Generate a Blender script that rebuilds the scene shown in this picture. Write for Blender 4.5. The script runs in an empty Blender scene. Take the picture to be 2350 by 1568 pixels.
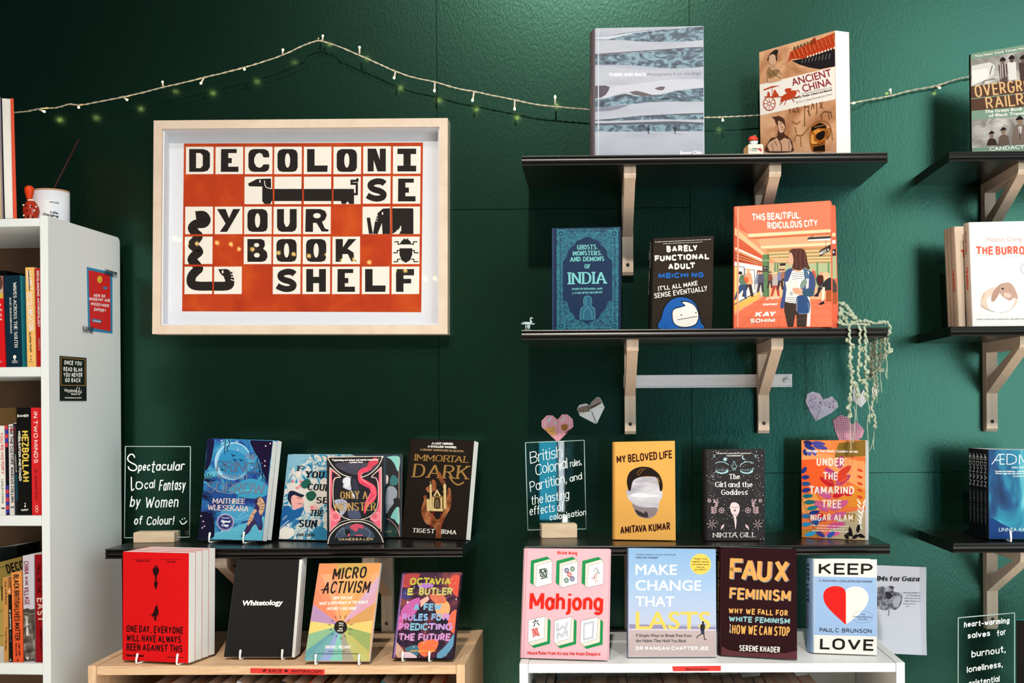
import bpy, bmesh, math, random
from mathutils import Vector, Matrix
from mathutils.geometry import tessellate_polygon
C = bpy.context.scene.collection
R = math.radians
FPX, PX0, PY0 = 2783.0, 1324.0, 945.0        # focal length and principal point, in pixels of the 2350x1568 frame
EYE = 1.55
WALL = 2.9                                   # distance from the camera to the green wall
# ---------------------------------------------------------------- camera
cam = bpy.data.cameras.new('camera'); co = bpy.data.objects.new('camera', cam); C.objects.link(co)
cam.sensor_width = 36; cam.lens = FPX / 2350 * 36
cam.shift_x = -(PX0 - 1175) / 2350; cam.shift_y = (PY0 - 784) / 2350
cam.clip_start = .05
CM = Matrix.Translation((0, 0, EYE)) @ Matrix.Rotation(.0165, 4, 'Z') @ Matrix.Rotation(R(90), 4, 'X') @ Matrix.Rotation(-.0065, 4, 'Z')
co.matrix_world = CM
bpy.context.scene.camera = co
# ---------------------------------------------------------------- exposure, world, lights
vs = bpy.context.scene.view_settings
vs.view_transform = 'Standard'; vs.look = 'None'; vs.exposure = 0.0; vs.gamma = 1; vs.use_curve_mapping = False
w = bpy.data.worlds.new('world'); bpy.context.scene.world = w; w.use_nodes = True
w.node_tree.nodes['Background'].inputs[0].default_value = (.80, .86, 1, 1)
w.node_tree.nodes['Background'].inputs[1].default_value = .045
def lamp(name, kind, loc, tgt, power, col, **k):
    d = bpy.data.lights.new(name, kind); d.energy = power; d.color = col
    for a, b in k.items(): setattr(d, a, b)
    o = bpy.data.objects.new(name, d); C.objects.link(o)
    o.location = loc; o.rotation_euler = (Vector(tgt) - Vector(loc)).to_track_quat('-Z', 'Y').to_euler()
    return o
lamp('window_daylight', 'AREA', (3.45, -2.2, 2.5), (.9, 2.9, 1.7), 180, (.78, .95, .97), shape='RECTANGLE', size=3.5, size_y=4.2)
lamp('floor_bounce_fill', 'SPOT', (.76, .75, 4.2), (.76, 2.75, 1.5), 140, (1, .92, .82), spot_size=R(50), spot_blend=.9, shadow_soft_size=.035)
lamp('floor_bounce_fill', 'SPOT', (-.75, .75, 4.2), (-.78, 2.75, 1.4), 120, (1, .90, .78), spot_size=R(48), spot_blend=.95, shadow_soft_size=.035)
lamp('floor_bounce_fill', 'SPOT', (-.1, -1.8, 5.1), (0.0, 2.6, 1.15), 900, (1, .92, .83), spot_size=R(39), spot_blend=.8, shadow_soft_size=.10)
lamp('floor_bounce_fill', 'SPOT', (0.1, .3, 4.0), (0.1, .2, 0), 2300, (1, .90, .80), spot_size=R(62), spot_blend=.5, shadow_soft_size=.1)  # added fill aimed at the floor; its bounce brightens brackets and shelf undersides
# ---------------------------------------------------------------- pixel -> place
def ray(px, py):
    d = Vector(((px - PX0) / FPX, -(py - PY0) / FPX, -1))
    return (CM.to_3x3() @ d).normalized()
EYEP = Vector((0, 0, EYE))
def hit(px, py, P0, N):
    d = ray(px, py); return EYEP + d * ((Vector(P0) - EYEP).dot(N) / d.dot(N))
def onY(px, py, y=WALL): return hit(px, py, (0, y, 0), Vector((0, 1, 0)))
def onZ(px, py, z): return hit(px, py, (0, 0, z), Vector((0, 0, 1)))
# crops: x0, y0, scale
CR = dict(C1=(0, 0, 3.1367), C2=(0, 400, 2.613), C3=(0, 900, 2.347), C4=(340, 260, 3.0155), C5=(240, 980, 5.227), C6=(620, 980, 4.7),
    D1=(200, 1240, 4.7), D2=(660, 1240, 4.780), D3=(1180, 20, 3.5645), D4=(1660, 40, 3.5625), D5=(2100, 80, 3.268), D6=(1180, 440, 4.356),
    D7=(1660, 440, 2.5714), E1=(1180, 760, 3.016), E2=(1580, 980, 4.896), E3=(2080, 480, 2.904), E4=(2080, 980, 2.667), E5=(1180, 1220, 4.506),
    E6=(1620, 1220, 4.506), F1=(0, 200, 4.3556), F2=(0, 560, 4.9), F3=(0, 860, 4.354), F4=(0, 1200, 4.2615), F5=(180, 1500, 4.519),
    F6=(660, 1500, 4.896), F7=(1180, 1500, 4.896), F8=(1640, 1500, 4.896), G1=(1350, 50, 5.057), G2=(1680, 450, 5.06), G3=(1920, 680, 4.357),
    G4=(1690, 300, 26.1), G5=(1185, 720, 31.36), G6=(1230, 890, 12.06), PX=(0, 0, 1))
def cx(crop, x, y):
    a = CR[crop]; return (a[0] + x / a[2], a[1] + y / a[2])
# ---------------------------------------------------------------- materials
def lin(h):
    h = h.lstrip('#'); v = [int(h[i:i + 2], 16) / 255 for i in (0, 2, 4)]
    return tuple(c / 12.92 if c <= .04045 else ((c + .055) / 1.055) ** 2.4 for c in v) + (1,)
MATS = {}
def mat(col, rough=.45, metal=0, spec=.17, emit=0, key=None, coat=0):
    k = key or (col, rough, metal, spec, emit, coat)
    if k in MATS: return MATS[k]
    m = bpy.data.materials.new('paint_' + col.lstrip('#')); m.use_nodes = True
    b = m.node_tree.nodes['Principled BSDF']
    b.inputs['Base Color'].default_value = lin(col); b.inputs['Roughness'].default_value = rough
    b.inputs['Metallic'].default_value = metal; b.inputs['Specular IOR Level'].default_value = spec
    b.inputs['Coat Weight'].default_value = coat
    if emit: b.inputs['Emission Color'].default_value = lin(col); b.inputs['Emission Strength'].default_value = emit
    MATS[k] = m; return m
def nmat(name, cols, scale=8, rough=.45, detail=5, dist=0, kind='noise', stretch=(1, 1, 1), bump=0, spec=.2, bscale=None, coat=0, off=(0, 0, 0)):
    """procedural material: a noise or wave pattern in object space through a colour ramp"""
    if name in MATS: return MATS[name]
    m = bpy.data.materials.new(name); m.use_nodes = True; nt = m.node_tree; b = nt.nodes['Principled BSDF']
    tc = nt.nodes.new('ShaderNodeTexCoord'); mp = nt.nodes.new('ShaderNodeMapping')
    mp.inputs['Scale'].default_value = stretch; mp.inputs['Location'].default_value = off
    nt.links.new(tc.outputs['Object'], mp.inputs['Vector'])
    if kind == 'noise':
        t = nt.nodes.new('ShaderNodeTexNoise'); t.inputs['Scale'].default_value = scale; t.inputs['Detail'].default_value = detail
        t.inputs['Distortion'].default_value = dist; out = t.outputs['Fac']
    elif kind == 'wave':
        t = nt.nodes.new('ShaderNodeTexWave'); t.inputs['Scale'].default_value = scale; t.inputs['Distortion'].default_value = dist
        t.inputs['Detail'].default_value = detail; t.inputs['Detail Scale'].default_value = 1.5; out = t.outputs['Fac']
    elif kind == 'grad':
        t = nt.nodes.new('ShaderNodeSeparateXYZ'); out = t.outputs['Z']
    nt.links.new(mp.outputs['Vector'], t.inputs[0])
    r = nt.nodes.new('ShaderNodeValToRGB'); e = r.color_ramp.elements
    while len(e) < len(cols): e.new(.5)
    for q, (p, c) in zip(e, cols): q.position = p; q.color = lin(c)
    for q, (p, c) in zip(e, cols): q.position = p
    nt.links.new(out, r.inputs['Fac']); nt.links.new(r.outputs['Color'], b.inputs['Base Color'])
    b.inputs['Roughness'].default_value = rough; b.inputs['Specular IOR Level'].default_value = spec; b.inputs['Coat Weight'].default_value = coat
    if bump:
        bn = nt.nodes.new('ShaderNodeBump'); bn.inputs['Strength'].default_value = bump; bn.inputs['Distance'].default_value = .002
        src = out
        if bscale:
            t2 = nt.nodes.new('ShaderNodeTexNoise'); t2.inputs['Scale'].default_value = bscale; t2.inputs['Detail'].default_value = 4
            nt.links.new(mp.outputs['Vector'], t2.inputs[0]); src = t2.outputs['Fac']
        nt.links.new(src, bn.inputs['Height']); nt.links.new(bn.outputs['Normal'], b.inputs['Normal'])
    MATS[name] = m; return m
def clear_mat(name, tint=(1, 1, 1, 1), ior=1.49):
    """thin clear sheet: fresnel mix of mirror and see-through"""
    m = bpy.data.materials.new(name); m.use_nodes = True; nt = m.node_tree; nt.nodes.clear()
    o = nt.nodes.new('ShaderNodeOutputMaterial'); mx = nt.nodes.new('ShaderNodeMixShader'); f = nt.nodes.new('ShaderNodeFresnel')
    f.inputs['IOR'].default_value = ior
    t = nt.nodes.new('ShaderNodeBsdfTransparent'); t.inputs[0].default_value = tint
    g = nt.nodes.new('ShaderNodeBsdfGlossy'); g.inputs['Roughness'].default_value = .02
    ge = nt.nodes.new('ShaderNodeNewGeometry'); inv = nt.nodes.new('ShaderNodeMath'); inv.operation = 'SUBTRACT'; inv.inputs[0].default_value = 1; ml = nt.nodes.new('ShaderNodeMath'); ml.operation = 'MULTIPLY'
    nt.links.new(ge.outputs['Backfacing'], inv.inputs[1]); nt.links.new(inv.outputs[0], ml.inputs[0]); nt.links.new(f.outputs[0], ml.inputs[1]); nt.links.new(ml.outputs[0], mx.inputs[0]); nt.links.new(t.outputs[0], mx.inputs[1]); nt.links.new(g.outputs[0], mx.inputs[2])
    nt.links.new(mx.outputs[0], o.inputs[0]); return m
# ---------------------------------------------------------------- mesh helpers
def link(name, me, parent=None, kind=None, label=None):
    o = bpy.data.objects.new(name, me); C.objects.link(o)
    if parent: o.parent = parent
    if kind: o['kind'] = kind
    if label: o['label'] = label
    return o
def tag(o, label, cat, group=None):
    o['label'] = label; o['category'] = cat
    if group: o['group'] = group
    return o
def empty(name, loc=(0, 0, 0), rz=0, M=None):
    o = bpy.data.objects.new(name, None); C.objects.link(o); o.empty_display_size = .02
    if M is not None: o.matrix_world = M
    else: o.location = loc; o.rotation_euler = (0, 0, rz)
    return o
class MB:
    """collects shapes for ONE mesh object"""
    def __init__(s): s.v = []; s.f = []; s.m = []; s.mats = []; s.sm = []
    def mi(s, m):
        if m not in s.mats: s.mats.append(m)
        return s.mats.index(m)
    def add(s, vs, fs, m, smooth=False):
        b = len(s.v); i = s.mi(m); s.v += [tuple(v) for v in vs]
        for f in fs: s.f.append([b + k for k in f]); s.m.append(i); s.sm.append(smooth)
        return s
    def box(s, a, b, m, bev=0):
        x0, y0, z0 = a; x1, y1, z1 = b
        if bev:
            bm = bmesh.new(); bmesh.ops.create_cube(bm, size=1)
            for v in bm.verts: v.co = Vector(((x0 + x1) / 2 + v.co.x * (x1 - x0), (y0 + y1) / 2 + v.co.y * (y1 - y0), (z0 + z1) / 2 + v.co.z * (z1 - z0)))
            bmesh.ops.bevel(bm, geom=bm.edges[:], offset=bev, segments=2, affect='EDGES')
            bm.verts.index_update(); s.add([v.co[:] for v in bm.verts], [[v.index for v in f.verts] for f in bm.faces], m); bm.free(); return s
        v = [(x0, y0, z0), (x1, y0, z0), (x1, y1, z0), (x0, y1, z0), (x0, y0, z1), (x1, y0, z1), (x1, y1, z1), (x0, y1, z1)]
        return s.add(v, [(0, 3, 2, 1), (4, 5, 6, 7), (0, 1, 5, 4), (1, 2, 6, 5), (2, 3, 7, 6), (3, 0, 4, 7)], m)
    def prism(s, pts, a, b, m, axis='x', smooth=False):
        """pts: closed 2D outline, run from a to b along an axis"""
        f = {'x': lambda p, t: (t, p[0], p[1]), 'y': lambda p, t: (p[0], t, p[1]), 'z': lambda p, t: (p[0], p[1], t)}[axis]
        n = len(pts); vs = [f(p, a) for p in pts] + [f(p, b) for p in pts]
        s.add(vs, [(i, (i + 1) % n, n + (i + 1) % n, n + i) for i in range(n)], m, smooth)
        tri = tessellate_polygon([[Vector((p[0], p[1], 0)) for p in pts]])
        s.add(vs, [tuple(t) for t in tri] + [tuple(n + k for k in t)[::-1] for t in tri], m); return s
    def slab(s, front, off, m):
        """front: 3D loop; off: vector to the back loop"""
        n = len(front); off = Vector(off); vs = [Vector(p) for p in front] + [Vector(p) + off for p in front]
        return s.add(vs, [list(range(n)), list(range(2 * n - 1, n - 1, -1))] + [(i, n + i, n + (i + 1) % n, (i + 1) % n) for i in range(n)], m)
    def tube(s, pts, r, m, n=8, cap=True):
        pts = [Vector(p) for p in pts]; rs = r if isinstance(r, (list, tuple)) else [r] * len(pts)
        rings = []; up = Vector((0, 0, 1)); pn = None
        for i, p in enumerate(pts):
            t = (pts[min(i + 1, len(pts) - 1)] - pts[max(i - 1, 0)]).normalized()
            if pn is None: pn = t.cross(up if abs(t.z) < .9 else Vector((1, 0, 0))).normalized()
            else: pn = (pn - t * pn.dot(t)).normalized()
            q = t.cross(pn); rings.append([p + (pn * math.cos(2 * math.pi * k / n) + q * math.sin(2 * math.pi * k / n)) * rs[i] for k in range(n)])
        vs = [v for g in rings for v in g]; fs = [(i * n + k, i * n + (k + 1) % n, (i + 1) * n + (k + 1) % n, (i + 1) * n + k) for i in range(len(pts) - 1) for k in range(n)]
        if cap: fs += [list(range(n))[::-1], [(len(pts) - 1) * n + k for k in range(n)]]
        return s.add(vs, fs, m, True)
    def lathe(s, prof, c, m, n=24, sx=1, sy=1):
        vs = [(c[0] + r * sx * math.cos(2 * math.pi * k / n), c[1] + r * sy * math.sin(2 * math.pi * k / n), c[2] + z) for r, z in prof for k in range(n)]
        fs = [(i * n + k, i * n + (k + 1) % n, (i + 1) * n + (k + 1) % n, (i + 1) * n + k) for i in range(len(prof) - 1) for k in range(n)]
        fs += [list(range(n))[::-1], [(len(prof) - 1) * n + k for k in range(n)]]
        return s.add(vs, fs, m, True)
    def ball(s, c, r, m, n=8, sc=(1, 1, 1)):
        prof = [(math.sin(math.pi * i / n) * r, -math.cos(math.pi * i / n) * r) for i in range(n + 1)]
        prof[0] = (r * .02, -r); prof[-1] = (r * .02, r)
        k = len(s.v); s.lathe([(p[0], p[1] * sc[2]) for p in prof], c, m, n + 2, sc[0], sc[1]); return s
    def build(s, name, parent=None, kind=None, label=None):
        me = bpy.data.meshes.new(name); me.from_pydata(s.v, [], s.f)
        for m in s.mats: me.materials.append(m)
        me.polygons.foreach_set('material_index', s.m); me.polygons.foreach_set('use_smooth', s.sm); me.update()
        return link(name, me, parent, kind, label)
# ---------------------------------------------------------------- a single-line alphabet, drawn with a pen of given width and height
GL = {'A': (.7, "0,0 .35,1 .7,0|.13,.33 .57,.33"), 'B': (.54, ".27,.52 0,.52|0,0 0,1 .27,1 @.27,.76,.23,.24,90,-90 |.27,.52 @.27,.26,.27,.26,90,-90 0,0"),
 'C': (.58, "@.32,.68,.32,.32,28,180 @.32,.32,.32,.32,180,332"), 'D': (.6, "0,0 0,1 .22,1 @.22,.6,.38,.4,90,0 @.22,.4,.38,.4,0,-90 0,0"),
 'E': (.48, ".48,1 0,1 0,0 .48,0|0,.52 .42,.52"), 'F': (.47, ".47,1 0,1 0,0|0,.5 .4,.5"),
 'G': (.62, "@.32,.68,.32,.32,32,180 @.32,.32,.32,.32,180,360 .64,.46 .36,.46"), 'H': (.58, "0,0 0,1|.58,0 .58,1|0,.52 .58,.52"), 'I': (0, "0,0 0,1"),
 'J': (.4, ".4,1 .4,.24 @.2,.24,.2,.24,0,-165"), 'K': (.58, "0,0 0,1|.58,1 0,.4|.2,.6 .6,0"), 'L': (.46, "0,1 0,0 .46,0"),
 'M': (.76, "0,0 0,1 .38,.22 .76,1 .76,0"), 'N': (.6, "0,0 0,1 .6,0 .6,1"), 'O': (.64, "@.32,.68,.32,.32,0,180 @.32,.32,.32,.32,180,360 .64,.68"),
 'P': (.52, "0,0 0,1 .26,1 @.26,.73,.27,.27,90,-90 0,.46"), 'Q': (.64, "@.32,.68,.32,.32,0,180 @.32,.32,.32,.32,180,360 .64,.68|.38,.25 .68,-.08"),
 'R': (.56, "0,0 0,1 .26,1 @.26,.74,.27,.26,90,-90 0,.48|.27,.48 .56,0"), 'S': (.56, "@.28,.75,.26,.25,25,270 @.28,.25,.28,.25,90,-155"),
 'T': (.6, "0,1 .6,1|.3,1 .3,0"), 'U': (.58, "0,1 0,.29 @.29,.29,.29,.29,180,360 .58,1"), 'V': (.68, "0,1 .34,0 .68,1"), 'W': (.96, "0,1 .24,0 .48,.85 .72,0 .96,1"),
 'X': (.6, "0,0 .6,1|0,1 .6,0"), 'Y': (.64, "0,1 .32,.46 .64,1|.32,.46 .32,0"), 'Z': (.56, "0,1 .56,1 0,0 .56,0"),
 'a': (.44, "@.22,.34,.22,.34,0,360|.44,.68 .44,0"), 'b': (.46, "0,1 0,0|@.24,.34,.24,.34,0,360"), 'c': (.42, "@.23,.34,.23,.34,42,318"),
 'd': (.46, ".46,1 .46,0|@.22,.34,.22,.34,0,360"), 'e': (.44, ".02,.36 .44,.36 @.23,.36,.21,.32,0,180 @.23,.34,.21,.34,180,318"),
 'f': (.34, "@.26,.82,.13,.18,50,180 .13,0|0,.66 .3,.66"), 'g': (.44, "@.22,.34,.22,.34,0,360|.44,.68 .44,-.08 @.22,-.08,.22,.2,0,-150"),
 'h': (.42, "0,1 0,0|@.21,.47,.21,.21,180,0 .42,0"), 'i': (0, "0,.68 0,0|0,.88 0,.99"), 'j': (.12, ".12,.68 .12,-.1 @-.03,-.1,.15,.17,0,-110|.12,.88 .12,.99"),
 'k': (.42, "0,1 0,0|.4,.68 0,.26|.14,.38 .42,0"), 'l': (0, "0,1 0,0"), 'm': (.68, "0,.68 0,0|@.17,.5,.17,.18,180,0 .34,0|@.51,.5,.17,.18,180,0 .68,0"),
 'n': (.42, "0,.68 0,0|@.21,.47,.21,.21,180,0 .42,0"), 'o': (.46, "@.23,.34,.23,.34,0,360"), 'p': (.46, "0,.68 0,-.28|@.24,.34,.24,.34,0,360"),
 'q': (.46, ".46,.68 .46,-.28|@.22,.34,.22,.34,0,360"), 'r': (.3, "0,.68 0,0|@.2,.46,.2,.22,180,55"), 's': (.36, "@.18,.51,.16,.17,30,270 @.18,.17,.18,.17,90,-150"),
 't': (.3, ".13,.92 .13,.14 @.26,.14,.13,.14,180,290|0,.66 .28,.66"), 'u': (.42, "0,.68 0,.22 @.21,.22,.21,.22,180,360|.42,.68 .42,0"),
 'v': (.42, "0,.68 .21,0 .42,.68"), 'w': (.64, "0,.68 .16,0 .32,.6 .48,0 .64,.68"), 'x': (.4, "0,0 .4,.68|0,.68 .4,0"), 'y': (.44, "0,.68 .22,0|.44,.68 .13,-.28"),
 'z': (.38, "0,.68 .38,.68 0,0 .38,0"), '.': (.04, ".02,0 .02,.07"), ',': (.06, ".05,.07 .05,0 .0,-.13"), "'": (.03, ".02,1 0,.8"), '!': (.04, ".02,1 .02,.3|.02,0 .02,.07"),
 '-': (.3, "0,.36 .3,.36"), '&': (.6, ".6,0 .12,.72 @.25,.8,.14,.2,190,0 @.2,.25,.2,.25,80,270 .38,0 .6,.35"), '0': (.5, "@.25,.7,.25,.3,0,180 @.25,.3,.25,.3,180,360 .5,.7"),
 '1': (.14, "0,.8 .14,1 .14,0"), '2': (.5, "@.25,.75,.25,.25,170,-30 0,0 .5,0"), '4': (.5, ".5,.28 0,.28 .36,1 .36,0"), '9': (.46, "@.23,.7,.23,.3,0,360 .46,.5 .2,0"),
 '(': (.14, "@.2,.4,.2,.65,125,235"), ')': (.14, "@-.06,.4,.2,.65,55,-55"), ':': (.04, "0,0 0,.07|0,.5 0,.57"), '"': (.14, "0,1 0,.82|.14,1 .14,.82"), '/': (.34, "0,0 .34,1")}
def arc(a, n=None):
    x, y, rx, ry, a0, a1 = a; n = n or max(3, int(abs(a1 - a0) / 20))
    return [(x + rx * math.cos(R(a0 + (a1 - a0) * i / n)), y + ry * math.sin(R(a0 + (a1 - a0) * i / n))) for i in range(n + 1)]
def parse(s):
    out = []
    for st in s.split('|'):
        pl = []
        for tk in st.split():
            q = [float(v) for v in tk.lstrip('@').split(',')]
            for p in (arc(q) if tk[0] == '@' else [tuple(q)]):
                if not pl or abs(p[0] - pl[-1][0]) + abs(p[1] - pl[-1][1]) > .004: pl.append(p)
        out.append(pl)
    return out
GL['?'] = (.4, "@.2,.75,.2,.24,160,-80 .2,.3|.2,0 .2,.07")
GL['\u00c6'] = (.85, "0,0 .42,1 .85,1|.15,.33 .42,.33|.42,1 .42,0 .85,0|.42,.52 .8,.52")
GP = {k: (v[0], parse(v[1])) for k, v in GL.items()}
def strip(pl, pw, ph, closed=False, cap='butt'):
    """outline strip of a polyline drawn with an elliptical pen (pw wide, ph high): verts + quads"""
    q = [(x / pw, y / ph) for x, y in pl]; n = len(q)
    if n < 2: return [], []
    if n > 3 and math.dist(q[0], q[-1]) < .02: closed = True; q = q[:-1]; n -= 1
    vs = []; fs = []
    def d(a, b):
        L = math.dist(a, b) or 1e-9; return ((b[0] - a[0]) / L, (b[1] - a[1]) / L)
    ex = []
    for i in range(n):
        if closed: a, b = d(q[i - 1], q[i]), d(q[i], q[(i + 1) % n])
        else: a = d(q[i - 1], q[i]) if i else d(q[0], q[1]); b = d(q[i], q[i + 1]) if i < n - 1 else a
        dot = a[0] * b[0] + a[1] * b[1]
        nx, ny = -(a[1] + b[1]), a[0] + b[0]; L = math.hypot(nx, ny)
        if dot < -.35 or L < 1e-6:           # sharp turn: end one quad, start the next
            for t in (a, b): ex.append((q[i], (-t[1] * .5, t[0] * .5), t))
            ex[-2] = ex[-2] + ('end',); continue
        k = .5 / max(.42, (L / 2)); ex.append((q[i], (nx / L * k, ny / L * k), b))
    if cap == 'round' and not closed:
        def rc(p, t, sgn):
            b0 = len(vs); base = math.atan2(t[1], t[0])
            ring = [(p[0] + .5 * math.cos(base + sgn * math.pi / 2 + math.pi * i / 6), p[1] + .5 * math.sin(base + sgn * math.pi / 2 + math.pi * i / 6)) for i in range(7)]
            vs.extend(ring); fs.append(list(range(b0, b0 + 7)))
        rc(q[0], d(q[0], q[1]), 1); rc(q[-1], d(q[-2], q[-1]), -1)
    prev = None; first = None
    for e in ex:
        p, o = e[0], e[1]; i = len(vs); vs += [(p[0] + o[0], p[1] + o[1]), (p[0] - o[0], p[1] - o[1])]
        if first is None: first = i
        if prev is not None: fs.append((prev, prev + 1, i + 1, i))
        prev = None if len(e) > 3 else i
    if closed and prev is not None: fs.append((prev, prev + 1, first + 1, first))
    return [(x * pw, y * ph) for x, y in vs], fs
def stroke_text(s, W, h, pw, ph, gap=None, serif=0, sp=.55, cap='butt', wob=0, rnd=None):
    """-> list of (verts, faces) in a W x h box, baseline at y=0, y up"""
    gap = .10 * h if gap is None else gap
    s = ''.join(c if c in GP or c == ' ' else '.' for c in s)
    n = len([c for c in s if c != ' ']); wt = sum(GP[c][0] for c in s if c != ' '); nsp = s.count(' ')
    wsp = min(sp * h, .7 * W / max(1, len(s))); aw = (W - nsp * wsp) / max(n, 1); gap = min(gap, .2 * aw); pw = min(pw, .34 * (aw - gap))
    kr = [(.2 if a + b in ('TA', 'AT', 'AV', 'VA', 'AY', 'YA', 'LT', 'AW', 'WA', 'FA', 'PA', 'LY', 'TO', 'RT', 'AU') else .0) for a, b in zip(s, s[1:])] + [0]; wt -= sum(kr)
    sx = (W - n * pw - (len(s) - 1 - nsp) * gap - nsp * wsp) / max(wt, .01)
    if sx < .12 * h: k = max(.2, (W - .12 * h * wt) / (n * pw + (len(s) - 1 - nsp) * gap + nsp * wsp)); gap *= k; wsp *= k; pw *= k; sx = .12 * h
    x = 0; out = []; hh = h - ph
    for ci, c in enumerate(s):
        if c == ' ': x += wsp - gap; continue
        w_, st = GP[c]; dy = rnd.uniform(-wob, wob) * h if wob else 0
        for pl in st:
            q = [(x + pw / 2 + a * sx, ph / 2 + b * hh + dy) for a, b in pl]
            if cap == 'butt' and len(q) < 9:
                for e, f in ((0, 1), (-1, -2)):
                    if abs(q[e][1] - q[f][1]) < .1 * abs(q[e][0] - q[f][0]): q[e] = (q[e][0] + math.copysign(pw / 2, q[e][0] - q[f][0]), q[e][1])
            out.append(strip(q, pw, ph, cap=cap))
            if serif:
                for e, f in ((0, 1), (-1, -2)):
                    a, b = pl[e], pl[f]
                    if abs(a[1] - b[1]) > abs(a[0] - b[0]) * .8 and (min(abs(a[1] - t) for t in (0, 1, .68, -.28)) < .02) and len(pl) < 20:
                        X, Y = x + pw / 2 + a[0] * sx, ph / 2 + a[1] * hh + dy; hw = pw * .5 + serif
                        out.append(([(X - hw, Y - ph * .5), (X + hw, Y - ph * .5), (X + hw, Y + ph * .5), (X - hw, Y + ph * .5)], [(0, 1, 2, 3)]))
        x += (w_ - kr[ci]) * sx + pw + gap
    return out
# built-in font: collected first, turned into meshes in one go
FONTQ = {}
def font_meshes():
    obs = {}
    for s in FONTQ:
        c = bpy.data.curves.new('txt', 'FONT'); c.body = s; c.resolution_u = 3; c.fill_mode = 'FRONT' if hasattr(c, 'fill_mode') else c.fill_mode
        o = bpy.data.objects.new('txt', c); C.objects.link(o); obs[s] = o
    bpy.context.view_layer.update(); dg = bpy.context.evaluated_depsgraph_get()
    for s, o in obs.items():
        e = o.evaluated_get(dg); me = e.to_mesh()
        FONTQ[s] = ([(v.co.x, v.co.y) for v in me.vertices], [tuple(p.vertices) for p in me.polygons]); e.to_mesh_clear()
    for o in obs.values():
        c = o.data; bpy.data.objects.remove(o); bpy.data.curves.remove(c)
CANV = []
def P(s):
    if not isinstance(s, str): return list(s)
    return [tuple(float(v) for v in t.split(',')) for t in s.split()]
def smooth(pts, closed, n=5):
    m = len(pts); out = []
    rng = range(m) if closed else range(m - 1)
    for i in rng:
        g = lambda k: pts[k % m] if closed else pts[min(max(k, 0), m - 1)]
        a, b, c, d = g(i - 1), g(i), g(i + 1), g(i + 2)
        for k in range(n):
            t = k / n; out.append(tuple(.5 * (2 * b[j] + (c[j] - a[j]) * t + (2 * a[j] - 5 * b[j] + 4 * c[j] - d[j]) * t * t + (3 * b[j] - a[j] - 3 * c[j] + d[j]) * t ** 3) for j in (0, 1)))
    if not closed: out.append(pts[-1])
    return out
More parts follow.
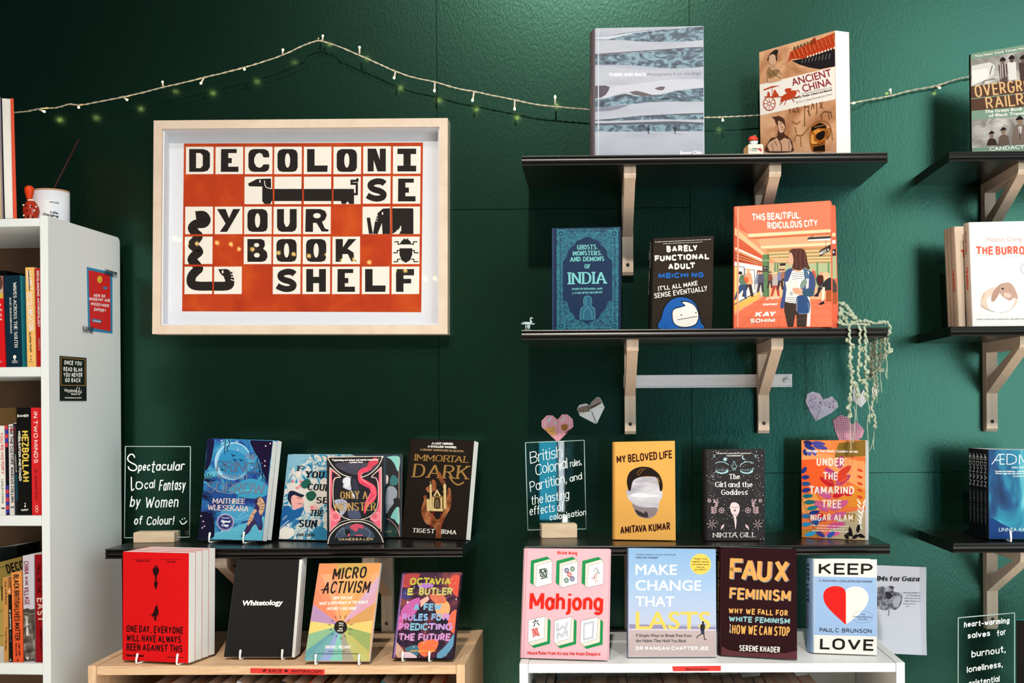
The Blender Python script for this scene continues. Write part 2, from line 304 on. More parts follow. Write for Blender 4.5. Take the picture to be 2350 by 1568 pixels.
class Canvas:
    """flat print on a real surface: shapes are authored in the pixels of a crop of the photograph and carried onto the surface's plane"""
    def __init__(s, crop, P0, N, root, Minv, z0=.0003, rough=.42, dz=3e-6, slant=0):
        s.crop, s.P0, s.N, s.root, s.Minv, s.z, s.rough, s.dz, s.sl = crop, Vector(P0), Vector(N).normalized(), root, Minv, z0, rough, dz, slant
        s.parts = {}; s.pend = []; s.part = 'cover_art'; s.clip = None; CANV.append(s)
    def clipto(s, q):
        q = P(q); s.clip = [(q[i], q[(i + 1) % len(q)]) for i in range(len(q))]
    def loc(s, x, y, z):
        if s.crop is None: return s.fn(x, y, z)
        a = cx(s.crop, x, y); return s.Minv @ (hit(a[0], a[1], s.P0, s.N) + s.N * z)
    def mt(s, c): return mat(c, s.rough) if isinstance(c, str) else c
    def raw(s, vs, fs, c, part=None, z=None):
        mb = s.parts.setdefault(part or s.part, MB()); z = s.z if z is None else z
        if s.clip:
            vs = list(vs); ins = [all((b[0] - a[0]) * (q[1] - a[1]) - (b[1] - a[1]) * (q[0] - a[0]) >= -.01 for a, b in s.clip) for q in vs]
            if not all(ins):
                out = []
                for f in fs:
                    if all(ins[k] for k in f): out.append(f); continue
                    pl = [vs[k] for k in f]
                    ar = sum(pl[i - 1][0] * pl[i][1] - pl[i][0] * pl[i - 1][1] for i in range(len(pl)))
                    for a, b in s.clip:
                        sd = lambda q: (b[0] - a[0]) * (q[1] - a[1]) - (b[1] - a[1]) * (q[0] - a[0])
                        nw = []
                        for i in range(len(pl)):
                            p0, p1 = pl[i - 1], pl[i]; d0, d1 = sd(p0), sd(p1)
                            if (d0 >= 0) != (d1 >= 0): t = d0 / (d0 - d1); nw.append((p0[0] + (p1[0] - p0[0]) * t, p0[1] + (p1[1] - p0[1]) * t))
                            if d1 >= 0: nw.append(p1)
                        pl = nw
                        if not pl: break
                    if len(pl) > 2: n0 = len(vs); vs += pl; out.append(tuple(range(n0, n0 + len(pl))))
                fs = out
        if not fs: return
        use = sorted({k for f in fs for k in f}); rm = {k: i for i, k in enumerate(use)}
        mb.add([s.loc(vs[k][0], vs[k][1], z) for k in use], [[rm[k] for k in f] for f in fs], s.mt(c))
    def zraw(s, v, f, c, part, z):
        if len(f) < 2: return s.raw(v, f, c, part, z)
        for j in range(min(10, len(f))): s.raw(list(v), f[j::10], c, part, z + j * 1.2e-6)
    def p(s, c, pts, sm=False):
        pts = P(pts)
        if sm: pts = smooth(pts, True)
        s.z += s.dz
        tri = [tuple(t) for t in tessellate_polygon([[Vector((a, b, 0)) for a, b in pts]])] if len(pts) > 4 or sm else [tuple(range(len(pts)))]
        s.raw(pts, tri, c)
    def b(s, c, pts): s.p(c, pts, True)
    def s_(s, c, w, pts, closed=False, sm=False, cap='round'):
        pts = P(pts)
        if sm: pts = smooth(pts, closed, 4)
        s.z += s.dz; v, f = strip(pts, w, w, closed, cap); s.zraw(v, f, c, None, s.z); s.z += 1.1e-5
    def lines(s, c, w, L, sm=False):
        for q in L.split('|'): s.s_(c, w, q, sm=sm)
    def e(s, c, x, y, rx, ry=None, rot=0, a0=0, a1=360, n=None):
        ry = ry or rx; s.z += s.dz; n = n or (20 if rx > 12 else 10); cr, sr = math.cos(R(rot)), math.sin(R(rot))
        v = [(rx * math.cos(R(a0 + (a1 - a0) * i / n)), ry * math.sin(R(a0 + (a1 - a0) * i / n))) for i in range(n + (a1 - a0 < 360))]
        s.raw([(x + a * cr - b * sr, y + a * sr + b * cr) for a, b in v], [tuple(range(len(v)))], c)
    def ring(s, c, w, x, y, rx, ry=None, a0=0, a1=360):
        ry = ry or rx; s.s_(c, w, [(x + rx * math.cos(R(a0 + (a1 - a0) * i / 24)), y + ry * math.sin(R(a0 + (a1 - a0) * i / 24))) for i in range(25)], a1 - a0 >= 360, cap='butt')
    def dots(s, c, n, box, r0, r1, seed=1):
        rn = random.Random(seed); s.z += s.dz; V = []; F = []
        for i in range(n):
            x, y, r = rn.uniform(box[0], box[2]), rn.uniform(box[1], box[3]), r0 + (r1 - r0) * rn.random() ** 3; b = len(V)
            V += [(x + r * math.cos(k * math.pi / 3), y + r * math.sin(k * math.pi / 3)) for k in range(6)]; F.append(tuple(range(b, b + 6)))
        s.raw(V, F, c)
    def t(s, c, txt, x0, y0, x1, y1, h, f='B', pw=None, ph=None, serif=0, gap=None, sp=.55, bold=0, cap='butt', wob=0, it=0, part=None, sh=None):
        """one line of lettering: baseline (x0,y0)-(x1,y1), capital height h"""
        s.z += s.dz; L = math.dist((x0, y0), (x1, y1)); ux, uy = (x1 - x0) / L, (y1 - y0) / L
        vx, vy = uy, -ux
        if abs(ux) > .7: vx += s.sl
        vx += it * ux; vy += it * uy
        z = s.z; part = part or s.part
        T = lambda a, b: (x0 + ux * a + vx * b, y0 + uy * a + vy * b)
        if f == 'S':
            pw = pw or h * .2; ph = ph or pw
            for k, (V, F) in enumerate(stroke_text(txt, L, h, pw, ph, gap, serif, sp, cap, wob, random.Random(len(txt)))):
                s.zraw([T(a, b) for a, b in V], F, c, part, z + (k % 8) * 1.6e-6)
            s.z += 2.6e-5
        else:
            FONTQ.setdefault(txt, None); s.pend.append((c, txt, L, h, T, z, part, bold)); s.z += 1.4e-5
    def tm(s, c, rows, h, **k):
        for r in rows: s.t(c, r[0], *r[1:5], h, **k)
    def sp(s, c, txt, y0, y1, x, h, pen=.2, gap=None, f='S'):
        """lettering running down a spine: y0..y1 from the top, baseline x across the thickness, both 0..1; h = capital height / thickness"""
        s.z += s.dz; L = (y1 - y0) * s.H; hh = h * s.T; z = s.z
        T = lambda a, b: ((x * s.T + b) / s.T * 1000, (y0 * s.H + a) / s.H * 1000)
        for k, (V, F) in enumerate(stroke_text(txt, L, hh, hh * pen, hh * pen, gap and gap * hh)): s.raw([T(a, b) for a, b in V], F, c, None, z + k * 1.5e-6)
        s.z += 4e-5
    def finish(s):
        for c, txt, L, h, T, z, part, bold in s.pend:
            V, F = FONTQ[txt]
            if not V: continue
            x0, x1 = min(v[0] for v in V), max(v[0] for v in V); k = (L - 2 * bold) / (x1 - x0); q = h / .729
            for j, (dx, dy) in enumerate([(0, 0)] if not bold else [(0, 0), (bold, 0), (-bold, 0), (0, bold * .7), (0, -bold * .7), (bold * .7, bold * .5), (-bold * .7, -bold * .5), (bold * .7, -bold * .5), (-bold * .7, bold * .5)]):
                s.raw([T(bold + (a - x0) * k + dx, b * q + dy) for a, b in V], F, c, part, z + j * 1.5e-6)
        for nm, mb in s.parts.items(): mb.build(nm, s.root)
# ---------------------------------------------------------------- books
PAGES = nmat('page_edges', [(.0, '#c9c3b8'), (.5, '#ece9e2'), (1, '#f6f4ef')], 260, .8, 2, stretch=(.02, 1, .02), kind='noise')
PAGESC = nmat('page_edges_cream', [(.0, '#9c8266'), (.5, '#c4aa8c'), (1, '#d8c2a6')], 260, .8, 2, stretch=(.02, 1, .02), kind='noise')
PAGEW = mat('#f2f1ec', .7)
def bookmat(c, rough=.42, coat=0): return mat(c, rough, coat=coat) if isinstance(c, str) else c
def pose(crop, TL, TR, BR, BL, z, t, depth=None, yaw=None, lean=None, lift=0):
    """find where a rectangular cover stands: bottom edge at shelf height z, leaning back"""
    px = [cx(crop, *q) for q in (TL, TR, BR, BL)]; best = None
    leans = [lean] if lean is not None else [0, 1, 2, 3, 4, 5, 6, 7, 8, 9, 10, 12, 14, 16, 18]
    for L in leans:
        zb = z + lift + t * math.sin(R(L))
        if depth is None:
            bl = onZ(px[3][0], px[3][1], zb); br = onZ(px[2][0], px[2][1], zb); br0 = br
            ys = [math.degrees(math.atan2(br.y - bl.y, br.x - bl.x))] if yaw is None else [yaw]
        else:
            ys = [yaw] if yaw is not None else [v * .5 for v in range(-100, 101)]
        for Y in ys:
            u = Vector((math.cos(R(Y)), math.sin(R(Y)), 0)); hb = Vector((-u.y, u.x, 0))
            zz = hb * math.sin(R(L)) + Vector((0, 0, math.cos(R(L)))); n = u.cross(zz)      # outward normal, towards the room
            p0 = bl if depth is None else onY(px[3][0], px[3][1], depth)
            q = [hit(a, b, p0, n) for a, b in px]
            if depth is not None:                                         # run the side edges down to the shelf
                for a, b in ((3, 0), (2, 1)):
                    e = q[a] - q[b]; q[a] = q[b] + e * ((zb - q[b].z) / e.z)
            s1 = (q[1] - q[0]); s2 = (q[2] - q[1]); s3 = (q[2] - q[3]); s4 = (q[3] - q[0])
            c = s3.normalized().dot(s2.normalized()) ** 2 + s3.normalized().dot(s4.normalized()) ** 2 + 3 * (s1.length / s3.length - 1) ** 2 + 3 * (s2.length / s4.length - 1) ** 2
            c += .00002 * (L - 6) ** 2 + .0000008 * Y * Y
            if best is None or c < best[0]: best = (c, L, Y, q, u, zz, n)
    return best
def make_book(name, label, crop, TL, TR, BR, BL, z, t=.022, col='#888888', spine=None, back=None, hard=False, depth=None, yaw=None, lean=None, lift=0,
              n=1, group=None, labels=None, pages=None, shear=(0, 0), edge=None, rough=.4, coat=0, stepx=0, step=None, jac=None, spincol=None, catn='book', rnd=.004):
    c, L, Y, q, u, zz, nn = pose(crop, TL, TR, BR, BL, z, t, depth, yaw, lean, lift)
    O = (q[2] + q[3]) / 2; M = Matrix((u, -nn, zz)).transposed().to_4x4(); M.translation = O; Mi = M.inverted()
    l = [Mi @ p for p in q]                                                # local corners TL TR BR BL, y=0
    fr = [(p.x, p.z) for p in l]; pages = pages or PAGES
    root = empty(name, M=M); tag(root, label, catn, group)
    root['_fit'] = 0; del root['_fit']
    print('BOOK %-14s lean %4.1f yaw %6.1f w %.3f h %.3f y %.3f c %.5f' % (label[:14], L, Y, (q[2] - q[3]).length, (q[0] - q[3]).length, O.y, c))
    m = bookmat(col, rough, coat); ms = bookmat(spine or col, rough, coat); mk = bookmat(back or col, rough, coat)
    def at(k, y, dx=0, dz=0):
        f = y / t; return (fr[k][0] + dx + shear[0] * f, y, fr[k][1] + dz + shear[1] * f)
    bt = .0025 if hard else .0005; ins = .004 if hard else 0
    cv = MB()
    def board(y0, y1, mm): cv.add([at(0, y0), at(1, y0), at(2, y0), at(3, y0), at(0, y1), at(1, y1), at(2, y1), at(3, y1)], [(3, 2, 1, 0), (4, 5, 6, 7), (0, 1, 5, 4), (1, 2, 6, 5), (2, 3, 7, 6), (3, 0, 4, 7)], mm)
    board(0, bt, m); board(t - bt, t, mk)
    r = rnd if hard else .001                                               # the spine bulges a little
    prof = [(0, 0), (-.6 * r, .1 * t), (-r, .35 * t), (-r, .65 * t), (-.6 * r, .9 * t), (0, t)] if t > .01 else [(0, 0), (-.5 * r, .5 * t), (0, t)]
    th = .0012; a = [at(0, y, dx) for dx, y in prof] + [at(0, y, dx + th) for dx, y in prof][::-1]; b = [at(3, y, dx) for dx, y in prof] + [at(3, y, dx + th) for dx, y in prof][::-1]
    k = len(a); cv.add(a + b, [(i, (i + 1) % k, k + (i + 1) % k, k + i) for i in range(k)] + [list(range(k)), list(range(2 * k - 1, k - 1, -1))], ms)
    cover = cv.build('cover', root)
    pb = MB(); y0, y1 = bt, t - bt
    pb.add([at(0, y0, th, -ins), at(1, y0, -ins, -ins), at(2, y0, -ins, ins), at(3, y0, th, ins), at(0, y1, th, -ins), at(1, y1, -ins, -ins), at(2, y1, -ins, ins), at(3, y1, th, ins)],
           [(3, 2, 1, 0), (4, 5, 6, 7), (0, 1, 5, 4), (1, 2, 6, 5), (2, 3, 7, 6), (3, 0, 4, 7)], pages)
    pgs = pb.build('page_block', root)
    h = Vector((-u.y, u.x, 0))
    for i in range(1, n):                                                   # further copies stand behind the first
        r2 = root.copy(); C.objects.link(r2); r2.matrix_world = Matrix.Translation(h * ((step or t / math.cos(R(L)) + .0006) * i) + u * (stepx * i)) @ M
        r2['label'] = labels[i - 1]
        for ch in (cover, pgs): c2 = ch.copy(); C.objects.link(c2); c2.parent = r2
    cvs = Canvas(crop, q[3], nn, root, Mi, slant=(TL[0] - BL[0]) / (BL[1] - TL[1])); cvs.rough = rough
    spn = Canvas(None, q[3], -u, root, Mi, z0=r + .0004)
    hl = l[0].z - l[3].z
    spn.fn = lambda x, y, z: Vector((l[3].x + (l[0].x - l[3].x) * (1 - y / 1000) + shear[0] * (1 - x / 1000) - z, t * (1 - x / 1000), l[3].z + hl * (1 - y / 1000)))
    spn.H, spn.T = hl, t; spn.rough = rough
    O0 = [(p[0], p[1]) for p in (TL, TR, BR, BL)]; k0 = .003 * (O0[1][0] - O0[0][0]); hb = (1 if depth is None else 1.09); O0[2] = (O0[1][0] + (O0[2][0] - O0[1][0]) * hb, O0[1][1] + (O0[2][1] - O0[1][1]) * hb); O0[3] = (O0[0][0] + (O0[3][0] - O0[0][0]) * hb, O0[0][1] + (O0[3][1] - O0[0][1]) * hb)
    cvs.clipto([(O0[0][0] + k0, O0[0][1] + k0), (O0[1][0] - k0, O0[1][1] + k0), (O0[2][0] - k0, O0[2][1] - k0), (O0[3][0] + k0, O0[3][1] - k0)])
    cvs.M = M; cvs.tot = (step or t / math.cos(R(L)) + .0006) * n; cvs.q = q; cvs.h = h; cvs.u = u; cvs.L = L; cvs.t_ = t; cvs.spine = spn; cvs.O = O; cvs.fr = fr; cvs.part = 'cover_art'; spn.part = 'spine_lettering'
    return cvs
def stand(bk, crop, hooks, z, label, group='white book stands', lift=.006):
    """wire easel: two hooks in front of the cover, running under the book and up behind it"""
    root = empty('book_stand', (bk.O.x, bk.O.y, z)); tag(root, label, 'book stand', group)
    Mi = Matrix.Translation((-bk.O.x, -bk.O.y, -z)); m = mat('#f4f4f2', .3)
    tot = bk.tot
    for (x, yt, yb) in hooks:
        mb = MB(); p = cx(crop, x, yb); r = .0021; zc = z + r + .0002
        f = onZ(p[0], p[1], zc); dirb = bk.h; g = (bk.O - f).dot(dirb)
        if g < .005: f = f - dirb * (.005 - g); g = .005
        top = cx(crop, x, yt); tp = hit(top[0], top[1], f, dirb); hgt = max(.012, tp.z - zc); ln = math.tan(R(bk.L)); Z = lambda v: Vector((0, 0, v))
        rear = f + dirb * (g + tot + .007)
        path = [rear, f + dirb * .006, f + dirb * .002, f + Z(.0015) - dirb * .001, f + Z(.006) - dirb * .0015, f + Z(hgt * .6) - dirb * .0005, f + Z(hgt) + dirb * min(.003, g * .4)]
        mb.tube([Mi @ q for q in path], [r] * 5 + [r * 1.1, r * 1.25], m, 8); mb.ball(Mi @ path[-1], r * 1.3, m, 6)
        mb.tube([Mi @ q for q in (rear, rear + Z(.004) + dirb * .001, rear + Z(.1) + dirb * (.1 * ln + .002))], r, m, 8)
        mb.build('hook_wire', root)
    return root
# ================================================================ the setting
wallm = nmat('green_wall_paint', [(.0, '#04150c'), (.5, '#061910'), (1, '#071d13')], 3.0, .23, 3, stretch=(3, 3, 1.3), bump=.11, bscale=95, spec=1.0)
wallm.node_tree.nodes['Principled BSDF'].inputs['Specular Tint'].default_value = (.38, 1, .74, 1)
def wall_panel_box(x0, x1, z0, z1, y0=WALL, y1=WALL + .02):
    g = .0006; return MB().box((x0 + g, y0, z0 + g), (x1 - g, y1, z1 - g), wallm, .0006)
wl = MB().box((-3.4, WALL + .02, 0), (3.4, WALL + .1, 3.5), mat('#04160f', .9)).build('wall_back', None, 'structure')
sx1, sx2 = onY(1007, 900).x, onY(1587, 900).x; sz1, sz2 = onY(1100, 481).z, onY(2000, 1085).z
for a, b, lst in ((-3.4, sx1, [0, 3.5]), (sx1, sx2, [0, sz1, 3.5]), (sx2, 3.4, [0, sz2, 3.5])):
    for z0, z1 in zip(lst, lst[1:]): wall_panel_box(a, b, z0, z1).build('wall_panel', wl)
fl = MB().box((-3.4, -5.6, -.05), (3.4, WALL + .1, 0), mat('#cbc3ba', .6)); fl.build('floor', None, 'structure')
nl = MB(); a = onY(735, 95, 2.893); nl.tube([(a.x, 2.9, a.z), (a.x, 2.872, a.z)], .0015, mat('#c8c8c8', .3, 1)); nl.ball((a.x, 2.871, a.z), .003, mat('#c8c8c8', .3, 1), 6)
tag(nl.build('wall_hook'), 'small metal hook at the peak of the fairy lights', 'hook')
# ---------------------------------------------------------------- black shelves with a moulded front
YF = 2.62; TH = .0215
blk = nmat('black_brown_lacquer', [(.3, '#0b0908'), (.7, '#15110e')], 14, .28, 6, stretch=(.3, 6, 6), spec=.38)
def shelf(pxl, pxr, ytop, label, group='black moulded shelves'):
    a, b = onY(pxl[0], ytop[0], YF), onY(pxr[0], ytop[1], YF); z = (a.z + b.z) / 2
    pts = [(WALL, 0), (YF + .003, 0), (YF + .0005, -.0008), (YF, -.0022), (YF + .0008, -.0034), (YF + .0045, -.0042), (YF + .0045, -.0056), (YF + .002, -.0075), (YF + .0012, -.0105),
           (YF + .002, -.0135), (YF + .0045, -.0158), (YF + .005, -.0172), (YF + .001, -.0182), (YF, -.0196), (YF + .0006, -.021), (YF + .003, -TH), (WALL, -TH)]
    L = b.x - a.x; o = MB().prism([(p[0] - YF, p[1]) for p in pts], 0, L, blk).build('shelf')
    o.location = (a.x, YF, z); tag(o, label, 'shelf', group)
    return a.x, b.x, z
wood = nmat('pale_birch', [(.0, '#cdb29c'), (.5, '#e0c8b2'), (1, '#ecd8c6')], 9, .55, 6, 1.5, stretch=(7, 7, .8))
def bracket(px, z, label, dy=0, brown=False):
    """wooden bracket: arm under the shelf, post on the wall, diagonal brace"""
    w_ = .026; x = onY(px, 945 - (z - EYE) * 1050, 2.645).x; yb = WALL - dy; zz = z - TH
    root = empty('shelf_bracket', (x, yb, zz)); tag(root, label, 'bracket', 'wooden shelf brackets')
    wm = wood
    arm = MB(); y0 = 2.643 - yb
    arm.prism([(0, 0), (y0, 0), (y0, -.017), (y0 + .006, -.024), (0, -.024)], -w_ / 2, w_ / 2, wm); arm.build('arm', root)
    po = MB(); po.prism([(0, -.024), (-.028, -.024), (-.028, -.203), (-.022, -.21), (0, -.21)], -w_ / 2, w_ / 2, wm); po.build('wall_post', root)
    br = MB(); br.prism([(y0 + .008, -.024), (y0 + .048, -.024), (-.0285, -.086), (-.0285, -.12)], -w_ / 2 + .001, w_ / 2 - .001, wm); br.build('brace', root)
    sc = MB(); sc.tube([(0, -.0275, -.186), (0, -.0292, -.186)], .0042, mat('#9a968e', .35, 1), 12); sc.tube([(0, -.029, -.186), (0, -.0295, -.186)], .0018, mat('#222222', .5), 6)
    sc.build('screw', root)
X1 = shelf((1197, 0), (2037.5, 0), (359.5, 347), 'black shelf holding the mountain photography book and the tan art book')
X2 = shelf((1197, 0), (2038.5, 0), (758.5, 750), 'black shelf with the crocheted garland hanging off its end')
X3 = shelf((1204, 0), (2043.5, 0), (1256, 1249), 'black shelf with the yellow book and a clear sign, above the white bookcase')
X4 = shelf((241, 0), (1061, 0), (1260, 1258), 'black shelf with fantasy novels, above the oak bookcase')
def shelfR(pl, y, label):
    return shelf((pl, 0), (pl + 838, 0), (y, y - 5), label)
X5 = shelfR(2178.5, 346, 'black shelf at the right edge carrying the railroad book')
X6 = shelfR(2182.5, 748.5, 'black shelf at the right edge carrying the rabbit books')
X7 = shelfR(2188, 1247.5, 'black shelf at the right edge carrying the blue aurora books')
Z1, Z2, Z3, Z4, Z5, Z6, Z7 = [q[2] for q in (X1, X2, X3, X4, X5, X6, X7)]
bracket(1445.5, Z1, 'wooden bracket under the top shelf, left of the two, beside the dark blue book')
bracket(1778.5, Z1, 'wooden bracket under the top shelf, just above the subway book')
bracket(1451.5, Z2, 'wooden bracket at the left end of the white rail', .008)
bracket(1783.5, Z2, 'wooden bracket near the right end of the white rail', .008)
bracket(1451.5, Z3, 'wooden bracket hidden behind the mahjong book')
bracket(1783.5, Z3, 'wooden bracket hidden behind the maroon book')
bracket(507 , Z4, 'wooden bracket behind the plain black book')
bracket(845, Z4, 'wooden bracket behind the sunburst book')
bracket(2350, Z5, 'wooden bracket at the right edge above the rabbit books')
bracket(2354, Z6, 'wooden bracket at the right edge below the rabbit books')
bracket(2355, Z7, 'wooden bracket at the right edge below the aurora books')
# white rail on the wall
a, b = onY(1431, 875, 2.89), onY(1818.5, 875, 2.89); za, zb = onY(1640, 860, 2.89).z, onY(1640, 889.5, 2.89).z
root = empty('wall_rail', (a.x, WALL, (za + zb) / 2)); tag(root, 'white rail fixed to the wall behind two brackets', 'rail')
h = (za - zb) / 2; L = b.x - a.x; wm = mat('#ececf3', .35)
MB().prism([(0, h), (-.0075, h), (-.0075, h - .003), (-.0055, h - .0045), (-.0055, -h + .0045), (-.0075, -h + .003), (-.0075, -h), (0, -h)], 0, L, wm).build('track', root)
k = MB(); k.tube([(L - .015, -.0055, 0), (L - .015, -.012, 0)], .006, mat('#e8e8ea', .2), 12); k.build('end_knob', root)
# ---------------------------------------------------------------- low bookcases
oak = nmat('oak_grain', [(.0, '#a87f59'), (.45, '#dab48e'), (1, '#efd3b0')], 5, .5, 8, 3, stretch=(1.2, 9, 18), coat=.1)
oakv = nmat('oak_grain_upright', [(.0, '#a87f59'), (.45, '#dab48e'), (1, '#efd3b0')], 5, .5, 8, 3, stretch=(14, 9, 1.2))
white = nmat('white_laminate', [(0, '#dfe3e4'), (1, '#e9ecec')], 2, .35)
YB = 2.497
def low_case(pl, pr, ytop, name, label, m, mv, th=.0175, s1=.262):
    a, b = onY(pl, ytop, YB), onY(pr, ytop, YB); W = b.x - a.x; z = (a.z + b.z) / 2; D = WALL - YB - .001
    root = empty(name, (a.x, YB, 0)); tag(root, label, 'bookcase')
    for x in (0, W - th): MB().box((x, 0, 0), (x + th, D, z), mv, .0006).build('side_panel', root)
    zt = z - .0012
    MB().box((th + .0006, .002, zt - .0185), (W - th - .0006, D, zt), m, .0006).build('top_shelf', root)
    MB().box((th + .0006, D - .008, .06), (W - th - .0006, D, zt - .019), m).build('back_panel', root)
    for s in (s1 + .0012, .60): MB().box((th + .0006, .004, z - s - .018), (W - th - .0006, D - .009, z - s), m).build('shelf_board', root)
    MB().box((th + .0006, .02, 0), (W - th - .0006, .036, .06), m).build('plinth', root)
    return a.x, b.x, zt, root
OX0, OX1, ZO, oakc = low_case(201.5, 1066.5, 1527.5, 'oak_bookcase', 'low oak bookcase under the left black shelf', oak, oakv, s1=.234)
WX0, WX1, ZW, whc = low_case(1192, 2076.5, 1522.5, 'white_bookcase', 'low white bookcase under the pink mahjong book', white, white)
EX0, EX1, ZE, ec = low_case(2150, 2900, 1690, 'grey_bookcase', 'low bookcase below the frame carrying the heart-warming sign', white, white)
# ---------------------------------------------------------------- tall white bookcase on the left, turned a little
F0 = onY(110, 495.5, 2.530); ang = -R(3.9)
TM = Matrix.Translation((F0.x, F0.y, 0)) @ Matrix.Rotation(ang, 4, 'Z'); TMi = TM.inverted()
tall = empty('tall_bookcase', M=TM); tag(tall, 'tall white bookcase at the left with stickers on its side', 'bookcase')
tw = nmat('white_painted_board', [(0, '#dfe4e4'), (1, '#e6eaea')], 3, .4); inn = nmat('brown_backing', [(0, '#6e5440'), (1, '#806249')], 12, .8)
TD, TW_, HT = .328, .42, F0.z
def tl(px, py, y=0.0):
    N = TM.to_3x3() @ Vector((0, 1, 0)); return TMi @ hit(px, py, TM @ Vector((0, y, 0)), N)
# side panel with a rounded upper back corner
pr = [(0, 0), (TD, 0)] + [(TD - .012 + .012 * math.cos(R(t)), HT - .012 + .012 * math.sin(R(t))) for t in range(0, 91, 15)] + [(0, HT)]
MB().prism(pr, -.0175, 0, tw).build('side_panel', tall)
MB().prism([(0, 0), (TD, 0), (TD, HT), (0, HT)], -TW_, -TW_ + .0175, tw).build('side_panel', tall)
SZ = []
for yt, yb in ((501.3, 520), (842.6, 864.5), (1184, 1207.5), (1523.3, 1549)):
    z1, z0 = tl(50, yt).z, tl(50, yb).z; SZ.append(z1)
    MB().box((-TW_ + .018, .001, z0), (-.018, TD - .01, z1), tw, .0008).build('shelf_board', tall)
MB().box((-TW_ + .018, .001, .10), (-.018, TD - .01, .12), tw).build('shelf_board', tall)
MB().box((-TW_ + .0176, TD - .008, .05), (-.0176, TD - .002, SZ[0] - .005), inn).build('back_panel', tall)
# ---------------------------------------------------------------- fairy lights
FY = 2.868
cord = clear_mat('clear_cord'); cordm = mat('#cdbfa6', .25, spec=.8)
WL = P("-12,265 35,258 60,256 95,249 130,247 160,239 182,241 225,234 285,222 330,212 375,200 420,190 468,178 510,168 560,155 610,140 655,124 690,107 720,96 736,94 775,106 825,127 870,147 906,163 950,178 998,188 1045,202 1088,210 1130,219 1180,229 1225,239 1274,245 1320,249 1360,253 1450,266 1540,272 1617,270 1657,269 1700,267 1745,264 1850,252 1938,240 1960,236 2000,228 2045,220 2090,208 2145,198 2190,184 2225,176 2300,165 2360,150")
fr_ = empty('fairy_lights', onY(736, 94, FY)); tag(fr_, 'string of small warm fairy lights on a twisted clear cord across the green wall', 'fairy lights')
off = Vector(fr_.location); rn = random.Random(4)
def wallgap(px): return FY - (0 if 700 < px < 770 else .012 * (1 - abs(px - 736) / 1700)) + (.02 if px > 1990 else 0)
pp = smooth(WL, False, 6)
for ph in (0, math.pi):
    mb = MB(); pts = []
    for i, (x, y) in enumerate(pp):
        q = onY(x, y + rn.uniform(-.5, .5), wallgap(x)); t = i * 1.5 + ph
        pts.append(q - off + Vector((0, math.cos(t) * .0011, math.sin(t) * .0011)))
    mb.tube(pts, .00115, cordm, 5); mb.build('twisted_wire', fr_)
bulbm = mat('#ffd27a', .3, emit=36, key='bulb'); tipm = clear_mat('clear_bulb')
sock = mat('#cfc6b4', .25)
for s in "86,250,104,257|180,241,183,247|284,224,293,230|374,199,373,186|468,179,460,193|557,155,563,161|648,126,651,117|740,94,741,80|825,125,825,106|908,163,904,181|998,190,997,211|1088,211,1084,233|1181,231,1181,253|1274,244,1274,219|1657,269,1658,277|1948,238,1956,238|2045,219,2043,204|2147,198,2153,202".split('|'):
    x0, y0, x1, y1 = map(float, s.split(',')); y = wallgap(x0); a = onY(x0, y0, y) - off; b = onY(x1, y1, y - .003) - off; d = b - a
    if d.length < .012: d = d.normalized() * .012; d.y -= .008; b = a + d
    rb = MB(); rb.tube([a, a + d * .35, a + d * .75], [.0022, .0024, .0017], sock, 8); o = rb.build('socket', fr_)
    bb = MB(); bb.tube([a + d * .75, a + d * .9, b], [.0021, .0026, .0012], bulbm, 8); bb.build('bulb', fr_)
# ---------------------------------------------------------------- framed print
FRY = WALL - .045
def fq(x, y, yy=FRY): a = cx('C4', x, y); return onY(a[0], a[1], yy)
oq = [fq(38, 50), fq(2073, 33), fq(2072, 1528), fq(28, 1528)]; iq = [fq(97, 108), fq(2015, 93), fq(2010, 1465), fq(85, 1468)]
cen = sum(oq, Vector()) / 4; cen.y = WALL
pf = empty('picture_frame', cen); tag(pf, 'pale wooden box frame holding an orange lettering print', 'picture frame')
fw = nmat('pale_frame_wood', [(0, '#c3ac98'), (.5, '#d5c1ae'), (1, '#e0cfbe')], 8, .5, 5, 1, stretch=(2, 2, 2))
for i in range(4):
    j = (i + 1) % 4; mb = MB(); lp = [oq[i] - cen, oq[j] - cen, iq[j] - cen, iq[i] - cen]
    mb.slab([lp[0], lp[3], lp[2], lp[1]], (0, .044, 0), fw); mb.build('frame_side', pf)
    a, b = iq[i] - cen, iq[j] - cen; c_ = Vector((0, 0, 0)); ins = .004
    def inn_(p): return Vector((p.x * (1 - .0035 / abs(p.x)), p.y, p.z * (1 - .0035 / abs(p.z))))
    MB().slab([a + Vector((0, .006, 0)), inn_(a) + Vector((0, .006, 0)), inn_(b) + Vector((0, .006, 0)), b + Vector((0, .006, 0))], (0, .035, 0), mat('#dcdfe6', .6)).build('spacer', pf)
matb = MB(); matb.slab([p - cen for p in iq][::-1], (0, .002, 0), mat('#d6d8de', .7)); mo = matb.build('mat_board', pf); mo.location.y = .041
gl = MB(); gl.slab([p - cen for p in iq][::-1], (0, .0015, 0), clear_mat('frame_glass', ior=1.45)); g_ = gl.build('glass_pane', pf); g_.location.y = .003
ART = Canvas('C4', (0, WALL - .0042, 0), (0, -1, 0), pf, Matrix.Translation(-cen), z0=.0002, rough=.7); ART.part = 'print'
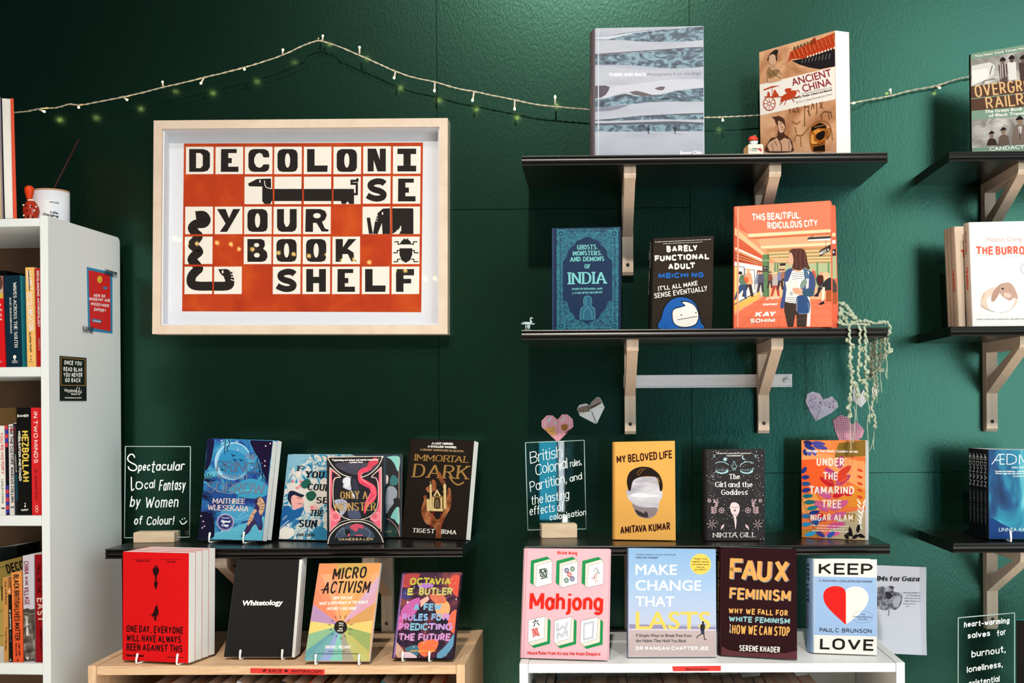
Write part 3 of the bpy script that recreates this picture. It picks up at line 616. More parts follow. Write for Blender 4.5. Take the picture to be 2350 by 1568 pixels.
# far shop window behind the camera
wn = empty('window_1', (1.2, -5.4, .2)); wn['kind'] = 'structure'
WP = [(1.80, 1.96, .55, 1.6, '#39b6d8', 17), (1.985, 2.03, .62, 1.6, '#eaf6ff', 20), (2.06, 2.12, .9, 1.6, '#2a4a58', 8), (1.6, 1.76, .75, 1.6, '#2a5a68', 5), (2.02, 2.06, .50, .58, '#ffffff', 40)]
for x0, x1, z0, z1, k, e in WP:
    MB().box((x0 - 1.2, 0, z0 - .2), (x1 - 1.2, .02, z1 - .2), mat(k, .5, emit=e)).build('pane', wn)
MB().box((.3, -.02, .2), (1.0, -.001, 1.6), mat('#20262a', .6)).build('window_frame', wn)
# books
# ================================================================ art print in the frame
def tile(c, r):
    x = [262, 467, 670, 873, 1078, 1283, 1489, 1695][c] - 2.4 * r; y = 232 + 207.6 * r - (3 if c > 5 and r < 2 else 0); return x, y
c = ART
orange = nmat('orange_print_ink', [(.3, '#a22e08'), (.5, '#b2380a'), (.7, '#bf4a12')], 14, .7, 6, .5)
c.p(orange, "248,210 1902,203 1890,1377 235,1371")
TB = '#e3ddd3'; K = '#1d1714'
G5 = ["DECOLONI", "..dddxSE", "sYOUR.eE", "w.BOOK.b", "uv.SHELF"]
rows = [(0, "DECOLONI"), (1, "  1234SE"), (2, "5YOUR 67"), (3, "8 BOOK 9"), (4, "AB SHELF")]
for r, s in rows:
    for k, ch in enumerate(s):
        if ch == ' ': continue
        x, y = tile(k, r); c.p(TB, [(x, y), (x + 191, y - 1), (x + 190, y + 189), (x - 1, y + 190)])
def blk_letter(ch, k, r):
    x, y = tile(k, r); X = lambda a, b: (x + a, y + b)
    T, B = 16, 174
    if ch == 'D': c.p(K, [X(22, T), X(120, T), X(150, T + 10), X(166, 45), X(166, 140), X(150, B - 8), X(120, B), X(22, B)]); c.p(TB, [X(70, 44), X(100, 44), X(116, 60), X(116, 132), X(100, 148), X(70, 148)])
    elif ch in 'EF':
        p = [X(38, T), X(146, T), X(146, 44), X(88, 44), X(88, 78), X(112, 78), X(112, 114), X(88, 114)] + ([X(88, 138), X(158, 138), X(158, B)] if ch == 'E' else [X(88, 118), X(84, B)]) + [X(36, B)]
        if ch == 'F': p = [X(30, T), X(155, T), X(155, 60), X(82, 60), X(82, 84), X(135, 84), X(135, 116), X(82, 116), X(82, B), X(30, B)]
        c.p(K, p)
    elif ch == 'C': c.p(K, [X(24, 48), X(36, 24), X(60, T), X(135, T), X(160, 28), X(168, 50), X(168, 74), X(128, 74), X(118, 50), X(100, 42), X(78, 52), X(64, 80), X(64, 110), X(78, 136), X(100, 146), X(118, 138), X(128, 122), X(168, 122), X(168, 145), X(160, 164), X(135, B), X(60, B), X(36, 166), X(24, 142)])
    elif ch == 'O': c.p(K, [X(22, 50), X(32, 26), X(56, T), X(128, T), X(152, 26), X(162, 50), X(162, 142), X(152, 166), X(128, B), X(56, B), X(32, 166), X(22, 142)]); c.e(TB, x + 92, y + 95, 18, 50, n=16)
    elif ch == 'L': c.p(K, [X(22, T), X(74, T), X(74, 130), X(165, 130), X(162, B), X(22, B)])
    elif ch == 'N': c.p(K, [X(30, B), X(30, T), X(88, T), X(114, 92), X(114, T), X(156, T), X(156, B), X(98, B), X(72, 96), X(72, B)])
    elif ch == 'I': c.p(K, [X(30, T), X(160, T), X(160, 54), X(122, 54), X(122, 134), X(160, 134), X(160, B), X(30, B), X(30, 134), X(72, 134), X(72, 54), X(30, 54)])
    elif ch == 'U': c.p(K, [X(24, T), X(72, T), X(72, 110), X(82, 134), X(92, 140), X(102, 134), X(112, 110), X(112, T), X(160, T), X(160, 142), X(150, 164), X(128, B), X(56, B), X(34, 164), X(24, 142)])
    elif ch == 'H': c.p(K, [X(26, T), X(74, T), X(74, 70), X(114, 70), X(114, T), X(162, T), X(162, B), X(114, B), X(114, 114), X(74, 114), X(74, B), X(26, B)])
    elif ch == 'S': c.s_(K, 42, [X(150, 52), X(130, 38), X(92, 36), X(56, 52), X(56, 76), X(80, 92), X(116, 102), X(142, 122), X(134, 146), X(96, 155), X(56, 146), X(30, 132)], sm=True, cap='butt')
    elif ch == 'Y': c.p(K, [X(14, T), X(74, T), X(98, 78), X(126, T), X(176, T), X(84, B), X(34, B), X(74, 116)])
    elif ch == 'R': c.p(K, [X(18, T), X(120, T), X(152, 30), X(164, 58), X(150, 92), X(130, 104), X(150, 150), X(178, 160), X(172, 172), X(128, 172), X(92, 112), X(68, 112), X(68, B), X(14, B)]); c.e(TB, x + 95, y + 62, 26, 18)
    elif ch == 'B': c.p(K, [X(24, T), X(120, T), X(142, 28), X(146, 60), X(134, 84), X(158, 104), X(164, 138), X(150, 166), X(126, B), X(24, B)]); c.e(TB, x + 88, y + 58, 18, 14); c.e(TB, x + 90, y + 128, 20, 16)
    elif ch == 'K': c.p(K, [X(22, T), X(72, T), X(72, 74), X(110, T), X(166, T), X(104, 82), X(146, 110), X(150, 150), X(170, 170), X(130, 172), X(106, 120), X(70, 120), X(66, B), X(22, B)])
for r, s in rows:
    for k, ch in enumerate(s):
        if ch.isalpha() and not (r == 4 and k < 2): blk_letter(ch, k, r)
# the long dog
c.p(K, "690,488 752,456 850,452 852,524 1060,524 1078,524 1425,524 1425,628 1392,628 1382,610 1366,628 1340,628 1334,608 855,608 845,628 805,628 790,608 790,508 700,506")
c.e(TB, 774, 471, 5, 10); c.s_(TB, 5, "806,468 808,495 822,515 856,522", sm=True)
c.s_(K, 16, "1422,560 1444,560 1444,488 1408,488 1408,468 1448,468 1448,450", cap='butt')
for x in (863, 1067, 1272): c.p(orange, [(x, 436), (x + 11, 436), (x + 11, 632), (x, 632)])
# elephant
c.p(K, "1512,724 1536,722 1546,780 1556,835 1528,835"); c.p(K, "1556,835 1568,760 1590,690 1625,660 1674,658 1674,836 1622,836 1618,760 1588,836")
c.p(K, "1690,658 1832,658 1836,668 1836,836 1738,836 1750,810 1750,780 1728,812 1690,836"); c.e(TB, 1622, 694, 5, 11)
c.lines(TB, 5, "1565,700 1590,712|1562,722 1588,730|1564,742 1584,746")
c.s_(TB, 7, "1748,780 1748,812 1722,812 1722,834", cap='butt')
# snake
c.s_(K, 62, "330,710 380,708 402,736 385,762 330,768 306,796 330,832 348,850 330,880 306,910 330,932 350,960 322,985 304,1015 330,1045 350,1075 330,1095 302,1130 300,1175 335,1195 430,1197 545,1195 566,1165 552,1120", sm=True, cap='butt')
c.p(K, "325,680 372,678 360,738 345,740"); c.p(K, "485,1080 545,1078 585,1100 575,1140 520,1128 500,1110"); c.e(TB, 516, 1098, 6, 12)
c.lines(TB, 6, "568,1098 590,1088|574,1116 600,1110|576,1134 602,1134|574,1152 600,1160")
for y in (838, 1048): c.p(orange, [(250, y), (446, y), (446, y + 14), (250, y + 14)])
c.p(orange, "446,1140 456,1140 456,1250 444,1250")
# beetle
c.e(K, 1783, 908, 38, 36, a0=180, a1=360); c.p(K, "1740,935 1828,935 1828,980 1812,1018 1783,1036 1754,1018 1740,980")
c.lines(K, 7, "1775,880 1770,868|1792,880 1797,868|1745,905 1730,908 1730,890 1706,890|1820,905 1836,908 1836,890 1860,890|1742,950 1724,950 1724,966 1698,966|1826,950 1842,950 1842,966 1870,966|1744,1010 1726,1012 1726,1028 1700,1028|1822,1010 1840,1012 1840,1028 1868,1028")
# ================================================================ books facing out
# ---- mountain photography book
ice = nmat('icy_ridge_print', [(.35, '#2b3542'), (.5, '#4d6272'), (.6, '#7c9aa8'), (.75, '#4a5a68')], 42, .4, 8, 2.0, stretch=(.7, 1, 1.3))
snow = nmat('snow_print', [(.0, '#868a9a'), (.5, '#a4a8b4'), (1, '#b4b8c2')], 12, .4, 3, stretch=(.6, 1, 2))
bk = make_book('hardcover_book', 'large photography book with blue-grey snowy ridges standing on the top shelf', 'D3', (662, 165), (1548, 141), (1557, 1180), (660, 1195), Z1, .032, '#b4b8c4', spine='#7a6f76', hard=True, depth=2.70, lean=3, shear=(-.012, 0))
c = bk; c.crop = 'G1'; c.clipto('80,76 1334,50 1344,1560 79,1565')
c.p(snow, "80,75 1335,48 1345,1560 75,1565")
c.p(ice, "80,190 300,150 520,115 700,97 860,92 1000,85 1200,62 1335,55 1336,212 1200,225 1000,234 700,232 520,225 430,214 240,212 80,212")
c.p('#b7b9c6', "80,188 420,140 600,112 850,95 560,128 330,180 240,205 80,205")
c.p(ice, "78,383 300,360 560,345 900,318 1200,298 1336,296 1338,520 1200,535 960,543 760,530 560,510 400,500 78,500")
c.p('#9ba0b2', "79,501 400,500 560,512 760,532 960,545 800,560 500,545 250,520 79,520"); c.p('#5d5462', "78,373 560,340 1200,296 1336,294 1336,300 1200,304 900,326 560,352 78,392")
c.p('#a5a7b6', "300,735 560,712 760,690 960,670 1337,655 1337,672 1100,668 900,680 620,715 300,745")
c.p('#4c4250', "80,742 200,738 250,760 235,800 205,845 150,880 80,892"); c.s_('#c4c6d0', 5, "80,738 200,736 300,748 420,742 600,722 900,682 1100,672 1337,680", sm=True)
c.p('#b4b6c2', "250,760 420,745 620,720 900,684 1337,676 1337,765 1100,785 900,830 830,845 700,848 620,845 520,810 400,820 300,850 200,888 150,890 205,850 235,805")
c.p('#544a50', "480,815 560,802 640,820 740,850 850,846 900,825 840,870 660,870 520,845"); c.b('#5a5058', "770,775 840,752 890,760 860,795 800,790"); c.p('#b6b6c4', "400,800 620,790 760,770 800,790 700,820 620,800 480,805 400,820")
c.p(ice, "78,900 200,892 300,862 420,835 500,850 560,865 700,860 850,850 1000,805 1150,785 1337,768 1340,925 1100,928 850,930 700,935 560,950 480,962 400,960 300,975 200,990 78,992")
c.p('#6f7484', "78,1000 250,985 400,965 480,966 420,990 330,1020 250,1035 78,1045")
c.p(ice, "78,1140 250,1128 420,1110 560,1095 760,1082 1000,1070 1342,1058 1343,1134 1100,1138 850,1132 600,1140 300,1152 78,1150")
c.p('#4c4a58', "560,1095 1342,1058 1342,1075 900,1088 600,1105"); c.p(ice, "76,1180 400,1172 800,1160 1000,1155 1343,1172 1343,1268 900,1272 400,1276 76,1275"); c.p('#4a4f5c', "76,1180 800,1160 1000,1155 1343,1172 1343,1190 900,1185 76,1205")
for x in (697, 1005):
    c.b('#17161a', [(x - 14, 1232), (x + 2, 1222), (x + 16, 1236), (x + 10, 1270), (x - 10, 1268)]); c.e('#17161a', x + 4, 1224, 7); c.lines('#17161a', 6, '%d,1268 %d,1302 %d,1302|%d,1268 %d,1285 %d,1300' % (x + 2, x + 8, x + 16, x - 2, x + 2, x - 8)); c.s_('#84808c', 5, '%d,1306 %d,1310' % (x + 10, x + 100))
c.s_('#c2c4d0', 2, "78,1314 1345,1298"); c.p('#b4b6c6', "1337,60 1345,1300 1345,1560 1337,1560")
c.p('#b8c0cc', "112,75 124,75 124,1560 112,1560"); c.part = 'title_lettering'
c.t('#f4f6fa', 'THERE AND BACK', 240, 632, 676, 628, 36, 'B', bold=2); c.t('#6c6a78', 'Photographs from the Edge', 688, 628, 1306, 612, 32, 'B')
c.part = 'author_lettering'; c.t('#f6f6fa', 'Jimmy Chin', 1058, 1541, 1316, 1538, 44, 'B', bold=1.5)
# ---- ancient china
tan = nmat('tan_plaster_print', [(.35, '#a9714c'), (.5, '#cf9d76'), (.7, '#e2b690')], 12, .4, 7, 1)
bk = make_book('paperback_book', 'tan and white art book angled on the top shelf, with a bronze mask picture', 'D4', (292, 285), (912, 107), (925, 1092), (303, 1100), Z1, .030, '#c9a68c', depth=2.79, yaw=-36, lean=1, shear=(.02, 0))
c = bk
c.p(tan, "292,285 912,107 925,1092 303,1100"); c.p('#e9e4dc', "294,550 916,404 919,668 298,803")
c.p('#b23c1c', "540,320 545,285 700,215 912,125 912,250 800,285 660,335 560,340 525,370"); c.p('#201c1f', "560,355 660,335 800,290 912,250 914,400 790,425 700,410 620,385")
for i in range(11): c.s_('#7e2410', 5, [(560 + i * 33, 285 - i * 13), (580 + i * 33, 335 - i * 12)])
for i in range(11): c.s_('#e48a50', 4, [(572 + i * 32, 280 - i * 13), (592 + i * 32, 328 - i * 12)])
for i in range(10): c.e('#e8dcd0', 690 + i * 24, 322 - i * 8, 6, 10)
for i in range(9): c.s_('#8a857c', 4, [(640 + i * 28, 372 - i * 4), (650 + i * 28, 345 - i * 6)])
for i in range(6): c.b('#6a5236', [(572 + i * 27, 268 - i * 12), (580 + i * 27, 238 - i * 10), (592 + i * 27, 244 - i * 10), (594 + i * 27, 262 - i * 12)])
c.b('#8a3418', "715,205 745,165 760,190 752,212 720,222")
c.b('#c99c78', "362,420 385,400 410,415 440,400 470,430 478,490 470,515 362,535 352,470"); c.b('#8b6a48', "362,420 385,408 395,430 440,425 455,450 430,480 378,500 356,470"); c.lines('#4e3a26', 5, "400,440 425,470 470,500|372,455 400,480|360,490 362,530|452,430 474,470")
c.e('#caa287', 405, 345, 30, 52); c.p('#b08c70', "390,385 425,385 425,412 390,412"); c.b('#2b221d', "358,352 372,318 390,290 425,265 448,268 448,290 440,310 442,352 432,352 425,312 400,302 375,320 372,345")
c.t('#8a1f2c', 'ANCIENT', 568, 560, 890, 478, 62, 'B', part='title_lettering', bold=.8); c.t('#8a1f2c', 'CHINA', 655, 612, 888, 552, 62, 'B', part='title_lettering', bold=.8)
c.t('#8a8078', 'An Illustrated Introduction to the', 640, 632, 892, 576, 12, 'B'); c.t('#2b2624', 'History, People, Culture and Beyond', 575, 668, 890, 598, 15, 'B', bold=.7); c.t('#6f6862', 'By Zou Yi, Zhang Zhaoyang and Li Brow', 600, 702, 893, 632, 13, 'B')
rb = '#b8401f'; c.ring(rb, 7, 378, 705, 48, 55); c.ring(rb, 4, 378, 705, 12, 14)
for k in range(8): c.s_(rb, 4, [(378 + 12 * math.cos(k * .785), 705 + 14 * math.sin(k * .785)), (378 + 46 * math.cos(k * .785), 705 + 52 * math.sin(k * .785))])
c.p(rb, "328,590 400,562 468,558 400,575 335,597"); c.s_(rb, 5, "402,570 402,640"); c.b(rb, "410,620 420,590 438,612 455,640 430,655 405,650"); c.b(rb, "362,625 370,605 382,625 380,645 362,645"); c.s_(rb, 6, "340,650 400,648 470,650 520,640")
c.b(rb, "480,650 520,620 560,600 590,600 600,625 560,665 500,680 470,690"); c.b(rb, "505,590 530,580 560,585 545,610 515,612"); c.lines(rb, 6, "500,675 465,712|520,670 500,715|570,645 600,655 625,640|560,655 580,690|590,605 615,595 625,612")
c.lines('#6c4a2c', 7, "545,750 550,780|580,745 570,770 600,770|605,735 620,775|668,720 668,880 660,885|668,735 700,728 705,800|690,760 712,800|730,705 722,750|735,710 745,745|765,700 768,780 760,790|790,695 815,745|812,690 795,740|860,790 870,830|825,770 800,800 810,830|825,770 880,775 890,820")
c.lines('#a06c42', 9, "600,960 650,960 720,880 780,845 840,850 880,900 895,1000|600,960 585,1010|635,975 640,1050|570,850 600,870 630,850|590,900 600,940", sm=True)
c.b('#4a2f22', "370,1020 400,985 440,975 450,900 430,860 420,830 400,815 430,812 460,808 500,835 510,900 500,950 530,975 560,1010 572,1060 560,1097 350,1098"); c.b('#d7a98c', "450,850 480,860 500,880 505,905 495,935 470,945 455,920"); c.p('#cba083', "380,1020 440,985 470,1010 500,985 545,1000 565,1060 556,1095 380,1095 360,1050"); c.s_('#3a241a', 7, "450,990 475,1040 480,1095"); c.lines('#3a241a', 4, "470,895 492,900|478,915 500,918|400,1030 410,1095|540,1010 540,1090|420,1010 440,1050|455,870 480,872")
c.b('#a35a1e', "715,930 735,880 790,860 840,880 850,930 838,1000 835,1060 830,1095 740,1095 715,1050 708,990"); c.p('#1a130f', "722,900 790,862 840,880 842,910 780,905 722,935"); c.b('#d98c3c', "740,930 780,915 800,935 760,960"); c.b('#1b120d', "770,950 830,930 825,985 790,1005 760,985"); c.b('#e0a050', "722,965 740,960 745,1010 770,1020 760,1035 722,1030"); c.p('#18110d', "738,1062 832,1040 833,1095 738,1095"); c.s_('#2a1a10', 5, "730,1045 790,1040 830,1020"); c.b('#8c5426', "842,920 880,910 878,960 850,1000 842,960"); c.s_('#e0a458', 4, "850,925 870,925 862,965"); c.lines('#e0a458', 3, "745,900 835,880|770,930 825,918|800,1010 832,985")
# ---- overground railroad (runs past the right edge of the photograph)
sage = '#7f9e8a'
bk = make_book('hardcover_book', 'sage green book with monochrome family photographs at the upper right edge', 'D5', (415, 145), (1090, 27), (1100, 852), (425, 857), Z5, .026, sage, spine='#15110f', hard=True, depth=2.72, lean=2, shear=(-.006, 0))
c = bk; gp = nmat('grey_photo_print', [(.3, '#6a6663'), (.5, '#a8a4a0'), (.7, '#dcdad6')], 25, .4, 6, 1)
c.p(gp, "418,190 1092,75 1093,300 420,388"); c.p('#5b4136', "420,388 1094,298 1096,515 423,570"); c.s_(sage, 7, "421,480 1095,408", cap='butt'); c.p(gp, "424,637 1097,590 1098,800 425,850")
c.p('#d8d7d4', "425,232 560,205 600,230 590,300 520,345 425,380"); c.p('#ecebe8', "430,270 540,250 560,300 520,340 430,372")
for x, y, d, b in ((657, 170, '#7b6a60', '#5a4a48'), (724, 155, '#5b4b46', '#e0dedb'), (808, 155, '#6a5a54', '#4a3c3a'), (890, 150, '#6a5a54', '#c0bdb8')):
    c.p(b, [(x - 32, y + 55), (x + 32, y + 48), (x + 40, y + 185 - (x - 657) * .1), (x - 18, y + 190)]); c.e(d, x, y + 30, 16, 24); c.b('#2a2220', [(x - 22, y + 18), (x, y - 4), (x + 22, y + 12), (x + 18, y + 26), (x - 18, y + 28)])
c.lines('#dedcd8', 5, "640,225 645,330|655,222 660,320|675,222 682,315"); c.lines('#3a3230', 5, "505,370 520,345 600,330|560,300 580,230")
for x, y, s, d in ((575, 745, 38, '#3c302c'), (663, 718, 40, '#6a5a50'), (785, 640, 52, '#7a6a62'), (880, 640, 50, '#5a4e48')):
    c.b(d, [(x - s, y + 95), (x - s * .7, y + 45), (x, y + 30), (x + s * .8, y + 45), (x + s * 1.2, y + 100), (x + s, 828 - (x - 575) * .05), (x - s, 835)]); c.e('#8e7868', x, y + 10, s * .42, s * .6); c.b('#231c1a', [(x - s * .6, y - 2), (x, y - s * .65), (x + s * .6, y - 6), (x + s * .3, y - 4), (x - s * .3, y)])
c.p('#efeeec', "775,690 800,688 795,740 782,742"); c.s_('#4a3a36', 6, "786,695 788,785"); c.p(sage, "425,850 1098,805 1100,852 425,857")
c.t('#f0efe8', 'The New York Times Notable Book About', 448, 170, 1080, 62, 15, 'B', bold=1)
c.part = 'title_lettering'; c.t('#e0b884', 'OVERGROUND', 455, 472, 1060, 392, 92, 'S', 13, 11, gap=22); c.t('#e0b884', 'RAILROAD', 536, 560, 1040, 500, 92, 'S', 13, 11, gap=22)
c.part = 'cover_art'; c.t('#eef0ea', 'The Green Book and the Roots', 522, 588, 1050, 545, 23, 'B', bold=1.5, it=.1); c.t('#eef0ea', 'of Black Travel in America', 552, 618, 1030, 580, 23, 'B', bold=1.5, it=.1)
c.part = 'author_lettering'; c.t('#eef0ea', 'CANDACY TAYLOR', 560, 872, 1040, 838, 30, 'B', bold=1)
bk.spine.sp('#c99a62', 'OVERGROUND RAILROAD', .03, .72, .3, .42, .22, .5); bk.spine.sp('#b9a78c', 'CANDACY TAYLOR', .75, .95, .35, .25)
# ---- dark blue ghost book
bk = make_book('hardcover_book', 'dark blue cloth book with a teal ornamental border on the middle shelf', 'D6', (385, 366), (1062, 352), (1060, 1378), (385, 1385), Z2, .03, '#12233f', spine='#1a2c52', hard=True, depth=2.71, lean=3, edge=None)
c = bk; TL_ = '#2b6f7e'; D = '#132a49'
lace = nmat('teal_lace_print', [(.42, '#163a56'), (.5, '#2f7885'), (.58, '#1a4660')], 90, .45, 3, 2)
c.b(lace, "440,375 1030,372 1044,400 1040,1360 1025,1376 435,1376 424,1350 424,400")
c.p(D, "486,700 520,655 535,600 560,560 600,530 625,490 660,480 700,455 730,450 765,455 800,478 845,490 870,530 905,560 930,600 940,655 980,690 982,1090 940,1105 928,1150 905,1185 870,1225 840,1275 800,1290 760,1310 730,1330 700,1310 650,1290 610,1275 590,1230 555,1200 540,1150 525,1105 486,1085")
c.s_(TL_, 3.5, "486,680 520,655 535,600 560,560 600,530 625,490 660,480 700,458 730,448 765,458 800,478 845,490 870,530 905,560 930,600 940,655 980,680", sm=True)
c.s_(TL_, 3.5, "486,1095 525,1105 540,1150 555,1200 590,1230 610,1275 650,1290 700,1310 730,1330 760,1310 800,1290 840,1275 870,1225 905,1185 928,1150 940,1105 982,1095", sm=True)
c.s_('#2f8090', 4, "440,392 1026,388 1030,1358 440,1360", closed=True); c.s_(D, 6, "515,392 940,390", cap='butt'); c.s_('#2f8090', 3, "480,440 480,1310"); c.s_('#2f8090', 3, "985,440 985,1310"); c.s_(D, 9, "463,450 463,1300", cap='butt'); c.s_(D, 9, "1006,450 1006,1300", cap='butt')
for x in (468, 1000):
    for y in (420, 1345): c.e('#2f8090', x, y, 36); c.e(D, x, y, 29); c.ring('#2f8090', 3, x, y, 20); c.e('#2f8090', x, y, 9)
for i in range(60): c.e('#3d93a0', 463, 455 + i * 14.2, 2.6); c.e('#3d93a0', 1006, 455 + i * 14.2, 2.6)
for i in range(26): c.e('#3d93a0', 535 + i * 16, 412, 2.2); c.e('#3d93a0', 535 + i * 16, 1350, 2.2)
c.lines('#3f95a2', 2.5, "500,450 560,470 600,500|500,500 540,520 560,560|490,560 520,580|960,450 900,470 860,500|965,500 930,520 905,555|500,1290 560,1280 600,1290|500,1240 540,1240|970,1290 910,1280 870,1290|970,1240 930,1240|610,460 690,455|780,455 860,455", sm=True)
ct = '#6fb6b8'; c.part = 'title_lettering'
c.t(ct, 'GHOSTS,', 630, 582, 836, 576, 48, 'S', 9, 7, serif=3); c.t(ct, 'MONSTERS,', 588, 640, 880, 636, 46, 'S', 9, 7, serif=3); c.t(ct, 'AND DEMONS', 560, 700, 906, 694, 46, 'S', 9, 7, serif=3); c.t(ct, 'OF', 704, 770, 762, 769, 44, 'S', 9, 7, serif=3); c.t(ct, 'INDIA', 544, 928, 922, 920, 120, 'S', 22, 12, serif=10)
c.part = 'author_lettering'; c.t(ct, 'RAKESH KHANNA AND', 580, 984, 888, 980, 20, 'S', 4, 3, serif=2); c.t(ct, 'J. FURCIFER BHAIRAV', 575, 1026, 888, 1016, 20, 'S', 4, 3, serif=2)
c.part = 'cover_art'; c.b('#255c74', "735,1040 765,1055 775,1100 770,1140 800,1165 808,1230 800,1280 660,1285 662,1220 668,1170 700,1145 692,1100 700,1055"); c.lines(ct, 2.5, "735,1042 705,1055 693,1100 698,1145 668,1168 658,1240 662,1280|735,1042 768,1058 776,1110 772,1145 804,1168 810,1240 800,1290|735,1150 700,1200 690,1270|735,1150 770,1200 780,1280|720,1060 715,1110 720,1140", sm=True)
c.p('#5d7fb0', "384,368 390,368 390,1384 384,1384")
# ---- barely functional adult
bk = make_book('hardcover_book', 'dark brown book with a blue hooded cartoon face on the middle shelf', 'D6', (1390, 468), (1995, 440), (1978, 1368), (1372, 1372), Z2, .026, '#2c241f', spine='#1d1815', hard=True, depth=2.70, lean=3, shear=(-.012, 0))
c = bk; c.t('#d8d6d0', '"An Ought to be taken seriously is only enhanced by the constant humor of the comics. Great read!"', 1406, 508, 1968, 480, 8, 'B', bold=.6); c.t('#d8d6d0', 'Anxious author of Heart and Brain and creator of the Awkward Yeti', 1488, 524, 1880, 506, 7, 'B', bold=.5)
W_ = '#e8e4dc'; c.part = 'title_lettering'
c.t(W_, 'BARELY', 1524, 608, 1834, 594, 66, 'S', 20, 18, gap=12); c.t(W_, 'FUNCTIONAL', 1406, 700, 1948, 676, 62, 'S', 18, 16, gap=9); c.t(W_, 'ADULT', 1540, 782, 1808, 770, 64, 'S', 20, 18, gap=12)
c.part = 'author_lettering'; c.t('#1f5fae', 'MEICHI NG', 1442, 870, 1904, 858, 56, 'S', 17, 16, gap=10)
c.part = 'subtitle_lettering'; c.t(W_, "IT'LL ALL MAKE", 1442, 994, 1846, 936, 46, 'S', 8, 8, cap='round', wob=.05); c.t(W_, 'SENSE EVENTUALLY', 1404, 1068, 1940, 990, 52, 'S', 8, 8, cap='round', wob=.06)
c.part = 'cover_art'; c.b('#14100e', "1455,1372 1465,1260 1500,1150 1560,1080 1650,1048 1740,1060 1810,1105 1850,1190 1870,1300 1888,1372"); c.b('#1e5aa8', "1464,1372 1474,1262 1508,1156 1566,1088 1652,1057 1738,1068 1802,1110 1841,1192 1860,1300 1876,1372")
c.p('#1e5aa8', "1500,1300 1860,1280 1876,1370 1462,1370"); c.b('#14100e', "1575,1210 1600,1170 1660,1150 1700,1140 1665,1095 1740,1100 1800,1130 1840,1190 1848,1260 1820,1330 1740,1360 1650,1355 1590,1310"); c.b('#e9e6df', "1584,1212 1606,1176 1665,1158 1712,1140 1680,1105 1740,1108 1796,1138 1832,1195 1840,1258 1814,1322 1740,1350 1652,1346 1596,1305")
c.e('#14100e', 1671, 1234, 7); c.e('#14100e', 1817, 1211, 7); c.s_('#14100e', 6, "1634,1282 1830,1248"); c.s_('#14100e', 5, "1508,1350 1512,1372")
bk.spine.sp('#d8d4cc', 'BARELY FUNCTIONAL', .04, .32, .62, .3, .26); bk.spine.sp('#d8d4cc', 'ADULT', .12, .22, .2, .28, .26); bk.spine.sp('#d8d4cc', 'MEICHI NG', .34, .6, .3, .25, .26)
c.p('#75706c', "1366,478 1388,470 1368,1370 1352,1372")
# ---- this beautiful ridiculous city (two copies)
cor = '#e2674a'
bk = make_book('hardcover_book', 'coral graphic novel with a woman in a subway station, front copy', 'G2', (30, 122), (1146, 52), (1160, 1512), (22, 1530), Z2, .021, cor, spine='#d9604a', hard=True, depth=2.675, lean=3)
c = bk
c.p('#e8795a', "30,122 1146,52 1148,395 190,440 78,290 30,200"); c.p('#d8936a', "30,360 190,440 1148,395 1152,780 500,800 30,700"); c.p('#eecfa6', "190,440 1148,385 1149,420 190,480"); c.p('#c96b48', "190,482 1149,422 1149,450 300,500 190,500"); c.p('#e9a47c', "300,500 1149,450 1149,560 335,600")
c.p('#eccfa4', "335,582 1149,540 1149,572 335,612"); c.p('#b98a5a', "400,620 1149,590 1149,790 430,700"); c.lines('#d9c592', 14, "430,665 1149,625|440,700 1149,668|470,735 1149,712|500,760 1149,750"); c.lines('#8a9a6a', 7, "440,690 1149,655|470,722 1149,700|520,775 1149,770")
c.p('#e3b78c', "30,370 80,410 400,680 370,700 30,450"); c.p('#c95a3c', "30,450 360,700 360,760 30,590"); c.p('#a8472e', "30,640 360,780 360,800 30,760"); c.lines('#e2a274', 7, "60,640 350,760|40,680 350,790|40,715 300,790"); c.s_('#fbeedd', 20, "40,606 350,746", cap='butt')
c.p('#f4a278', "22,1290 260,1130 360,1090 1152,1090 1160,1512 22,1530"); c.p('#ee7454', "22,1380 360,1170 1154,1180 1160,1512 22,1530"); c.lines('#c85a40', 4, "120,1520 420,1120|540,1520 600,1160|200,1230 1155,1250|120,1300 1155,1300|30,1410 1158,1400|990,1510 850,1250|1155,1330 1000,1200")
c.p('#e7e2df', "24,760 350,820 350,1090 24,1270"); c.p('#e0c372', "24,820 74,830 74,1250 24,1285"); c.s_('#3b4250', 7, "24,818 140,826 140,1000"); c.s_('#3b4250', 6, "150,1140 150,850 262,862 262,1080"); c.s_('#353a46', 10, "24,1262 340,1085"); c.p('#f0b458', "24,1272 330,1100 300,1200 24,1350"); c.p('#3b4250', "270,1080 330,1060 330,870 290,870")
c.p('#c9b089', "430,780 620,790 620,1080 430,1090"); c.p('#a8b48a', "620,790 1152,780 1152,1080 620,1080"); c.p('#f2b184', "430,1010 620,1020 620,1180 430,1180"); c.p('#f2a880', "880,1060 1152,1060 1152,1200 880,1200")
c.p('#5f7e56', "356,680 432,678 432,1170 356,1170"); c.p('#4c6a48', "412,680 432,678 432,1170 412,1170"); c.p('#7d9a70', "344,738 440,738 430,760 356,760"); c.p('#24262c', "358,816 414,816 414,878 358,878"); c.t('#d8d4c8', 'WEST 4', 364, 842, 408, 842, 12, 'B', bold=.5); c.t('#d8d4c8', 'street', 366, 864, 406, 864, 10, 'B')
for y in range(900, 1160, 26): c.e('#2f4a30', 366, y, 3); c.e('#2f4a30', 404, y, 3)
for x in (490, 520, 980, 1110): c.p('#6c8a60', [(x, 770), (x + 22, 770), (x + 22, 1000 if x < 600 else 1020), (x, 1000 if x < 600 else 1020)])
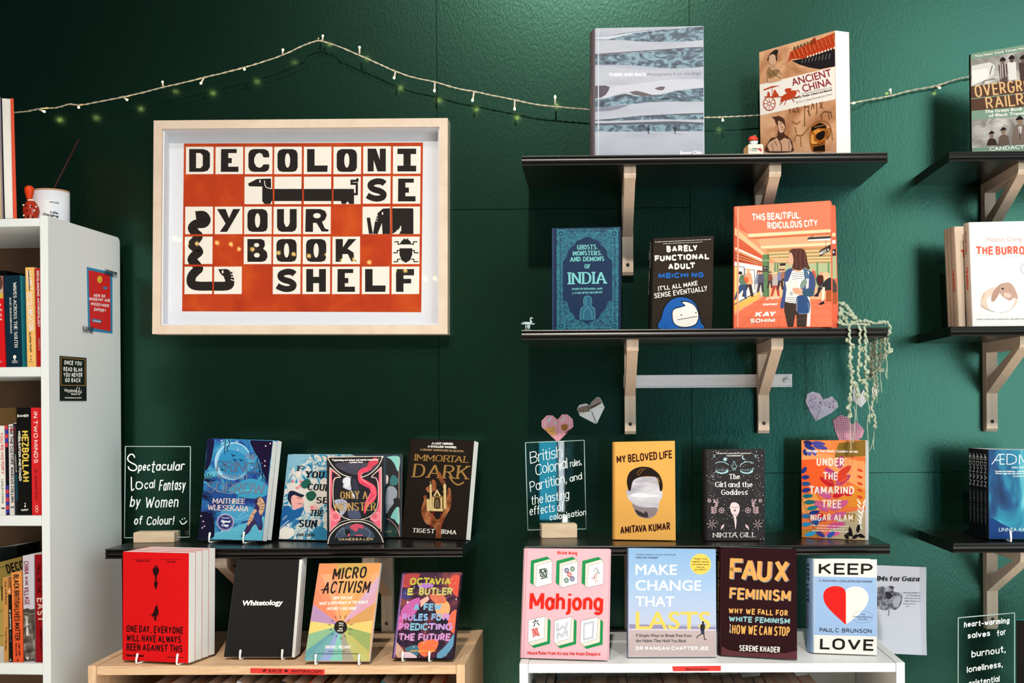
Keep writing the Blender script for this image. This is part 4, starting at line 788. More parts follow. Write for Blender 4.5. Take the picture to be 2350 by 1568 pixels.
c.p('#26262c', "556,782 622,780 622,808 556,812"); c.p('#f6efe2', "870,508 1148,492 1148,515 890,522"); c.p('#3a3436', "868,510 890,480 1148,466 1148,492 890,505"); c.lines('#3a3436', 4, "910,480 930,462 945,478|1090,515 1090,600")
def person(x, y, h, top, leg, hair, lean=0):
    w = h * .11; c.p(leg, [(x - w, y + h * .5), (x + w, y + h * .5), (x + w * 1.3 + lean, y + h), (x + w * .5 + lean, y + h), (x, y + h * .62), (x - w * .9 - lean, y + h), (x - w * 1.7 - lean, y + h)])
    c.b(top, [(x - w * .9, y + h * .17), (x, y + h * .14), (x + w * .9, y + h * .17), (x + w * 1.5, y + h * .5), (x + w, y + h * .55), (x - w, y + h * .55), (x - w * 1.5, y + h * .5)]); c.e('#e2a784', x, y + h * .09, w * .5, h * .07); c.b(hair, [(x - w * .7, y + h * .09), (x - w * .5, y), (x + w * .5, y), (x + w * .7, y + h * .06), (x, y + h * .05)])
person(190, 850, 320, '#d99e78', '#3d3230', '#e0b078', 14); person(312, 865, 290, '#8e8fa6', '#c9c4bd', '#8a3c28'); person(335, 870, 250, '#56546c', '#3a3640', '#5a3024'); person(508, 885, 280, '#b3a8a4', '#b04438', '#e4c6a0', 8); person(565, 850, 240, '#7d7aa0', '#3a3236', '#4a2c24'); person(945, 840, 200, '#c05a44', '#5a5a5a', '#caa070'); person(600, 850, 200, '#9a6a50', '#42342e', '#3a2620'); person(443, 880, 190, '#7d4a3a', '#3a3236', '#2a1c1a')
c.b('#5d7a62', "95,925 130,915 160,970 170,1030 110,1035 80,990"); c.e('#e2a784', 100, 905, 18, 22); c.b('#1f1c20', "70,905 80,880 110,880 120,905 90,910"); c.p('#3b4a70', "90,1030 165,1030 170,1200 148,1195 125,1090 60,1170 40,1210 24,1200 50,1120"); c.b('#e06438', "135,955 185,945 190,1000 160,1010"); c.s_('#3a2a2a', 4, "110,930 160,1000")
c.b('#34343c', "975,960 1010,915 1055,940 1060,1010 1020,1060 985,1010"); c.e('#d89a78', 1038, 905, 20, 26); c.e('#e8b48e', 1090, 930, 46, 50); c.b('#2c2a30', "1060,1010 1110,960 1152,960 1152,1100 1090,1100 1040,1080"); c.b('#4a1e1c', "990,950 1050,920 1060,980 1010,1040"); c.p('#2c2a30', "1000,1060 1050,1060 1010,1140 975,1165 945,1165 990,1120"); c.p('#e6dccb', "1050,1060 1080,1060 1070,1200 1040,1230"); c.b('#22202a', "1010,1255 1050,1225 1072,1235 1065,1255 1020,1265"); c.b('#22202a', "944,1160 985,1145 1010,1155 990,1170"); c.p('#a5542e', "1090,1095 1155,1095 1158,1225 1090,1225")
# the woman in front
c.b('#3e4e7c', "625,870 690,838 720,860 820,850 860,850 940,900 962,1000 958,1100 905,1165 850,1160 820,1100 790,1090 770,1190 640,1190 600,1300 560,1290 585,1150 600,1040 610,930")
c.p('#f1ece4', "700,870 830,860 850,1000 790,1080 770,1250 630,1250 618,1220 640,1020"); c.lines('#33303c', 5, "700,900 830,890|695,920 838,912|690,942 840,932|700,965 820,958|632,1180 740,1185|628,1200 742,1206|625,1222 745,1226|622,1242 745,1246", sm=True)
c.p('#f0e9de', "862,870 896,880 888,1080 916,1300 905,1515 868,1515 880,1300 860,1080"); c.b('#4b6a86', "826,840 855,845 895,920 890,960 860,950"); c.b('#e7ab8c', "700,850 760,885 820,860 790,840 720,830")
c.b('#52302a', "665,660 690,620 760,612 830,620 862,680 880,780 905,840 880,850 840,830 800,862 740,860 700,840 715,760 705,700"); c.b('#e6a98a', "680,655 705,690 712,760 700,800 660,800 655,770 648,745 660,720 665,680"); c.lines('#6d433a', 7, "760,625 735,700 750,800 735,850|800,630 790,720 800,850|840,660 845,760 880,840", sm=True); c.lines('#3c1f1c', 5, "780,620 765,720 780,850|825,650 820,760 850,830|730,640 722,720 725,830", sm=True)
c.p('#dcdcd4', "618,1000 760,962 790,1130 650,1175"); c.b('#a9aeb0', "665,1130 690,1110 710,1140 690,1160"); c.b('#7b8f86', "805,1000 850,960 870,1010 830,1070 790,1060"); c.b('#e8a488', "705,1075 770,1068 825,1095 815,1160 780,1150 720,1130"); c.lines('#b8664e', 3, "720,1090 780,1090|715,1110 780,1112|725,1130 780,1130"); c.b('#33526a', "820,1100 900,1070 955,1100 940,1160 870,1170 830,1150")
c.b('#2d4a78', "755,1170 850,1155 900,1230 905,1320 880,1370 790,1372 750,1340 748,1250"); c.s_('#a8b4c4', 4, "760,1190 755,1340 790,1365 870,1366 895,1330 880,1240", sm=True)
c.p('#3b302a', "612,1230 745,1255 742,1330 790,1375 872,1370 862,1518 755,1518 748,1380 735,1380 712,1518 648,1518 606,1330"); c.s_('#5f5148', 4, "760,1430 850,1425"); c.s_('#6f7a9a', 3, "860,900 880,1080 850,1090")
c.p('#3b2a2c', "1018,634 1150,560 1152,620 1022,706"); c.t('#f1ebe2', 'WEST 4', 1028, 688, 1134, 634, 34, 'S', 7, 6)
c.p('#f39a80', "62,123 80,122 76,1525 58,1526"); c.part = 'title_lettering'
c.t('#f3e9dd', 'THIS BEAUTIFUL,', 236, 294, 806, 264, 88, 'S', 24, 20, gap=6, sp=.25); c.t('#f3e9dd', 'RIDICULOUS CITY', 414, 390, 1002, 356, 86, 'S', 22, 19, gap=6, sp=.25)
c.t('#f0e4d6', 'graphic', 395, 1202, 550, 1198, 30, 'S', 6, 6, it=.35, cap='round'); c.t('#f6ece0', 'memoir', 356, 1276, 532, 1270, 34, 'S', 9, 8, it=.35); c.part = 'author_lettering'; c.t('#f3eee4', 'KAY', 262, 1410, 500, 1404, 68, 'S', 24, 17, it=.35); c.t('#f3eee4', 'SOHINI', 208, 1476, 494, 1470, 50, 'S', 18, 13, it=.2, gap=8)
b2 = make_book('hardcover_book', 'coral graphic novel standing behind its twin, only its right edge showing', 'G2', (80, 170), (1196, 105), (1232, 1520), (100, 1530), Z2, .021, cor, hard=True, depth=2.70, lean=3)
c = b2; c.p('#eecfa6', "1150,430 1200,428 1201,470 1150,472"); c.p('#c96b48', "1150,474 1201,472 1202,500 1150,500"); c.p('#f6efe2', "1150,515 1202,512 1203,552 1150,555"); c.p('#3b2a2c', "1150,628 1208,610 1210,690 1150,700"); c.p('#a8b48a', "1150,700 1210,695 1215,960 1152,960"); c.b('#4a4240', "1152,970 1190,980 1216,1040 1216,1120 1152,1120"); c.p('#a5542e', "1155,1120 1218,1120 1220,1250 1156,1255"); c.t('#f1ebe2', '4', 1172, 672, 1195, 664, 34, 'S', 7, 6)
# ---- my beloved life
bk = make_book('hardcover_book', 'yellow-orange book with a black-haired cut-out face on the right lower black shelf', 'E1', (690, 768), (1112, 760), (1118, 1449), (690, 1443), Z3, .028, '#e0a653', hard=True, shear=(-.004, 0))
c = bk; c.part = 'title_lettering'
c.t('#3a1512', 'MY BELOVED LIFE', 710, 918, 1100, 880, 56, 'S', 15, 10, gap=3, sp=.25, it=.05); c.part = 'author_lettering'; c.t('#3a1512', 'AMITAVA KUMAR', 735, 1408, 1084, 1378, 56, 'S', 14, 10, gap=3, sp=.25, it=.05); c.part = 'cover_art'
sky = nmat('grey_sky_print', [(.3, '#9c97a2'), (.5, '#c3c1c8'), (.7, '#d8d6dc')], 18, .5, 5, 1, stretch=(.5, 1, 2))
c.b(sky, "800,1080 812,1030 850,1012 900,1010 980,1012 1000,1060 1010,1108 1026,1110 1024,1150 1005,1185 995,1240 970,1280 920,1298 860,1280 830,1235 815,1185 795,1172 778,1130 778,1098 800,1105")
c.b('#8b7d80', "818,1195 860,1215 920,1222 990,1225 975,1275 920,1297 860,1278 832,1235"); c.b('#3a3034', "835,1235 870,1250 900,1262 905,1250 920,1255 925,1290 870,1282 845,1260"); c.b('#e6e4ea', "800,1140 850,1120 940,1130 1010,1140 960,1150 850,1150")
c.b('#1f1410', "790,1098 780,1040 795,985 830,955 880,940 940,945 980,970 1008,1000 1026,1050 1026,1095 1010,1108 1002,1060 985,1015 930,1005 870,1012 825,1035 812,1075 805,1105"); c.lines('#7a5a22', 5, "850,990 870,960 910,955|860,1000 890,965|995,1010 1008,1050", sm=True)
c.s_('#c48d42', 3, "700,775 697,1440")
# ---- the girl and the goddess
dk = '#2b2628'
bk = make_book('hardcover_book', 'black starry book with closed blue eyes above the black shelf', 'E2', (196, 252), (855, 246), (860, 1278), (205, 1280), Z3, .030, dk, hard=True, shear=(-.006, 0))
c = bk; c.dots('#d8d4d6', 420, (205, 265, 850, 1265), 1.2, 5, 3); c.dots('#e9e5e8', 24, (210, 270, 850, 1265), 5, 8, 9)
bl = '#a3c9d2'
c.e(bl, 412, 365, 20); c.s_(bl, 4, "388,372 412,360 440,350"); c.e(bl, 624, 345, 24); c.e(dk, 634, 340, 21)
c.lines(bl, 7, "304,410 340,395 400,398 450,425|582,425 640,395 700,396 730,410", sm=True)
for x0 in (302, 578): c.b(bl, [(x0, 488), (x0 + 40, 508), (x0 + 100, 510), (x0 + 142, 478), (x0 + 138, 512), (x0 + 75, 528), (x0 + 20, 515)]); c.lines(bl, 3, '|'.join('%d,%d %d,%d' % (x0 + 15 + i * 17, 492 + 9 * math.sin(i * .5), x0 + 8 + i * 18, 470 + 7 * math.sin(i * .5)) for i in range(8)))
c.s_(bl, 4, "512,385 500,412 500,430 478,438 490,455 500,485 525,485 535,455 550,438 526,430 526,412 512,385"); c.ring(bl, 3, 512, 465, 12, 8)
c.part = 'title_lettering'; w_ = '#f0ece8'
c.t(w_, 'The', 455, 586, 578, 586, 56, 'S', 10, 5, serif=5); c.t(w_, 'Girl and the', 300, 676, 732, 676, 58, 'S', 10, 5, serif=5); c.t(w_, 'Goddess', 368, 764, 664, 764, 58, 'S', 10, 5, serif=5)
c.part = 'author_lettering'; c.t(w_, 'NIKITA GILL', 274, 1242, 768, 1238, 52, 'S', 8, 4.5, serif=6, gap=14); c.part = 'cover_art'
c.t('#d8d4d0', '"Excels in the exploration of womanhood"', 312, 304, 706, 302, 14, 'B', bold=1); c.t('#d8d4d0', 'THE INDEPENDENT', 424, 332, 596, 330, 14, 'B', bold=1, it=.2)
pk = '#e2bfc4'
c.b('#ecd2d2', "470,880 485,855 515,848 550,860 572,890 572,945 555,985 535,1010 540,1060 528,1150 515,1060 505,1010 480,960 468,915"); c.lines(dk, 4, "485,900 510,905|530,905 558,898|520,905 522,925|508,942 520,935 535,942|500,985 520,990 540,985", sm=True); c.p(dk, "505,940 520,932 536,940 520,950")
for s in (1, -1):
    X = lambda x: 520 + s * (x - 520)
    c.s_(pk, 4, [(X(275), 810), (X(310), 850), (X(318), 900)], sm=True); c.s_(pk, 4, [(X(300), 880), (X(285), 930), (X(290), 985)], sm=True)
    for i in range(4): c.e(pk, X(292 + i * 9), 825 + i * 20, 13, 5, rot=-35 * s); c.e(pk, X(325 - i * 2), 820 + i * 20, 12, 5, rot=35 * s); c.e(pk, X(268), 905 + i * 20, 16, 6, rot=-20 * s + 40 * s); c.e(pk, X(305), 900 + i * 20, 14, 5, rot=-30 * s)
    c.ring(pk, 4, X(372), 938, 24); c.e(pk, X(372), 938, 10)
    for i in range(9): c.s_(pk, 5, [(X(372) + 26 * math.cos(i * .7), 938 + 26 * math.sin(i * .7)), (X(372) + 36 * math.cos(i * .7), 938 + 36 * math.sin(i * .7))])
    for i in range(6): a = i * 1.047; c.e(pk, X(234) + 15 * math.cos(a), 830 + 15 * math.sin(a), 8, 5, rot=math.degrees(a))
    for i in range(7): a = i * .9 - .3; c.s_(pk, 5, [(X(262) + 12 * math.cos(a), 1095 + 12 * math.sin(a)), (X(262) + 55 * math.cos(a), 1095 + 55 * math.sin(a))])
    c.p(pk, [(X(360), 1160), (X(368), 1115), (X(402), 1090), (X(398), 1125)]); c.dots('#d8d4d6', 60, (min(X(230), X(300)), 510, max(X(230), X(300)), 790), 1, 4, 5 + s)
    c.lines(bl, 4, '%d,310 %d,345|%d,345 %d,310' % (X(278), X(300), X(276), X(304)))
# ---- under the tamarind tree
bk = make_book('paperback_book', 'orange leaf-patterned book at the right end of the right lower black shelf', 'E2', (1268, 150), (1988, 150), (1987, 1276), (1272, 1242), Z3, .026, '#e8743c', pages=PAGEW)
c = bk; c.p('#f08a4a', "1268,150 1988,150 1987,340 1600,330 1400,320 1268,330"); c.b('#f4a064', "1268,330 1450,300 1700,330 1900,380 1987,420 1987,700 1850,640 1650,560 1450,470 1268,400"); c.p('#f0602c', "1268,370 1500,360 1640,520 1560,700 1380,760 1268,700"); c.p('#ee9a4e', "1268,760 1420,740 1520,900 1400,1000 1270,960"); c.b('#e08a30', "1700,700 1850,660 1987,720 1987,860 1850,900 1700,850")
c.p('#8a6a2c', "1690,180 1987,150 1987,330 1640,345 1660,260"); c.p('#b8a888', "1720,970 1987,930 1987,1276 1700,1262 1500,1250 1650,1100"); c.p('#b07c34', "1272,1150 1460,1140 1500,1240 1272,1238"); c.p('#9c7838', "1650,960 1880,975 1860,1070 1720,1030")
def leaf(col, x, y, L, w, a): c.b(col, [(x, y), (x + L * .3 * math.cos(R(a)) - w * math.sin(R(a)), y + L * .3 * math.sin(R(a)) + w * math.cos(R(a))), (x + L * .75 * math.cos(R(a)) - w * .8 * math.sin(R(a)), y + L * .75 * math.sin(R(a)) + w * .8 * math.cos(R(a))), (x + L * math.cos(R(a)), y + L * math.sin(R(a))), (x + L * .75 * math.cos(R(a)) + w * .8 * math.sin(R(a)), y + L * .75 * math.sin(R(a)) - w * .8 * math.cos(R(a))), (x + L * .3 * math.cos(R(a)) + w * math.sin(R(a)), y + L * .3 * math.sin(R(a)) - w * math.cos(R(a)))])
mg, rd = '#b8407a', '#c8242c'
for x, y, L, w, a, k in ((1690, 470, 150, 42, -75, mg), (1680, 560, 190, 38, -40, '#d4402c'), (1670, 580, 180, 40, -140, mg), (1650, 650, 200, 38, -32, mg), (1640, 660, 190, 40, -150, rd), (1620, 790, 220, 40, -28, rd), (1610, 800, 220, 42, -148, '#c85a8e'), (1590, 930, 230, 42, -25, '#c85a8e'), (1580, 940, 210, 42, -150, '#c85a8e'), (1570, 1040, 220, 38, -20, '#c85a8e'), (1565, 1050, 200, 38, -155, rd), (1550, 1130, 220, 34, -12, '#d0508a'), (1535, 1210, 170, 30, -5, '#e05a9a'), (1740, 700, 120, 50, 30, rd), (1760, 520, 120, 50, 120, '#d8402c')): leaf(k, x, y, L, w, a)
c.s_('#f08a6a', 5, "1530,1240 1560,1100 1600,850 1650,640 1700,450", sm=True); c.lines('#f0a080', 3, "1600,860 1760,760|1590,930 1440,860|1650,650 1500,560|1570,1050 1760,980|1650,650 1800,560|1600,860 1450,760")
nv, te = '#28357c', '#1f6a74'
for x, y, L, a, k in ((1290, 170, 120, 10, '#2c2a5c'), (1300, 200, 140, 25, nv), (1380, 180, 160, 5, '#4a4a9c'), (1400, 210, 170, 12, '#4a4a9c'), (1300, 250, 80, 70, nv), (1350, 260, 70, 75, '#5a5aa8'), (1400, 250, 80, 70, '#5a5aa8'), (1270, 520, 90, -50, nv), (1272, 570, 90, -5, nv), (1272, 640, 100, 0, '#24508a'), (1275, 720, 100, -10, nv), (1280, 780, 120, -3, te), (1300, 850, 130, -3, te), (1330, 925, 130, -12, '#1f7a86'), (1272, 1000, 100, 5, '#2a70a8'), (1350, 980, 130, -15, nv), (1272, 1100, 110, -5, '#2a8ab8'), (1380, 1080, 140, -20, '#2458a8'), (1310, 1220, 130, -15, '#2a9ad0'), (1440, 1180, 110, 30, '#3a3a8c'), (1560, 1240, 110, -35, '#2c58b0'), (1440, 1120, 80, -100, '#24508a')): leaf(k, x, y, L, 24, a)
c.s_('#1f4a5c', 5, "1275,800 1320,930 1370,1060 1420,1160 1460,1240", sm=True)
for i in range(7): leaf('#f4efe8', 1890 + i * 12, 1230 - i * 60, 80, 9, -65)
for i in range(6): leaf('#f4efe8', 1950 - i * 2, 1150 - i * 55, 80, 9, -125)
for i in range(5): leaf('#d8462c', 1960, 500 + i * 75, 70, 14, -160)
for x, y, L, a in ((1830, 1230, 110, -100), (1850, 1220, 80, -160), (1900, 1190, 100, -80), (1840, 1250, 80, -25), (1900, 1210, 90, 20), (1800, 1260, 70, -130)): leaf('#191618', x, y, L, 20, a)
c.s_('#191618', 5, "1820,1275 1880,1210 1920,1180"); c.t('#f6ece4', 'One night. Four friends. Countless secrets.', 1322, 282, 1910, 290, 30, 'B', bold=1.5)
c.part = 'title_lettering'; cr = '#f4e3d8'
for s, x0, x1, y in (('UNDER', 1440, 1752, 440), ('THE', 1514, 1676, 598), ('TAMARIND', 1358, 1862, 756), ('TREE', 1500, 1718, 912)): c.t(cr, s, x0, y, x1, y + 2, 92, 'S', 17, 15, gap=22)
c.part = 'author_lettering'; c.t(cr, 'NIGAR ALAM', 1374, 1058, 1858, 1060, 80, 'S', 14, 12, gap=14); c.part = 'cover_art'
c.tm('#f4ece4', [('A lush, compelling drama, and a reminder that', 1370, 1110, 1800, 1126), ('personal secrets can shape the world.', 1440, 1142, 1760, 1154), ('Charmaine Wilkerson, New York Times bestseller', 1392, 1170, 1800, 1186)], 14, bold=1)
# ---- prince without sorrow
nf = nmat('blue_night_forest_print', [(.25, '#141436'), (.42, '#27408c'), (.52, '#2f7fb4'), (.62, '#5fb4cc'), (.8, '#1a1a4c')], 13, .35, 6, 1.6)
bk = make_book('paperback_book', 'blue moonlit fantasy book with a tiger, on a white wire stand', 'C5', (1232, 140), (2020, 166), (1893, 1366), (1123, 1348), Z4, .020, nf, lift=.005, pages=PAGEW, n=2, labels=['second copy of the moonlit tiger book, only its page edges showing behind the first'], group='copies of the moonlit tiger fantasy', stepx=.0)
PRINCE = bk; c = bk
c.b('#4f9cc8', "1330,420 1350,300 1430,230 1540,200 1650,230 1730,300 1750,420 1720,530 1640,610 1520,640 1410,600 1350,520"); c.b('#2f86b8', "1370,430 1400,330 1480,280 1580,290 1680,340 1720,430 1690,520 1610,590 1500,590 1410,530"); c.s_('#a9d6e8', 14, "1460,215 1560,192 1660,225 1730,300", sm=True); c.b('#9ccbe2', "1320,400 1360,290 1450,215 1380,330 1360,450 1420,570 1520,630 1400,600 1335,510"); c.s_('#8fd0e0', 10, "1380,560 1460,620 1580,630 1690,560", sm=True)
c.b('#3c94b8', "1480,760 1620,660 1760,620 1900,660 1960,720 1940,820 1800,860 1640,840"); c.b('#214a8c', "1180,800 1300,740 1460,780 1600,820 1500,900 1300,900 1170,880"); c.b('#5cb2cc', "1160,1340 1300,1280 1500,1220 1700,1150 1920,1080 1895,1362 1500,1352"); c.b('#4a9ac4', "1400,1010 1560,980 1760,960 1800,1080 1640,1140 1440,1160"); c.lines('#8fcfe0', 5, "1200,660 1350,760 1520,800 1700,760 1850,780|1250,1320 1420,1260 1600,1230|1450,940 1560,1000 1700,1000 1600,1080|1480,1060 1600,1110 1720,1060", sm=True)
c.b('#151334', "1235,145 1310,148 1300,300 1270,430 1225,520 1205,500 1225,330"); c.b('#1a1030', "1760,155 2018,168 1985,420 1960,660 1930,620 1890,500 1850,380 1790,280"); c.lines('#141230', 9, "1310,150 1300,260 1250,400 1215,520|1450,150 1440,320|1490,150 1500,200 1470,260 1480,300|1850,160 1870,320 1830,400 1880,560 1950,670|1880,480 1900,560 1890,640|1860,460 1855,600", sm=True)
for i in range(9): a = R(200 + i * 22); c.s_('#121434', 9, [(1225, 650), (1225 + 100 * math.cos(a), 650 + 90 * math.sin(a))])
for i in range(9): a = R(230 + i * 20); c.s_('#141434', 9, [(1190, 850), (1190 + 100 * math.cos(a), 850 + 90 * math.sin(a))])
for i in range(11): a = R(190 + i * 24); c.s_('#15163c', 8, [(1260, 1060), (1260 + 90 * math.cos(a), 1060 + 80 * math.sin(a))])
c.b('#14112e', "1150,1040 1220,1020 1300,1080 1320,1200 1300,1330 1130,1345 1140,1180")
for x, y in ((1545, 345), (1565, 400), (1640, 402), (1440, 455), (1410, 515)): c.lines('#10183a', 6, '%d,%d %d,%d %d,%d' % (x - 22, y - 16, x, y + 6, x + 26, y - 6)); c.b('#10183a', [(x - 8, y - 8), (x + 8, y - 4), (x + 4, y + 12), (x - 6, y + 8)])
for x, y in ((1405, 165), (1590, 178), (1770, 486), (1935, 230), (1990, 200), (1925, 468), (1160, 1070), (1187, 1134), (1175, 1212), (1200, 1193), (1680, 1284), (1410, 1250), (1925, 410), (1865, 1248), (1600, 275), (1415, 198)): c.e('#f0c8dc', x, y, 9)
c.b('#3a2a52', "1835,850 1890,842 1925,890 1930,960 1890,1080 1900,1180 1885,1240 1850,1230 1820,1170 1780,1190 1730,1270 1640,1320 1690,1230 1720,1150 1740,1080 1800,990 1810,920 1795,900"); c.b('#c9a080', "1850,855 1885,850 1915,900 1925,960 1890,1050 1850,1040 1860,960 1830,920"); c.b('#cda386', "1740,1080 1800,990 1830,1020 1790,1100 1730,1180 1715,1170"); c.lines('#1c1430', 6, "1840,900 1880,890|1865,930 1915,920|1870,960 1925,955|1865,990 1915,990|1770,1040 1810,1060|1745,1090 1790,1110|1735,1120 1775,1150|1840,870 1870,862"); c.b('#28407c', "1790,1080 1840,1010 1880,1100 1870,1200 1830,1160"); c.e('#15122c', 1822, 900, 18, 12)
c.e('#d8c8e0', 1452, 1144, 104, 102); c.e('#26306e', 1452, 1144, 96, 94); c.ring('#c9b8dc', 3, 1452, 1144, 86, 84); c.t('#f2eef6', 'Readers', 1412, 1096, 1504, 1100, 12, 'B', bold=1); c.t('#f6f2fa', 'Signed', 1396, 1144, 1508, 1150, 30, 'B', bold=2.5, it=.1); c.t('#f6f2fa', 'Copy', 1404, 1190, 1492, 1196, 30, 'B', bold=2.5, it=.1)
c.part = 'title_lettering'; sv = '#8d8a9c'
c.t(sv, 'THE', 1675, 388, 1812, 394, 62, 'S', 9, 5, serif=4); c.t('#5d6680', 'PRINCE', 1342, 530, 1884, 560, 125, 'S', 15, 7, serif=9); c.t(sv, 'WITHOUT', 1352, 622, 1730, 636, 60, 'S', 8, 5, serif=4); c.t('#77768c', 'SORROW', 1226, 785, 1920, 808, 125, 'S', 15, 7, serif=9)
c.part = 'author_lettering'; c.t('#eed3ca', 'MAITHREE', 1298, 918, 1688, 926, 62, 'S', 10, 6, serif=4, gap=4); c.t('#eed3ca', 'WIJESEKARA', 1238, 1000, 1726, 1014, 66, 'S', 10, 6, serif=4, gap=4)
stand(PRINCE, 'C5', [(1273, 1280, 1384), (1730, 1272, 1384)], Z4, 'white wire stand under the moonlit tiger book on the left black shelf')
# ---- if you could see the sun
cl = nmat('swirling_cloud_print', [(.40, '#2e7fa6'), (.47, '#6fb0c8'), (.52, '#d8d2cc'), (.58, '#e6dccf'), (.64, '#8cb8c4')], 26, .4, 3, 3)
bk = make_book('paperback_book', 'blue and cream swirling book partly hidden behind the red-haired fantasy book', 'C6', (192, 297), (832, 300), (748, 1226), (92, 1211), Z4, .020, '#8ab4c6', pages=PAGEW, n=2, labels=['second copy of the blue swirling book, its top edge showing behind the first'], group='copies of the blue swirling book')
c = bk
c.p(cl, "200,300 828,303 745,1222 95,1209"); c.b('#7fb2c8', "195,300 420,300 380,380 300,420 220,470 200,560 175,600"); c.b('#1f5e9a', "135,880 200,850 260,900 360,860 330,960 260,1000 180,1050 110,1080"); c.b('#d9d4cc', "190,640 250,600 330,620 400,600 460,680 520,660 560,560 612,560 700,600 660,760 500,900 380,920 360,800 300,740 220,740")
c.b('#eaa9a2', "215,740 260,720 330,740 360,800 350,860 300,880 260,895 240,860 222,810 212,780"); c.b('#16213a', "190,760 205,700 250,690 310,715 370,740 330,760 260,735 225,770 232,850 200,800"); c.b('#205d50', "330,610 400,560 440,600 400,660 350,660"); c.b('#1f5a48', "390,720 460,690 500,740 450,800 400,780"); c.lines('#12203a', 5, "290,760 320,772 345,765|218,772 240,778|300,830 345,830", sm=True)
c.b('#e8b4ac', "420,860 480,840 520,880 470,910"); c.b('#2f7fa6', "480,1100 560,1080 612,1120 610,1215 500,1220 460,1180"); c.lines('#eaf0f0', 6, "120,1080 200,1010|140,1000 180,960|160,1110 240,1040|480,1060 540,1000|420,1000 470,960|560,940 600,900"); c.b('#e8e2d8', "120,1200 100,1120 150,1090 240,1100 260,1160 200,1205"); c.b('#2c6ea0', "240,1040 300,1000 330,1020 260,1070")
for x, y in ((240, 590), (320, 640), (290, 660), (450, 870), (330, 590)): c.b('#e0738a', [(x - 16, y), (x, y - 14), (x + 18, y - 4), (x + 8, y + 14)])
c.lines('#16324c', 3, "360,380 400,350 460,360 480,400 440,420|200,440 240,480 230,540|500,340 560,330 600,350|170,620 200,590|380,420 360,460", sm=True); c.tm('#7a9098', [('Lorem quiet clever charming voice', 440, 412, 700, 416)][:0], 10)
c.part = 'title_lettering'; bk_ = '#15141a'
c.t(bk_, 'IF', 288, 476, 355, 480, 58, 'S', 17, 9, serif=4); c.t(bk_, 'YOU', 378, 548, 580, 556, 72, 'S', 20, 10, serif=5); c.t(bk_, 'COULD', 402, 682, 700, 700, 72, 'S', 19, 10, serif=5); c.t(bk_, 'SEE', 492, 826, 690, 832, 72, 'S', 19, 10, serif=5); c.t(bk_, 'THE', 425, 958, 570, 966, 66, 'S', 17, 9, serif=5); c.t(bk_, 'SUN', 305, 1080, 500, 1088, 80, 'S', 20, 10, serif=5)
c.part = 'author_lettering'; c.t(bk_, 'ANN LIANG', 284, 1178, 486, 1184, 32, 'S', 7, 4, serif=2)
# ---- only a monster, with its sequel behind
bk2 = make_book('paperback_book', 'teal and black fantasy sequel half hidden between two other fantasy books', 'C6', (870, 296), (1422, 293), (1414, 1190), (838, 1190), Z4, .022, '#20323f', depth=2.80, yaw=4, pages=PAGESC)
c = bk2; c.p('#131418', "1250,330 1405,330 1400,1180 1250,1180"); c.b('#7fc0b8', "1260,325 1395,325 1380,480 1340,400 1300,350"); c.b('#2a6a6c', "1290,590 1320,520 1380,560 1370,620 1310,630"); c.b('#8d939e', "1255,680 1320,640 1370,700 1350,800 1290,880 1250,930"); c.b('#7fc0b8', "1380,860 1395,1050 1340,1000 1300,970"); c.s_('#e0b8a8', 4, "1390,325 1390,1060 1395,1180"); c.s_('#e0b8a8', 4, "1250,990 1300,1010 1360,1080 1395,1160", sm=True); c.b('#14382e', "1250,1080 1330,1080 1370,1160 1250,1180"); c.b('#101014', "1330,780 1390,770 1405,860 1350,850"); c.b('#c8b2ae', "1252,520 1275,540 1270,600 1252,610"); c.t('#a08a7a', 'VANESSA LEN', 1060, 1140, 1308, 1140, 24, 'B')
bk = make_book('paperback_book', 'black and pink fantasy book with a flame-haired woman, foremost on the left black shelf', 'C6', (614, 318), (1224, 312), (1224, 1252), (618, 1268), Z4, .018, '#1d181c', pages=PAGEW, lean=7)
c = bk; pkk = '#e4647a'
c.p('#f0dccb', "620,322 1222,316 1222,330 620,334"); c.p('#141216', "640,330 1200,322 1205,1240 640,1255"); c.b('#3c3a48', "700,400 900,380 1150,400 1100,470 950,520 800,480"); c.lines('#4f4c5e', 6, "760,420 800,460 840,420|860,400 880,450 910,400 930,460 960,400|980,440 1010,400 1040,450|740,450 780,450", sm=True)
c.b('#c43c50', "960,520 985,450 1040,430 1070,370 1140,330 1170,380 1110,430 1080,470 1000,480 985,540 1000,560"); c.p(pkk, "645,450 750,532 700,545 670,600 660,860 700,930 760,1000 650,1130"); c.p(pkk, "1195,440 1090,530 1140,545 1165,600 1170,850 1140,930 1080,995 1196,1110"); c.p('#16131a', "668,480 745,532 692,545 665,600"); c.p('#16131a', "1172,475 1095,530 1145,545 1170,600")
for x in (705, 1130):
    c.e('#f07484', x, 965, 58, 55); c.ring('#a42c40', 5, x, 965, 20); c.ring('#a42c40', 4, x, 965, 36); c.e('#a42c40', x, 965, 8)
    for i in range(8): a = i * .785; c.e('#f58a96', x + 48 * math.cos(a), 965 + 46 * math.sin(a), 16, 12)
cm = '#f2ddcb'
c.s_(cm, 8, "622,340 680,430 780,515 920,548 1050,520 1160,430 1210,330", sm=True); c.s_(cm, 7, "645,440 640,700 645,1130"); c.s_(cm, 7, "1198,432 1200,700 1196,1130")
c.b('#17141a', "690,600 720,545 800,540 1020,545 1120,540 1155,600 1165,750 1160,880 1080,970 940,1000 800,985 710,900 682,760"); c.s_(cm, 7, "652,445 740,520 755,545 710,550 684,600 678,760 700,880 780,970 860,1000", sm=True); c.s_(cm, 6, "1190,440 1110,520 1095,545 1140,555 1162,620 1166,780 1140,900 1060,975 980,1000", sm=True)
